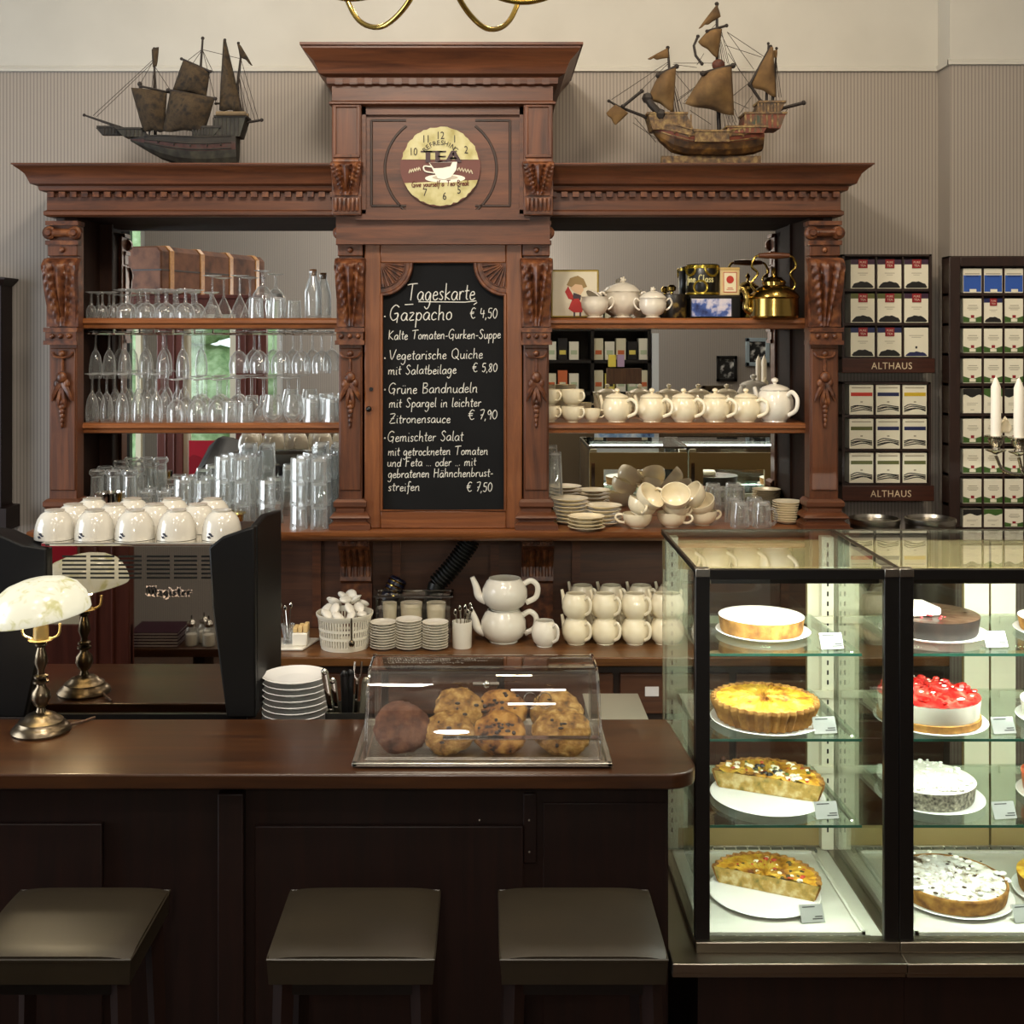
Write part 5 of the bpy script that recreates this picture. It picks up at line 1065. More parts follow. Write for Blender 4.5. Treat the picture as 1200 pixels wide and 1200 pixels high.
# ================================================================ bar counter
ZB = Z(907, 3.36); BT = .045; YB0, YB1 = 3.36, 3.84; XE = .598
bar = thing('bar_counter', 'long dark mahogany bar counter with rounded end and panelled front', 'counter', (-.9, 3.62, 0))
m = M(); r = .085
P = [(-2.7, YB0), (XE-r, YB0)] + [(XE-r+r*math.sin(a), YB0+r-r*math.cos(a)) for a in [PI/2*i/10 for i in range(1, 11)]] + [(XE-.02, YB1), (-2.7, YB1)]
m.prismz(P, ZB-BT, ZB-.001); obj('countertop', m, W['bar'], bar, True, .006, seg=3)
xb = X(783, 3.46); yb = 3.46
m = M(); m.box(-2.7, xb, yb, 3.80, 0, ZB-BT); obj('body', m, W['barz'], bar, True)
pz = lambda py: Z(py, yb)
def panel(p0, p1, y0, y1, d=.02, nm='front_panel'):
    m = M(); m.box(X(p0, yb), X(p1, yb), yb-d, yb, pz(y1), pz(y0)); obj(nm, m, W['barz'], bar, True, .004)
panel(-520, 122, 962, 1600); panel(300, 613, 965, 1600, .02); panel(258, 288, 925, 1600, .035, 'front_post'); panel(613, 629, 928, 1010, .012, 'cover_strip'); panel(636, 781, 940, 1600, .006)
m = M()
for px, py in ((562, 958), (620, 958), (620, 995)): m.ball((X(px, yb), yb-.02, pz(py)), .004, 6, 4)
obj('screw', m, STEELD, bar, True)
# service counter behind the bar
m = M(); m.box(-2.7, .50, 3.86, 4.42, .88, .92); m.box(-2.7, .50, 3.90, 4.38, 0, .88); o = obj('service_counter', m, W['barz']); tag(o, 'dark service counter behind the bar carrying coffee machine and plates', 'counter')
DP = plate(.112, .02, 'dinner_plate', PLATEW)
for k in range(13):
    DP.place((X(346, 4.05)+random.uniform(-.001, .001), 4.05, .921+k*.0205), 'white dinner plate, %s in the stack behind the bar' % ('lowest' if k == 0 else 'topmost' if k == 12 else nth(k)+' from the bottom'), 'dinner plates behind the bar')
t = thing('cutlery_box', 'steel box of knives and forks behind the bar beside the plate stack', 'cutlery box', (X(408, 4.0), 4.0, .92)); a, b = X(384, 4.0), X(434, 4.0)
m = M(); m.box(a, b, 3.94, 3.944, .92, 1.09); m.box(a, b, 4.066, 4.07, .92, 1.09); m.box(a, a+.004, 3.94, 4.07, .92, 1.09); m.box(b-.004, b, 3.94, 4.07, .92, 1.09); m.box(a, b, 3.94, 4.07, .92, .925); obj('body', m, STEEL, t, True)
HW = mat('handle_grey', '#8d8878', .35, .6)
for i, (pt, yt, pb, mi, l) in enumerate(((382, 784, 398, 0, 'steel knife leaning left, nearest the plate stack'), (391, 795, 402, 0, 'steel spoon leaning left beside it'), (404, 788, 406, 1, 'upright dark-handled knife in the middle'), (411, 788, 408, 1, 'second upright dark-handled knife'), (420, 775, 413, 0, 'tall two-pronged fork'), (415, 800, 411, 2, 'pale-handled knife under the fork'), (428, 800, 418, 2, 'pale-handled knife leaning right'), (387, 812, 404, 0, 'short steel knife behind the left knives'))):
    A, B = Vector((X(pb, 4.0), 3.97+.012*i, .93)), Vector((X(pt, 4.0), 3.96+.01*i, Z(yt, 4.0))); m = M()
    if 'fork' in l:
        C1 = A.lerp(B, .8); m.tube([A, C1], .006, 6)
        for k in (-1, 1): m.tube(smooth_pts([C1, C1.lerp(B, .3)+Vector((k*.011, 0, 0)), B+Vector((k*.011, 0, 0))]), .0035, 6)
    else:
        m.tube([A, A.lerp(B, .5), B], [.005, .009, .011], 8, flat=(1.2, .6)); m.ball(B, (.012, .008, .014), 8, 6)
    tag(obj('fork' if 'fork' in l else ('spoon' if 'spoon' in l else 'knife'), m, [CHROME, BLACK, HW][mi]), l + ' in the steel cutlery box', 'cutlery')
m = M(); a, b = X(690, 4.08), X(752, 4.08); m.box(a, b, 3.98, 4.25, .921, Z(829, 4.1)-.006); m.box(a-.008, b+.01, 3.97, 4.26, Z(829, 4.1)-.005, Z(829, 4.1)); tag(obj('steel_tray', m, mat('tray_satin', '#8e8879', .5, .2), bevel=.004), 'flat steel tray box behind the bar beside the cake case', 'tray')
# ---------------------------------------------------------------- bar stools
LEATH = mat('stool_leather', '#241d11', .42, noise=.12, nscale=9, bump=.02, bscale=120)
def stool():
    t = thing('bar_stool', '', 'stool'); w, d, h0, h1 = .405, .36, .762, .838
    m = M(); n = 14
    def fn(u, v):
        x, y = (u-.5)*w, (v-.5)*d; e = max(0, 1-((abs(u-.5)*2)**6+(abs(v-.5)*2)**6)*.5); return (x, y, h1-.016+.016*min(1, e*1.2))
    m.grid(fn, 16, 16); sk = []
    for u, v in [(i/16, 0) for i in range(17)] + [(1, i/16) for i in range(1, 17)] + [(1-i/16, 1) for i in range(1, 17)] + [(0, 1-i/16) for i in range(1, 16)]: sk.append(fn(u, v))
    k = len(sk); vs = sk + [(x*1.0, y*1.0, h1-.03) for x, y, z in sk] + [(x*.985, y*.985, h0) for x, y, z in sk]
    fs = [(i, k+i, k+(i+1) % k, (i+1) % k) for i in range(k)] + [(k+i, 2*k+i, 2*k+(i+1) % k, k+(i+1) % k) for i in range(k)] + [tuple(2*k+i for i in range(k))]
    m.add(vs, fs); seat = obj('seat', m, LEATH, t, smooth=60)
    m = M(); m.tube([(x*1.0, y*1.0, h1-.016) for x, y, z in sk], .004, 6, closed=True); obj('piping', m, LEATH, seat)
    m = M(); m.box(-w/2+.03, w/2-.03, -d/2+.03, d/2-.03, h0-.04, h0); obj('seat_frame', m, BLACK, t)
    for a in (-1, 1):
        for b in (-1, 1):
            m = M(); m.tube([(a*(w/2-.035), b*(d/2-.035), h0-.002), (a*(w/2-.012), b*(d/2-.012), 0)], [.026, .02], 4); obj('leg', m, W['barz'], t)
    for b in (-1, 1):
        m = M(); m.box(-w/2+.03, w/2-.03, b*(d/2-.02)-.012, b*(d/2-.02)+.012, .26, .30); obj('footrest', m, W['barz'], t)
    return t
K = Kind(stool)
for px, l in ((-1.069, 'leftmost square leather bar stool, cut off by the photo edge'), (-.332, 'middle square leather bar stool, below the cookie cover'), (.235, 'rightmost square leather bar stool, beside the cake case')): K.place((px, 3.08, 0), l + ', before the bar', 'bar stools')
# ---------------------------------------------------------------- coffee machine
Ym = 3.92; mx = lambda px: X(px, Ym); mz = lambda py: Z(py, Ym)
t = thing('espresso_machine', 'espresso machine with polished back panel and black curved sides behind the bar', 'coffee machine', (mx(150), 4.14, .92))
PANEL = mirror_mat('polished_steel', '#b5aea4', .02); YE = 4.36
m = M(); m.box(mx(40), mx(290), Ym+.012, YE, .98, mz(640)); obj('body', m, STEELD, t, True)
m = M(); m.box(mx(30), mx(292), Ym, Ym+.012, mz(836), mz(640)); obj('back_panel', m, PANEL, t, True, smooth=0)
m = M(); m.box(mx(50), mx(292), Ym-.012, YE, mz(640), mz(636)); m.tube([(mx(55), Ym-.012, mz(637)), (mx(292), Ym-.012, mz(637))], .005, 8); obj('cup_tray', m, CHROME, t, True)
m = M()
for a, b in ((73, 101), (106, 134), (139, 166), (172, 199), (204, 231), (236, 262)):
    for i in range(6): m.box(mx(a), mx(b), Ym-.0015, Ym, mz(652+i*5)-.0032, mz(652+i*5)+.0032)
obj('vent_slot', m, BLACK, t, True)
m = M(); m.box(mx(30), mx(290), Ym-.01, Ym+.3, mz(846), mz(836)); obj('drip_edge', m, BLACK, t, True)
for k in (0, 1):
    m = M()
    if k: F0 = [(247, 640), (262, 628), (285, 620), (300, 616), (302, 838), (268, 838), (260, 780), (251, 710)]
    else: F0 = [(-40, 640), (-20, 622), (5, 626), (30, 637), (58, 641), (59, 700), (48, 770), (33, 838), (-40, 838)]
    P = [(mx(a), mz(b)) for a, b in F0]; n = len(P)
    y0, y1 = Ym-.03, YE+.02
    back = [(x_, z_) for x_, z_ in P]; mid = [(x_, z_) for x_, z_ in P]
    if k: y1 = y0+.035
    vs = [(x_, y0, z_) for x_, z_ in P] + [(x_, y0+.02 if k else y0+.12, z_) for x_, z_ in mid] + [(x_, y1, z_-(.13 if z_ > mz(660) and not k else 0)) for x_, z_ in back]
    fs = [tuple(range(n))] + [(i, i+n, (i+1) % n+n, (i+1) % n) for i in range(n)] + [(i+n, i+2*n, (i+1) % n+2*n, (i+1) % n+n) for i in range(n)] + [tuple(range(3*n-1, 2*n-1, -1))]
    m.add(vs, fs)
    if k:
        sd = [(y0+.035, mz(838)), (y0+.035, mz(616)), (y0+.2, mz(612)), (YE+.02, mz(622)), (YE+.02, mz(838))]; m.prismx(sd, mx(293), mx(301.5)); m.box(mx(268), mx(293), y0+.035, YE+.02, mz(838), mz(645))
    obj('side_panel', m, BLACKP, t, True, .006, smooth=30)
m = M(); m.box(mx(45), mx(285), YE, YE+.02, 1.12, mz(646), 0)
for q in ((-1.30, -1.18), (-1.0, -.86)): m.box(q[0], q[1], YE+.02, YE+.024, 1.48, 1.56, 1)
m.box(-1.12, -1.08, YE+.02, YE+.03, 1.49, 1.54, 1); obj('working_side', m, [STEEL, BLACK], t, True)
for q in (-1.35, -1.0):
    m = M(); m.lathe([(.035, 1.30), (.035, 1.38), (.02, 1.38)], c=(q, YE+.07, 0), n=18); m.tube([(q, YE+.10, 1.32), (q, YE+.24, 1.30)], .014, 8); obj('group_head', m, CHROME, t, True)
for q in (-1.5, -.8):
    m = M(); m.box(q-.03, q+.03, 3.98, YE-.05, .92, .98); obj('foot', m, BLACK, t, True)
m = M(); rgl = {'M': ['.05,1.9 .3,1.7 .3,.3 .5,0;.35,1.6 .75,2 .75,.2 .9,0;.8,1.6 1.2,2 1.25,.3 1.5,.1;.05,.2 .3,.3', 1.7]}
LOG = [('M', 1.7, ['.0,.1 .2,.3 .2,1.8', '.2,1.8 .75,1.5 .75,.1', '.75,1.5 1.3,1.8 1.3,.2 1.5,0']), ('a', .9, ['.15,.9 .55,1.0 .6,.2 .8,0', '.6,.6 .2,.45 .25,.1 .55,.15']), ('g', .9, ['.6,.9 .2,.8 .2,.2 .6,.15', '.6,1 .65,-.3 .2,-.55']), ('i', .5, ['.1,.85 .25,1 .25,.15 .45,0', '.2,1.4 .3,1.55']), ('s', .8, ['.65,.9 .3,1 .2,.65 .6,.4 .5,.05 .1,.15']), ('t', .7, ['.3,1.6 .3,.2 .6,0', '.05,1.0 .6,1.05']), ('e', .8, ['.25,.5 .65,.65 .55,.95 .2,.8 .2,.2 .6,.05']), ('r', .75, ['.1,.85 .25,1 .25,.0', '.3,.75 .6,1 .7,.8'])]
for layer, (nib, mi, dy) in enumerate(((.0125, 1, 0), (.0065, 0, .0015))):
    xx = 0; sx = (mx(224)-mx(172))/7.05; sz = (mz(687)-mz(698))/1.9*1.0
    for ch, adv, ss in LOG:
        for st in ss:
            pts = [tuple(map(float, q.split(','))) for q in st.split()]
            for (a, b), (c, d) in zip(pts, pts[1:]):
                e = [(mx(172)+(xx+a)*sx, mz(698)+b*sz), (mx(172)+(xx+c)*sx, mz(698)+d*sz)]; nx, nz = nib*.42, nib*.42*.8
                m.prism([(e[0][0]-nx, e[0][1]-nz), (e[0][0]+nx, e[0][1]+nz), (e[1][0]+nx, e[1][1]+nz), (e[1][0]-nx, e[1][1]-nz)], Ym-.002-dy, Ym-.001-dy, mi)
                if layer == 0: m.prism([(e[0][0]+nx, e[0][1]-nz), (e[0][0]-nx, e[0][1]+nz), (e[1][0]-nx, e[1][1]+nz), (e[1][0]+nx, e[1][1]-nz)], Ym-.002, Ym-.001, mi)
        xx += adv
obj('maker_lettering', m, [mat('logo_black', '#120f10', .4), mat('logo_pale', '#c9b5a8', .4)], t, True, smooth=0)
# white bowls warming on the machine, upside down
WC = cup(.066, .096, mat('bowl_cup_white', '#c9c4b7', .14, coat=.4), 'coffee_cup', 152, flipz=True)
zc = mz(636)+.001
for pxs, Y, nm in (((64, 111, 158, 207, 260), 4.0, 'front'), ((86, 133, 181, 232), 4.136, 'middle'), ((108, 155, 202, 249), 4.272, 'back')):
    for i, px in enumerate(pxs): WC.place((X(px, Y), Y, zc), '%s white cup from the left, upside down in the %s row on the coffee machine' % (nth(i), nm), 'cups warming on the coffee machine', rz=1.62)
# coffee grinder beside the machine, seen in the mirror
t = thing('coffee_grinder', 'black coffee grinder seen in the mirror beside the espresso machine', 'grinder', (-1.25, 4.74, .92)); 
m = M(); m.lathe([(0, 0), (.1, 0), (.1, .38), (.085, .42)], n=24); obj('body', m, BLACK, t); m = M(); m.lathe([(.06, .42), (.105, .52), (.11, .67), (.1, .69), (0, .70)], n=24); obj('hopper', m, mat('hopper_dark', '#1b2028', .12), t)
m = M(); m.box(-1.4, -1.1, 4.62, 4.88, .88, .919); m.box(-1.38, -1.12, 4.64, 4.86, 0, .88); tag(obj('side_table', m, W['barz']), 'small dark side table under the coffee grinder, hidden behind the bar', 'table')
# ---------------------------------------------------------------- table lamp
Yl = 3.72; lx = X(48, Yl)
t = thing('table_lamp', 'lit table lamp with pale tilted glass shade and turned brass stem on the bar', 'lamp', (lx, Yl, ZB))
m = M(); m.lathe([(0, 0), (.088, 0), (.09, .006), (.086, .014), (.078, .022), (.07, .028), (.068, .034), (.05, .044), (.046, .05), (.03, .058), (.014, .062), (0, .063)], n=40); obj('base', m, BRASSD, t)
m = M(); m.lathe([(.016, .06), (.012, .075), (.02, .082), (.03, .105), (.027, .125), (.014, .14), (.013, .147), (.024, .152), (.024, .158), (.013, .162), (.022, .168), (.022, .174), (.012, .178), (.011, .19), (.021, .215), (.017, .24), (.011, .262), (.018, .268), (.018, .274), (.010, .28)], n=26); obj('stem', m, BRASSD, t)
m = M(); m.lathe([(.035, .283), (.038, .286), (.01, .288), (0, .288)], n=24); m.lathe([(.023, .288), (.023, .335), (.0, .336)], n=20)
for k in (-1, 1): m.tube(smooth_pts([(k*.03, 0, .287), (k*.055, 0, .30), (k*.06, 0, .335)]), .004, 6)
obj('socket', m, mat('lamp_socket', '#a89468', .35, .7), t)
SH, nt, p = base('lamp_shade_glass'); nt.nodes.remove(p); tc = nt.nodes.new('ShaderNodeTexCoord'); n1 = nt.nodes.new('ShaderNodeTexNoise'); n1.inputs['Scale'].default_value = 19; n1.inputs['Detail'].default_value = 6; n1.inputs['Distortion'].default_value = 1.2
nt.links.new(tc.outputs['Object'], n1.inputs['Vector']); rp = nt.nodes.new('ShaderNodeValToRGB'); e = rp.color_ramp.elements; e[0].position = .33; e[0].color = lin('#b9b358'); e[1].position = .47; e[1].color = lin('#f0ebcf'); nt.links.new(n1.outputs['Fac'], rp.inputs['Fac'])
em = nt.nodes.new('ShaderNodeEmission'); em.inputs['Strength'].default_value = .62; nt.links.new(rp.outputs['Color'], em.inputs['Color'])
dfs = nt.nodes.new('ShaderNodeBsdfPrincipled'); dfs.inputs['Roughness'].default_value = .2; dfs.inputs['Base Color'].default_value = (.33, .32, .25, 1); ad = nt.nodes.new('ShaderNodeAddShader'); nt.links.new(em.outputs[0], ad.inputs[0]); nt.links.new(dfs.outputs[0], ad.inputs[1]); nt.links.new(ad.outputs[0], nt.nodes['Material Output'].inputs['Surface'])
m = M(); R = .152; Tm = Matrix.Translation((0, 0, .362)) @ Matrix.Rotation(math.radians(-9), 4, 'Y') @ Matrix.Rotation(math.radians(1), 4, 'X'); m.T = Tm
prof = [(R*.97, -.006), (R, 0), (R*.99, .02), (R*.94, .048), (R*.80, .080), (R*.57, .101), (R*.29, .112), (0, .115)]
m.lathe(prof, n=48, flute=lambda i, k: .006*math.cos(i*2*PI/48*6) if k < 3 else 0)
sh = obj('lamp_shade', m, SH, t, smooth=60); so = sh.modifiers.new('thick', 'SOLIDIFY'); so.thickness = .004; so.offset = -1
pl = bpy.data.lights.new('lamp_bulb', 'POINT'); pl.energy = 7; pl.color = (1, .80, .50); pl.shadow_soft_size = .03; po = bpy.data.objects.new('lamp_bulb', pl); C.objects.link(po); po.location = (lx, Yl, ZB+.352)
m = M(); m.tube(smooth_pts([(.07, .03, .01), (.10, .07, .006), (.13, .115, .006)]), .004, 6); obj('cord', m, mat('cord_brown', '#4a3526', .6), t)
# ---------------------------------------------------------------- cookie display
Yk0, Yk1 = 3.40, 3.80; zt = ZB
t = thing('cookie_display', 'clear acrylic roll-top cover on a silver tray holding cookies, on the bar', 'food cover', (X(566, 3.6), 3.6, zt))
xa, xb2 = X(412, Yk0), X(718, Yk0)
SIL = mat('tray_silver', '#b9b4a8', .25, .85)
m = M(); m.box(xa+.012, xb2-.012, Yk0+.012, Yk1-.012, zt, zt+.006)
for q in ((xa, xb2, Yk0, Yk0+.016), (xa, xb2, Yk1-.016, Yk1), (xa, xa+.016, Yk0, Yk1), (xb2-.016, xb2, Yk0, Yk1)): m.box(q[0], q[1], q[2], q[3], zt+.004, zt+.016)
obj('tray', m, SIL, t, True, .004)
ca, cb2 = X(428, 3.43), X(704, 3.43)
yf, yk, h = 3.43, 3.78, .236
side = [(yf, .016), (yf+.012, .07), (yf+.045, .15), (yf+.085, .205), (yf+.125, .230), (yf+.16, h), (yk-.06, h), (yk-.02, h-.02), (yk, h-.07), (yk, .016)]
sp = smooth_pts([(0, a, b) for a, b in side], 3); side = [(p.y, p.z) for p in sp]
m = M(); n = len(side); vs = [(ca, a, zt+b) for a, b in side] + [(cb2, a, zt+b) for a, b in side]
m.add(vs, [(i, i+n, i+1+n, i+1) for i in range(n-1)]); m.add(vs[:n], [tuple(range(n))]); m.add(vs[n:], [tuple(range(n))[::-1]])
obj('cover', m, ACRYL, t, True, smooth=50)
m = M(); 
for xx in (ca, cb2): m.tube([(xx, a, zt+b) for a, b in side], .005, 8)
m.tube([(ca, yf, zt+.018), (cb2, yf, zt+.018)], .004, 8); m.tube([(ca, yf+.16, zt+h), (cb2, yf+.16, zt+h)], .003, 8)
obj('rounded_edge', m, thin_glass('acrylic_edge', (.93, .92, .90), (.62, .60, .56), .9, 1.3, .02, .12), t, True)
m = M(); xq, xr = X(519, yf), X(702, yf); m.box(xq, xr, yf-.012, yf+.012, zt+.075, zt+.080); obj('reflection_bar', m, thin_glass('reflection_clear', (.9, .88, .84), (.8, .78, .72), .9, 1.0, .05, .35), t, True)  # clear bar shaped to stand for the bright reflection line across the cover
m = M(); m.tube([(X(553, 3.5), 3.76, zt+.135), (X(586, 3.5), 3.76, zt+.135)], .006, 8); m.ball((X(570, 3.5), 3.755, zt+.135), .012, 8, 6); obj('handle', m, CHROME, t, True)
m = M()
for dx in (0, .045): m.tube([(X(622, 3.6)+dx, 3.66+.02*math.cos(a), 0) for a in [0]]*1 + [(X(622, 3.6)+dx+.012+.014*math.cos(a), 3.62, zt+.125+.022*math.sin(a)) for a in [2*PI*i/16 for i in range(16)]][0:], .0015, 5) if False else m.tube([(X(622, 3.6)+dx+.02*math.cos(a), 3.64, zt+.12+.024*math.sin(a)) for a in [2*PI*i/18 for i in range(18)]], .0015, 5, closed=True)
tag(obj('wire_tongs', m, CHROME), 'thin wire tongs with two loops behind the cookies under the clear cover', 'tongs')
CK = [spots('cookie_brown', ['#331b0f', '#523120', '#684530'], 26, .9, bump=.7), spots('cookie_oat', ['#43301a', '#755327', '#8e6c37', '#a88a52'], 40, .9, bump=.9), spots('cookie_raisin', ['#1c0e07', '#6b431c', '#90662d', '#a98042'], 26, .9, bump=.9, pos=[.36, .43, .55, .66])]
def cookie(r, th, ci, seed, loc, rot, label):
    rnd = random.Random(seed); m = M(); ph = [rnd.uniform(0, 6) for _ in range(9)]
    def bump(a, rr): return .05*math.sin(3*a+ph[0])+.04*math.sin(7*a+ph[1]+rr*9)+.035*math.sin(13*a+ph[2]+rr*21)
    n, k = 30, 14; rows = []; vs = []
    for i in range(k+1):
        v = i/k*PI; rr = math.sin(v)**.7*r; zz = -math.cos(v)*th
        for j in range(n):
            a = 2*PI*j/n; q = rr*(1+bump(a, zz/th)*.8*math.sin(v)); z2 = zz+.006*math.sin(11*a+ph[3]+rr*300)*math.sin(5*a+rr*200+ph[4])*math.sin(v)+rnd.uniform(-.0022, .0022)*math.sin(v)
            vs.append((q*math.cos(a), q*math.sin(a), z2))
    fs = [(i*n+j, i*n+(j+1) % n, (i+1)*n+(j+1) % n, (i+1)*n+j) for i in range(k) for j in range(n)]
    m.add(vs, fs, 0)
    if ci:
        for q in range(15 if ci == 2 else 5):
            a, b = rnd.uniform(0, 6.28), rnd.uniform(0, .85)*r; m.ball((b*math.cos(a), b*math.sin(a), th*(1-.35*(b/r)**2)-.001), (.004+.006*rnd.random(), .004+.004*rnd.random(), .004), 7, 5, 1)
    o = obj('cookie', m, [CK[ci], mat('raisin', '#1f0f0a', .5)], smooth=70); o.location = loc; o.rotation_euler = rot; return tag(o, label, 'cookie', 'cookies under the clear cover')
for i, (px, Y, r, th, ci, tilt, zz, l) in enumerate(((471, 3.53, .084, .026, 0, -40, .075, 'smooth dark brown cookie, leftmost under the clear cover'), (526, 3.52, .076, .019, 1, -32, .062, 'pale oat cookie, second from the left, front row under the clear cover'), (586, 3.52, .078, .020, 2, -34, .064, 'raisin cookie, third from the left, front row under the clear cover'), (659, 3.52, .086, .019, 1, -32, .066, 'wide oat cookie, rightmost in the front row under the clear cover'),
     (538, 3.66, .078, .02, 1, -34, .088, 'oat cookie behind the second one under the clear cover'), (588, 3.66, .076, .02, 2, -36, .084, 'raisin cookie behind the third one under the clear cover'), (652, 3.66, .08, .019, 1, -34, .082, 'oat cookie behind the rightmost one under the clear cover'))):
    cookie(r, th, ci, i+3, (X(px, Y), Y, zt+zz), (math.radians(-tilt), .12 if i == 0 else 0, 0), l)
# ================================================================ cake display cases
FR = mat('case_frame_black', '#0d0b0a', .35); STC = mat('case_steel', '#8f877a', .3, 1.0, bump=.01); POSTW = mat('case_post_pale', '#cfcbb4', .4)
DECK = mat('case_deck', '#c9c8bb', .3, .4)
YF, YK2 = 3.5, 4.19; ZTc, ZBc = Z(668, 3.5), Z(1113, 3.5)
SHZ = (Z(766, 3.6), Z(866, 3.6), Z(967, 3.6)); DZ = ZBc+.022
def case(name, label, xa, xb, doors, sx0, sx1):
    t = thing(name, label, 'display case', ((xa+xb)/2, 3.85, 0)); O = lambda n, m, mm, p=t, **k: obj(n, m, mm, p, True, **k)
    # plinth and steel base
    m = M(); m.box(xa-(.0 if 'second' in label else .0), xb, 3.46, YK2, 0, ZBc-.05); O('plinth', m, W['barz'])
    e = .078 if xa < 1 else 0
    m = M(); m.box(xa-e, xb, YF-.072, YK2, ZBc-.032, ZBc-.004); m.box(xa-e, xb, YF-.06, YK2, ZBc-.05, ZBc-.032); O('base_ledge', m, STC, bevel=.003)
    m = M(); m.box(xa, xb, YF-.012, YF+.03, ZBc-.004, Z(1102, YF)); m.box(xa, xa+.03, YF, YK2, ZBc-.004, ZBc+.02); m.box(xb-.03, xb, YF, YK2, ZBc-.004, ZBc+.02); m.box(xa, xb, YK2-.03, YK2, ZBc-.004, ZBc+.02); O('bottom_rail', m, STC, bevel=.003)
    # black front frame
    fw = 17*YF/F
    for a, b in ((xa, xa+fw), (xb-fw, xb)):
        m = M(); m.box(a, b, YF, YF+.022, Z(1102, YF), ZTc-.0); O('front_post', m, FR, bevel=.002)
        m = M(); m.box(a, b, YF-.004, YF+.03, ZTc-.02, ZTc+.004); O('corner_block', m, STEEL, bevel=.002)
    m = M(); m.box(xa+fw, xb-fw, YF, YF+.022, Z(679, YF), ZTc); O('top_rail', m, FR)
    m = M(); m.box(xa+fw, xb-fw, YF+.004, YF+.01, Z(1102, YF), Z(679, YF)); O('front_glass', m, PANE, smooth=0)
    for a, nm in ((xa, 'left'), (xb-.007, 'right')):
        m = M(); m.box(a, a+.007, YF+.022, YK2-.03, ZBc+.02, ZTc-.004); O('side_glass', m, PANE, smooth=0)
        m = M(); m.box(a-.0005*(nm == 'right'), a+.0075-.0005*(nm == 'right'), YF+.022, YF+.03, ZBc+.02, ZTc); m.box(a-.003*(nm == 'right'), a+.007, YF+.02, YK2, ZTc-.012, ZTc-.002); O('edge_strip', m, FR)
    m = M(); m.box(xa, xb, YF+.03, YK2, ZTc-.004, ZTc+.004); O('top_glass', m, PANE, smooth=0)
    m = M(); m.box(xa, xb, YK2-.015, YK2, ZTc-.004, ZTc+.006); m.box(xa, xa+.008, YF+.03, YK2, ZTc-.002, ZTc+.005); m.box(xb-.008, xb, YF+.03, YK2, ZTc-.002, ZTc+.005); O('top_edge', m, STEELD)
    # back: posts and framed doors
    for a in (xa+.008, xb-.05):
        m = M(); m.box(a, a+.042, YK2-.06, YK2-.02, ZBc+.02, ZTc-.012); 
        for i in range(30): zz = ZBc+.08+i*.034; m.box(a+.018, a+.024, YK2-.0605, YK2-.06, zz, zz+.016, 1)
        O('back_post', m, [POSTW, BLACK])
    dw = (xb-xa-.0)/doors
    for i in range(doors):
        a, b = xa+i*dw+.004, xa+(i+1)*dw-.004; m = M(); w_ = .085; z0, z1 = ZBc+.02, ZTc-.03
        for n_, q in enumerate(((a, b, z0, z0+.06), (a, b, z1-.10, z1), (a, a+w_, z0+.06, z1-.1), (b-w_, b, z0+.06, z1-.1))): m.box(q[0], q[1], YK2-.018, YK2, q[2], q[3], 1); m.box(q[0], q[1], YK2-.024, YK2-.018, q[2], q[3], 1 if n_ < 2 else 0)
        d = O('door', m, [POSTW, mat('door_bronze', '#a08a5c', .4, .15)]); m = M(); m.box(a+w_, b-w_, YK2-.014, YK2-.008, z0+.06, z1-.1); O('door_pane', m, PANE, d, smooth=0)
        m = M(); m.box(a+.01, a+.03, YK2, YK2+.02, z1-.26, z1-.06); O('door_handle', m, CHROME, d)
        for zz in SHZ: 
            m = M(); m.box(a+.01, b-.01, YK2-.075, YK2-.06, zz-.035, zz-.012); O('shelf_rail', m, POSTW)
    # glass shelves on brackets
    for z in SHZ:
        m = M(); P = [(sx0, 3.60), (sx1, 3.60), (sx1, 3.68), (sx1-.02, 4.11), (sx0, 4.11)]
        m.prismz(P, z-.007, z); s = O('shelf', m, SHELFG, smooth=0)
        m = M(); m.box(sx0, sx1, 3.5985, 3.5999, z-.0075, z+.0005); O('shelf_edge', m, GEDGE, s)
        m = M(); 
        for xx in (sx0+.012, sx1-.012): m.prismx([(4.11, z-.008), (3.66, z-.008), (3.66, z-.014), (4.11, z-.045)], xx-.004, xx+.004)
        O('bracket', m, STEEL, s)
    # deck with a raised tray and air grilles
    m = M(); m.box(xa+.01, xb-.01, YF+.03, YK2-.03, ZBc+.004, DZ-.008); O('deck', m, DECK)
    m = M(); q0, q1 = sx0-.01, sx1-.005
    m.box(q0, q1, YF+.06, YK2-.08, DZ-.008, DZ-.004)
    for u in ((q0, q1, YF+.05, YF+.058), (q0, q1, YK2-.085, YK2-.075), (q0, q0+.01, YF+.05, YK2-.075), (q1-.01, q1, YF+.05, YK2-.075)): m.box(u[0], u[1], u[2], u[3], DZ-.008, DZ+.004)
    O('deck_tray', m, mat('deck_tray_white', '#d9d8cd', .25, .3))
    m = M(); n = int((sx1-sx0)/.04)
    for i in range(n): xx = sx0+.02+i*.04; m.box(xx, xx+.032, YF+.034, YF+.048, DZ-.008, DZ-.003); m.box(xx, xx+.032, YK2-.072, YK2-.045, DZ-.008, DZ+.002)
    O('air_grille', m, mat('grille_grey', '#55564f', .5))
    # fluorescent tube under the top rail, with its light
    m = M(); m.tube([(xa+.06, YF+.045, ZTc-.03), (xb-.06, YF+.045, ZTc-.03)], .009, 10); O('light_tube', m, mat('tube_glow', '#ffffff', .4, emit='#eef6ea', es=2.0))
    m = M(); m.box(xa+.05, xb-.05, YF+.025, YF+.034, ZTc-.045, ZTc-.012); m.box(xa+.05, xb-.05, YF+.025, YF+.085, ZTc-.016, ZTc-.012); O('light_shield', m, FR)
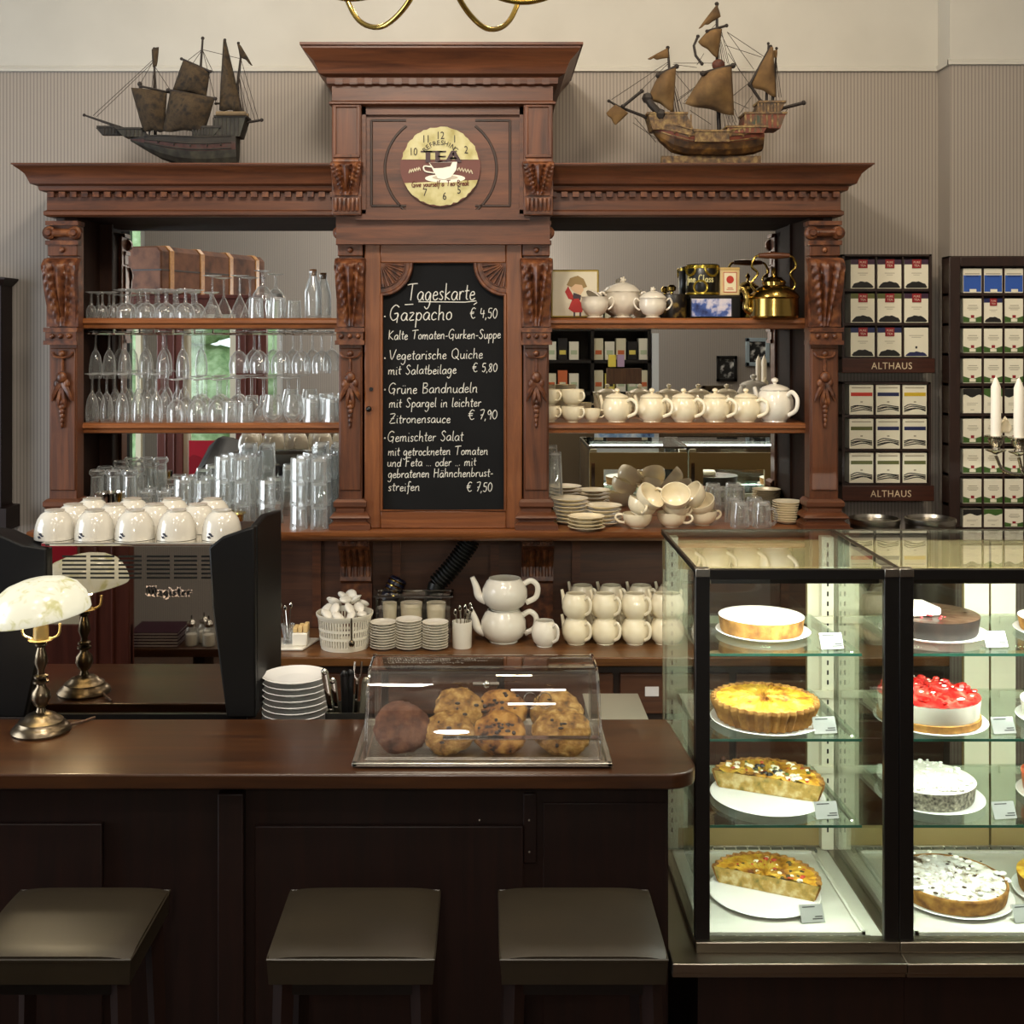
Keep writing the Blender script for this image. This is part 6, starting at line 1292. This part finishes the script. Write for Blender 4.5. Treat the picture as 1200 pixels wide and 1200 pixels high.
    l = area('case_light', ((xa+xb)/2, YF+.05, ZTc-.045), (0, 0, 0), xb-xa-.12, .02, 7.0*(xb-xa)/.6, (.95, 1.0, .90)); l.rotation_euler = (math.radians(28), 0, 0)
    for z in SHZ:
        l = area('shelf_light', ((xa+xb)/2, 3.63, z-.02), (0, 0, 0), xb-xa-.14, .015, 1.3*(xb-xa)/.6, (.95, 1.0, .90)); l.rotation_euler = (math.radians(32), 0, 0)
    return t
XA, XB = X(815, YF), X(1053.5, YF); XB2 = 2.30
case('cake_display_case', 'black-framed glass cake case beside the bar end, four lit tiers', XA, XB, 1, X(822, 3.6)-.0, X(1010, 3.6))
case('cake_display_case', 'wider black-framed glass cake case cut off by the photo edge, second of the pair', XB+.001, XB2, 2, X(1070, 3.6), XB2-.06)
# ---------------------------------------------------------------- cakes
def CP(r):
    def fn():
        m = M(); m.lathe([(0, .002), (r*.6, 0), (r*.92, .005), (r, .012), (r*.985, .0135), (r*.93, .009), (0, .008)], n=56); return tag(obj('cake_plate', m, PLATEW, smooth=30), '', 'plate')
    return Kind(fn)
def tart(name, label, px, Y, zb, r, h, mats, top, rim=0, flutes=0, half=None, dome=0, slope=.96, group=None):
    """a round cake or tart; half=(angle) keeps only the part beyond a cut"""
    t = thing(name, label, 'cake', (X(px, Y), Y, zb)); n = 72
    a0, a1 = (0, 2*PI) if half is None else (half, half+PI)
    if flutes: n = flutes*4
    fl = (lambda i, k: .035*math.cos(i*2*PI/n*(flutes))) if flutes else None
    m = M(); prof = [(r*slope*.98, 0), (r*slope, h*.1), (r, h*.92), (r, h)]
    if rim: prof += [(r*.985, h+rim), (r*.955, h+rim), (r*.93, h-.002)]
    nn = n if half is None else n//2
    m.lathe([(0, 0)] + prof[:3] + prof[3:] if half is None else prof, n=nn, a0=a0, a1=a1, flute=(lambda i, k: fl(i, k) if k else 0) if fl else None)
    if half is not None:
        c = math.cos(half); s = math.sin(half)
        pr = [(-r*slope, 0), (r*slope, 0), (r, h), (-r, h)]
        m2 = M(); m2.add([(x_*c, x_*s, z_) for x_, z_ in pr], [(0, 1, 2, 3)]); obj('cut_face', m2, mats[2], t)
    obj('crust', m, mats[0], t, smooth=50)
    m = M(); rnd = random.Random(int(px)); R = r*.955 if rim else r*1.002; k = 12; vs = []; rows = k+1
    for i in range(rows):
        rr = R*i/k
        for j in range(nn+1):
            a = a0+(a1-a0)*j/nn; zz = h+.001+dome*(1-(i/k)**2)+top*(rnd.random()-.3)*(1 if i < k else .2); vs.append((rr*math.cos(a), rr*math.sin(a), zz if i else h+dome+top*.2))
    m.add(vs, [(i*(nn+1)+j, i*(nn+1)+j+1, (i+1)*(nn+1)+j+1, (i+1)*(nn+1)+j) for i in range(k) for j in range(nn)])
    obj('topping', m, mats[1], t, smooth=60); return t
def bits(t, nm, m_, n, r, z, size, seed, a0=0, a1=2*PI, flat=.6):
    rnd = random.Random(seed); m = M()
    for i in range(n):
        a = rnd.uniform(a0, a1); q = r*math.sqrt(rnd.random()); s = size*rnd.uniform(.6, 1.3); m.ball((q*math.cos(a), q*math.sin(a), z+s*.2), (s, s*rnd.uniform(.6, 1), s*flat), 6, 4, i % len(m_))
    return obj(nm, m, m_, t)
CRUST = spots('tart_crust', ['#6b4219', '#9a6c2f', '#b98a45'], 30, .8, bump=.3)
QTOP = spots('quiche_top', ['#6b3308', '#b47c1c', '#cfa22f', '#e0c45c'], 20, .55, bump=.7, pos=[.30, .42, .55, .70])
QCUT = spots('quiche_cut', ['#6f6a2e', '#b8954a', '#e0d2a0'], 34, .7)
CREAMT = mat('whipped_cream', '#f6f2e8', .5, bump=.15, bscale=30)
Y1, Y2, Y3, Y4 = 3.84, 3.76, 3.81, 3.80
def onplate(px, Y, z, r, lab): CP(r).place((X(px, Y), Y, z+.0015), lab)
pz_ = .0108
onplate(894, Y1, SHZ[0], .150, 'white plate under the cream-topped tart on the top tier'); tart('cream_tart', 'round tart topped with smooth white cream, top tier of the case beside the bar', 892, Y1, SHZ[0]+pz_, .135, .048, [CRUST, CREAMT], .002, dome=.010)
onplate(897, Y2, SHZ[1], .172, 'white plate under the whole quiche on the second tier'); t = tart('quiche', 'whole golden quiche with fluted crust, second tier of the case beside the bar', 896, Y2, SHZ[1]+pz_, .163, .060, [CRUST, QTOP], .010, rim=.008, flutes=36, slope=.88, dome=.004)
onplate(899, Y3, SHZ[2], .180, 'white plate under the half quiche on the third tier'); t = tart('quiche', 'half quiche with olives and white cheese, third tier of the case beside the bar', 899, Y3, SHZ[2]+pz_, .172, .052, [CRUST, QTOP, QCUT], .012, rim=.007, flutes=36, slope=.9, half=-.42)
bits(t, 'olive', [mat('olive_black', '#1a1512', .35)], 10, .1, .056, .010, 3, .3, 2.2); bits(t, 'cheese', [mat('feta', '#f2ecd8', .7)], 30, .155, .054, .010, 4, -.35, 2.6); bits(t, 'pepper', [mat('pepper_red', '#b8431f', .5), mat('courgette', '#5b6b2a', .6)], 22, .15, .055, .007, 5, -.35, 2.6)
onplate(895, Y4, DZ-.004, .176, 'white plate under the half quiche on the bottom deck, case beside the bar'); t = tart('quiche', 'half quiche with tomato strips and herbs, bottom deck of the case beside the bar', 897, Y4, DZ-.004+pz_, .168, .050, [CRUST, QTOP, QCUT], .010, rim=.007, flutes=36, slope=.9, half=-.45)
bits(t, 'tomato_strip', [mat('tomato_strip', '#b5402a', .5), mat('mushroom', '#4f4226', .6)], 26, .14, .052, .008, 8, -.4, 2.6); bits(t, 'cheese', [bpy.data.materials['feta']], 10, .15, .051, .009, 9, -.4, 2.5)
# second case
CHOC = spots('chocolate_cake', ['#140b08', '#1f130d', '#2c1c14'], 30, .6); CHOCT = spots('chocolate_glaze', ['#24150f', '#3a251c', '#604739'], 12, .3)
onplate(1093, Y1, SHZ[0], .168, 'white plate under the chocolate cake, top tier of the wider case'); t = tart('chocolate_cake', 'dark chocolate cake with glossy top, top tier of the wider case', 1090, Y1, SHZ[0]+pz_, .150, .055, [CHOC, CHOCT], .003)
t = thing('cream_cake_slice', 'wedge of white cream cake lying on the chocolate cake, top tier', 'cake', (X(1075, Y1), Y1-.03, SHZ[0]+pz_+.058)); m = M(); m.prismz([(-.07, -.05), (.06, -.02), (.045, .10), (-.06, .11)], 0, .026); obj('cream', m, CREAMT, t, bevel=.008); bits(t, 'berry', [mat('berry_red', '#a81f2a', .4)], 8, .05, .0, .006, 2).location = (.01, -.04, .004)
onplate(1090, Y2, SHZ[1], .172, 'white plate under the strawberry cheesecake, second tier of the wider case'); RED = spots('strawberry_jelly', ['#7d0a0e', '#b81a18', '#cf3a30', '#dd7a6a'], 20, .2, bump=.5, pos=[.3, .45, .58, .72])
t = tart('strawberry_cake', 'white cheesecake topped with glossy red strawberries, second tier of the wider case', 1088, Y2, SHZ[1]+pz_, .154, .078, [mat('cheesecake', '#efe9da', .5), RED], .016, dome=.012); m = M(); m.lathe([(.150, 0), (.1555, .002), (.1555, .022), (.15, .024)], n=60); obj('biscuit_base', m, CRUST, t)
bits(t, 'strawberry', [mat('strawberry', '#b01613', .2), mat('strawberry_pale', '#c8372b', .25)], 70, .146, .088, .014, 12); bits(t, 'almond_flake', [mat('almond_flake', '#f3e6d6', .5)], 26, .15, .096, .008, 13, flat=.3)
onplate(1089, Y3, SHZ[2], .168, 'white plate under the poppy-seed cake, third tier of the wider case'); t = tart('poppy_cake', 'grey poppy-seed cake covered with white crumbs, third tier of the wider case', 1085, Y3, SHZ[2]+pz_, .150, .055, [spots('poppy_sponge', ['#3f3d38', '#8d8878', '#c4bda8'], 90, .9, bump=.3), CREAMT], .004, dome=.006); bits(t, 'white_crumb', [mat('coconut', '#faf8f2', .7)], 90, .145, .062, .008, 21)
onplate(1115, Y4, DZ-.004, .186, 'white plate under the sugared crumble cake on the bottom deck'); t = tart('crumble_cake', 'large crumble cake dusted with white sugar, bottom deck of the wider case', 1114, Y4, DZ-.004+pz_, .172, .045, [CRUST, spots('sugar_dust', ['#4a3820', '#b3aa98', '#d9d6cf', '#e6e4df'], 30, .9, bump=.8, pos=[.30, .40, .5, .6])], .012, rim=.004, dome=.006)
bits(t, 'dark_crumb', [mat('nut_dark', '#3f2d18', .7)], 26, .17, .053, .007, 31, flat=.3); bits(t, 'sugar_crumb', [bpy.data.materials['coconut']], 60, .175, .054, .010, 32, flat=.5)
for px, Y, z, r, nm, lab, mm, h in ((1256, Y2, SHZ[1], .165, 'cream_cake', 'white cream cake at the photo edge, second tier of the wider case', [CREAMT, CREAMT], .05), (1256, Y3, SHZ[2], .165, 'apricot_cake', 'orange-red glazed cake at the photo edge, third tier of the wider case', [mat('apricot_side', '#d9764f', .4), spots('apricot_top', ['#b3372a', '#d9744a'], 20, .2)], .06), (1252, Y4, DZ-.004, .168, 'quiche', 'golden quiche at the photo edge on the bottom deck', [CRUST, QTOP], .05), (1246, Y1, SHZ[0], .15, 'cream_tart', 'pale tart at the photo edge, top tier of the wider case', [CRUST, CREAMT], .04)):
    onplate(px, Y, z, r, 'white plate under the %s' % lab.replace(' of the wider case', '')); tart(nm, lab, px, Y, z+pz_, r*.9, h, mm, .006)
# price cards on folded stands
CARD = mat('price_card', '#9c9d9a', .4); CINK = mat('card_print', '#3a3a3a', .6)
def card():
    t = thing('price_card', '', 'price card'); m = M(); m.prismx([(0, 0), (.004, 0), (.026, .045), (.023, .047)], -.038, .038); m.box(-.038, .038, -.004, .03, 0, .002); obj('holder', m, thin_glass('card_acrylic', (.94, .95, .95), (.7, .72, .72), .8, 2, .02, .08), t)
    m = M(); s = math.atan2(.047, .023)
    pt = lambda x_, q, d: (x_, .023*q-.0008-d, .047*q)
    m.add([pt(-.036, .04, 0), pt(.036, .04, 0), pt(.036, .98, 0), pt(-.036, .98, 0)], [(0, 1, 2, 3)], 0)
    for x0, x1, q in ((-.028, .012, .82), (.008, .032, .30), (.0, .032, .18)): m.add([pt(x0, q, .0006), pt(x1, q, .0006), pt(x1, q+.06, .0006), pt(x0, q+.06, .0006)], [(0, 1, 2, 3)], 1)
    obj('card', m, [CARD, CINK], t, smooth=0); return t
K = Kind(card)
for px, Y, z, l in ((976, 3.64, SHZ[0], 'cream-topped tart'), (968, 3.64, SHZ[1], 'whole quiche'), (970, 3.64, SHZ[2], 'half quiche with olives'), (953, 3.62, DZ-.004, 'half quiche with tomato'), (1169, 3.66, SHZ[0], 'chocolate cake'), (1178, 3.64, SHZ[1], 'strawberry cheesecake'), (1179, 3.64, SHZ[2], 'poppy-seed cake'), (1203, 3.62, DZ-.004, 'crumble cake')):
    K.place((X(px, Y), Y, z+.0015), 'small white price card on a clear stand before the %s' % l, 'price cards', rz=.12)
# ================================================================ tea racks on the wall
RACK = wood('rack_dark', '#1c0f0a', '#301b12', 'z', .45); RBOARD = wood('rack_board', '#2f160d', '#4d2718', 'x', .4)
BXW = mat('tea_box_cream', '#e9e3cc', .5); BXG = mat('tea_box_print_grey', '#a8a08a', .6); BK = mat('tea_heap_black', '#15130f', .6); LOGR = mat('tea_logo_red', '#8f1a20', .5); LOGP = mat('tea_logo_pale', '#e2c9b4', .5)
BANDS = {k: mat('band_'+k.replace(' ', '_'), v, .5) for k, v in dict(plum='#3a2036', olive='#5d6130', navy='#1f2550', red='#c0331f', yellow='#cfae28', blue='#2c55a8', green='#3f5f25').items()}
def rack(name, label, px0, px1, py0, py1, Yf, Yb, ncol, bx0, pitch, bw, rows, board):
    a, b, z0, z1 = X(px0, Yf), X(px1, Yf), Z(py1, Yf), Z(py0, Yf)
    t = thing(name, label, 'tea rack', ((a+b)/2, Yb, z0)); m = M(); m.box(a, b, Yb-.012, Yb-.001, z0, z1); m.box(a, a+.012, Yf, Yb-.012, z0, z1); m.box(b-.012, b, Yf, Yb-.012, z0, z1); m.box(a, b, Yf, Yb-.012, z1-.009, z1)
    obj('case', m, RACK, t, True)
    for y0, y1 in rows:
        m = M(); m.box(a, b, Yf+.004, Yb-.012, Z(y1, Yf)-.014, Z(y1, Yf)-.001); obj('shelf', m, RACK, t, True)
    for c in range(1, ncol):
        xx = X(bx0+c*pitch-(pitch-bw)/2, Yf); m = M(); m.box(xx-.004, xx+.004, Yf+.006, Yb-.012, z0+.02, z1-.01); obj('divider', m, RACK, t, True)
    if board:
        m = M(); m.box(a-.004, b+.012, Yf-.012, Yf+.004, Z(board[1], Yf), Z(board[0], Yf)); o = obj('name_board', m, RBOARD, t, True, .003)
        m = M(); vs, fs = text_m('ALTHAUS', .046, spacing=1.1); xc, zc = X(board[2], Yf), Z((board[0]+board[1])/2+.5, Yf); m.add([(v[0]*.92+xc, Yf-.0135+v[1], v[2]+zc) for v in vs], fs); obj('lettering', m, mat('letter_cream', '#d9c4a4', .5), o, True, smooth=0)
    return t
def printed(t, x0, x1, z0, z1, y, style, band, i):
    m = M(); w_, h = x1-x0, z1-z0; xm = (x0+x1)/2; q = lambda a, b, c, d, mi, dy=.0006: m.box(x0+a*w_, x0+b*w_, y-dy, y, z0+c*h, z0+d*h, mi)
    ms = [BXW, BANDS[band], BK, LOGR, LOGP, BXG, BANDS['green']]
    heap = lambda hh, mi: m.prism([(x0+w_*(.04+.92*k/10), z0+h*(.03+hh*math.sin(PI*k/10)**.5+.012*((k*5+i) % 3))) for k in range(11)] + [(x0+w_*.9, z0+h*.02), (x0+w_*.1, z0+h*.02)], y-.0008, y, mi)
    if style == 'logo':
        q(0, 1, .83, 1, 1); q(.32, .70, .70, 1, 3, .003); [m.add([(v[0]*1.05+x0+w_*.51, y-.0036+v[1], v[2]+z0+h*zz) for v in vs], fs, 4) for (vs, fs), zz in ((text_m('PURE', w_*.115, extrude=.0003), .90), (text_m('TEA', w_*.13, extrude=.0003), .785))]; q(.3, .72, .52, .54, 5); q(.38, .64, .46, .475, 5); heap(.20, 2)
    elif style == 'plain':
        q(.2, .8, .72, .74, 5); q(.3, .7, .66, .68, 5); q(.46, .54, .28, .36, 2); heap(.13, 1)
    elif style == 'band':
        q(.1, .9, .88, .92, 5); q(.06, .96, .62, .74, 1, .001); q(.46, .56, .40, .45, 5)
        for k in range(4): m.tube(smooth_pts([(x0+w_*.05, y-.001, z0+h*(.10+.05*k)), (xm-.01*(k-1), y-.001, z0+h*(.17+.045*k+.02*((i+k) % 3))), (x1-w_*.05, y-.001, z0+h*(.12+.045*k))]), .0022, 4, 2)
    elif style == 'blue':
        q(.02, .98, .04, .72, 1); q(.35, .72, .02, .15, 0, .001); q(.1, .9, .76, .80, 5); q(.15, .85, .66, .69, 2, .001)
    elif style == 'leaf':
        m.prism([(x0+w_*(k/8), z0+h*(1-.30-.06*math.sin(k+i))) for k in range(9)] + [(x1, z1), (x0, z1)], y-.0007, y, 6 if i % 2 else 2); q(.2, .8, .40, .42, 5); q(.2, .7, .33, .35, 5); q(.4, .6, .12, .15, 5)
    else:
        q(.28, .76, .70, .73, 5); q(.22, .82, .63, .65, 5); q(.22, .82, .58, .60, 5); q(.3, .74, .53, .55, 5)
        m.prism([(x0+w_*(k/8), z0+h*(.16+.12*abs(k-4)/4)) for k in range(9)] + [(x1, z0+h*.02), (x0, z0+h*.02)], y-.0007, y, 6); q(.42, .6, .2, .32, 3, .001); q(.34, .68, .05, .17, 0, .0012)
    return m, ms
def teabox(x0, x1, z0, z1, y, d, style, band, i, label, group):
    t = thing('tea_box', label, 'tea box', ((x0+x1)/2, y+d/2, z0)); m = M(); m.box(x0, x1, y, y+d, z0, z1); obj('carton', m, BXW, t, True, smooth=0)
    m, ms = printed(t, x0, x1, z0, z1, y, style, band, i); obj('printed_front', m, ms, t, True, smooth=0); return t
c3, r3 = ('left', 'middle', 'right'), ('top', 'middle', 'bottom')
Yf, Ybk = 5.73, YW
R1 = ((304, 338), (344, 378), (384, 418)); R2 = ((451, 486), (491, 526), (531, 566))
rack('tea_rack', 'upper dark wall rack of nine cream tea boxes beside the back bar', 987, 1092, 298, 437, Yf, Ybk, 3, 997.5, 31.5, 28, R1, (420, 437, 1044))
rack('tea_rack', 'lower dark wall rack of nine banded tea boxes beside the back bar', 987, 1091, 448, 587, Yf, Ybk, 3, 996, 31.3, 28, R2, (569, 587, 1043))
for r in range(3):
    for c in range(3):
        x0 = 997.5+31.5*c; st = 'plain' if (r, c) == (2, 2) else 'logo'; bd = ('plum', 'olive', 'navy')[r] if not (r == 1 and c == 2) else 'plum'
        teabox(X(x0, Yf), X(x0+28, Yf), Z(R1[r][1], Yf), Z(R1[r][0], Yf), Yf+.008, .09, st, bd, c+r, 'cream tea box with %s, %s column, %s row of the upper wall rack' % ('red emblem' if st == 'logo' else 'plain front', c3[c], r3[r]), 'tea boxes in the upper rack')
        x0 = 996+31.3*c; bd = (('red', 'navy', 'yellow'), ('olive', 'navy', 'navy'), ('olive', 'olive', 'olive'))[r][c]
        teabox(X(x0, Yf), X(x0+28, Yf), Z(R2[r][1], Yf), Z(R2[r][0], Yf), Yf+.008, .09, 'band', bd, c+r, 'white tea box with %s band, %s column, %s row of the lower wall rack' % (bd, c3[c], r3[r]), 'tea boxes in the lower rack')
Yf, Ybk = 5.60, YJ; R3 = [(314.5+35.3*i, 343+35.3*i) for i in range(9)]; R3[8] = (597, 618)
t = rack('tea_rack', 'large dark wall rack with nine rows of small tea boxes beside the candles', 1113, 1236, 300, 640, Yf, Ybk, 4, 1129.5, 24.4, 21.5, R3, None)
m = M(); m.box(X(1113, 5.58), X(1126, 5.58), 5.585, 5.6, Z(618, 5.58), Z(301, 5.58)); m.box(X(1126, 5.58), X(1236, 5.58), 5.585, 5.6, Z(312, 5.58), Z(301, 5.58)); obj('front_frame', m, RACK, t, True, .003)
for r in range(9):
    for c in range(3):
        x0 = 1129.5+24.4*c; st = 'blue' if r == 0 else 'logo' if (r, c) == (1, 1) else 'leaf' if (r == 4 or (r == 8 and c < 2)) else 'tea'; bd = 'blue' if r == 0 else 'navy'
        teabox(X(x0, Yf), X(x0+21.5, Yf), Z(R3[r][1], Yf), Z(R3[r][0], Yf), Yf+.008, .07, st, bd, r+c, '%s small tea box, %s column, %s row of the large rack' % ({'blue': 'blue', 'logo': 'red-emblem', 'leaf': 'dark-leaf', 'tea': 'green-footed cream'}[st], c3[c], nth(r)), 'tea boxes in the large rack')
# steel canisters under the racks
for i, px in enumerate((1025, 1090)):
    Y = 5.42; t = thing('steel_canister', 'tall steel canister, %s of two, standing below the tea racks' % ('left' if i == 0 else 'right'), 'canister', (X(px, Y), Y, ZWT)); r = 29*Y/F; hh = Z(607, Y)-ZWT; m = M(); m.lathe([(0, 0), (r*.96, 0), (r*.96, hh-.02)], n=40); obj('body', m, STEELD, t)
    m = M(); m.lathe([(r*.97, hh-.025), (r, hh-.015), (r, hh), (r*.93, hh+.002), (r*.88, hh-.012), (0, hh-.012)], n=40); obj('lid', m, STEEL, t)
# ================================================================ candelabra on the case
Yc = 3.95; SILV = mat('candelabra_silver', '#b8b2a4', .2, 1.0, bump=.05, bscale=80); CANDLE = mat('candle_wax', '#f0e9d8', .45)
cxm = X(1226, Yc); zb0 = ZTc+.006; s = Yc/F
t = thing('candelabra', 'silver candelabra standing on the cake case at the photo edge', 'candelabra', (cxm, Yc, zb0))
m = M(); m.lathe([(0, 0), (.06, 0), (.062, .008), (.04, .02), (.016, .04), (.012, .07), (.02, .09), (.012, .11), (.012, .16), (.022, .18), (.012, .20), (.012, .24), (0, .25)], n=26); obj('stem', m, SILV, t)
ends = [((1167, 0), .0), ((1194, -.06), 1.0), ((1226, 0), 2), ((1285, .0), 3)]
for (px, dy), k in ends:
    ex = X(px, Yc+dy)-cxm; zc = Z(512, Yc)-zb0
    m = M()
    if k != 2: m.tube(smooth_pts([(0, 0, .19), (ex*.25, dy*.25, .20), (ex*.55, dy*.55, .215), (ex*.9, dy*.9, .225), (ex, dy, zc-.035)], 4) if False else smooth_pts([(0, 0, .20), (ex*.22, dy*.2, .235), (ex*.5, dy*.5, Z(556, Yc)-zb0), (ex*.85, dy*.85, Z(551, Yc)-zb0), (ex, dy, Z(534, Yc)-zb0)], 4), .0055, 8)
    m.lathe([(.004, -.058), (.014, -.052), (.030, -.046), (.033, -.042), (.016, -.04), (.012, -.034), (.022, -.02), (.026, -.008), (.02, -.004), (.034, .0), (.036, .004), (.018, .004), (0, .002)], c=(ex, dy, zc), n=22); obj('arm', m, SILV, t)
    m = M(); m.lathe([(.016, zc+.003), (.0165, zc+.02), (.0155, zc+.165), (.010, zc+.18), (.004, zc+.195), (0, zc+.197)], c=(ex, dy, 0), n=18); m.tube([(ex, dy, zc+.19), (ex+.003, dy, zc+.205)], .0012, 5)
    o = obj('candle', m, CANDLE); o.location = (cxm, Yc, zb0); tag(o, 'white unlit candle, %s in the silver candelabra' % ('leftmost', 'second from the left', 'on the centre stem', 'rightmost')[k if isinstance(k, int) else int(k)], 'candle', 'candles')
m = M(); m.grid(lambda u, v: (X(1181, Yc)-cxm+(u-.5)*.045*math.sin(PI*(.15+.8*v))*(1-.3*v), .02+.008*math.sin(u*5), Z(508, Yc)-zb0+.055*v*(1-.5*abs(u-.5))), 6, 6); o = obj('leaf_ornament', m, CREAM, t); so = o.modifiers.new('thick', 'SOLIDIFY'); so.thickness = .003
# ================================================================ chandelier
hx, hy = -.13, 3.04; t = thing('chandelier', 'brass chandelier with curved arms hanging above, only its loops in view', 'chandelier', (hx, hy, 3.15))
m = M(); m.lathe([(0, .15), (.03, .16), (.05, .20), (.03, .26), (.02, .3), (.04, .36), (.02, .42), (.012, .5), (.012, 1.5), (.06, 1.53), (.06, 1.55)], n=24); obj('hub', m, BRASS, t)
for i in range(5):
    a = math.radians(130-72*i); c, s_ = math.cos(a), math.sin(a); m = M()
    P = smooth_pts([(.03, 0, .24), (.06, 0, .13), (.13, 0, .055), (.24, 0, .022), (.35, 0, .06), (.42, 0, .15), (.44, 0, .24)], 6); m.tube([(p.x*c, p.x*s_, p.z) for p in P], .0075, 10); ar = obj('arm', m, BRASS, t)
    m = M(); m.lathe([(0, .235), (.03, .24), (.036, .25), (.014, .255), (.014, .33), (0, .331)], c=(.44*c, .44*s_, 0), n=18); obj('cup', m, BRASS, ar)
    m = M(); m.lathe([(.008, .33), (.016, .36), (.012, .39), (0, .42)], c=(.44*c, .44*s_, 0), n=14); obj('bulb', m, mat('bulb_glow', '#fff2dc', .3, emit='#ffd9a0', es=12), ar)
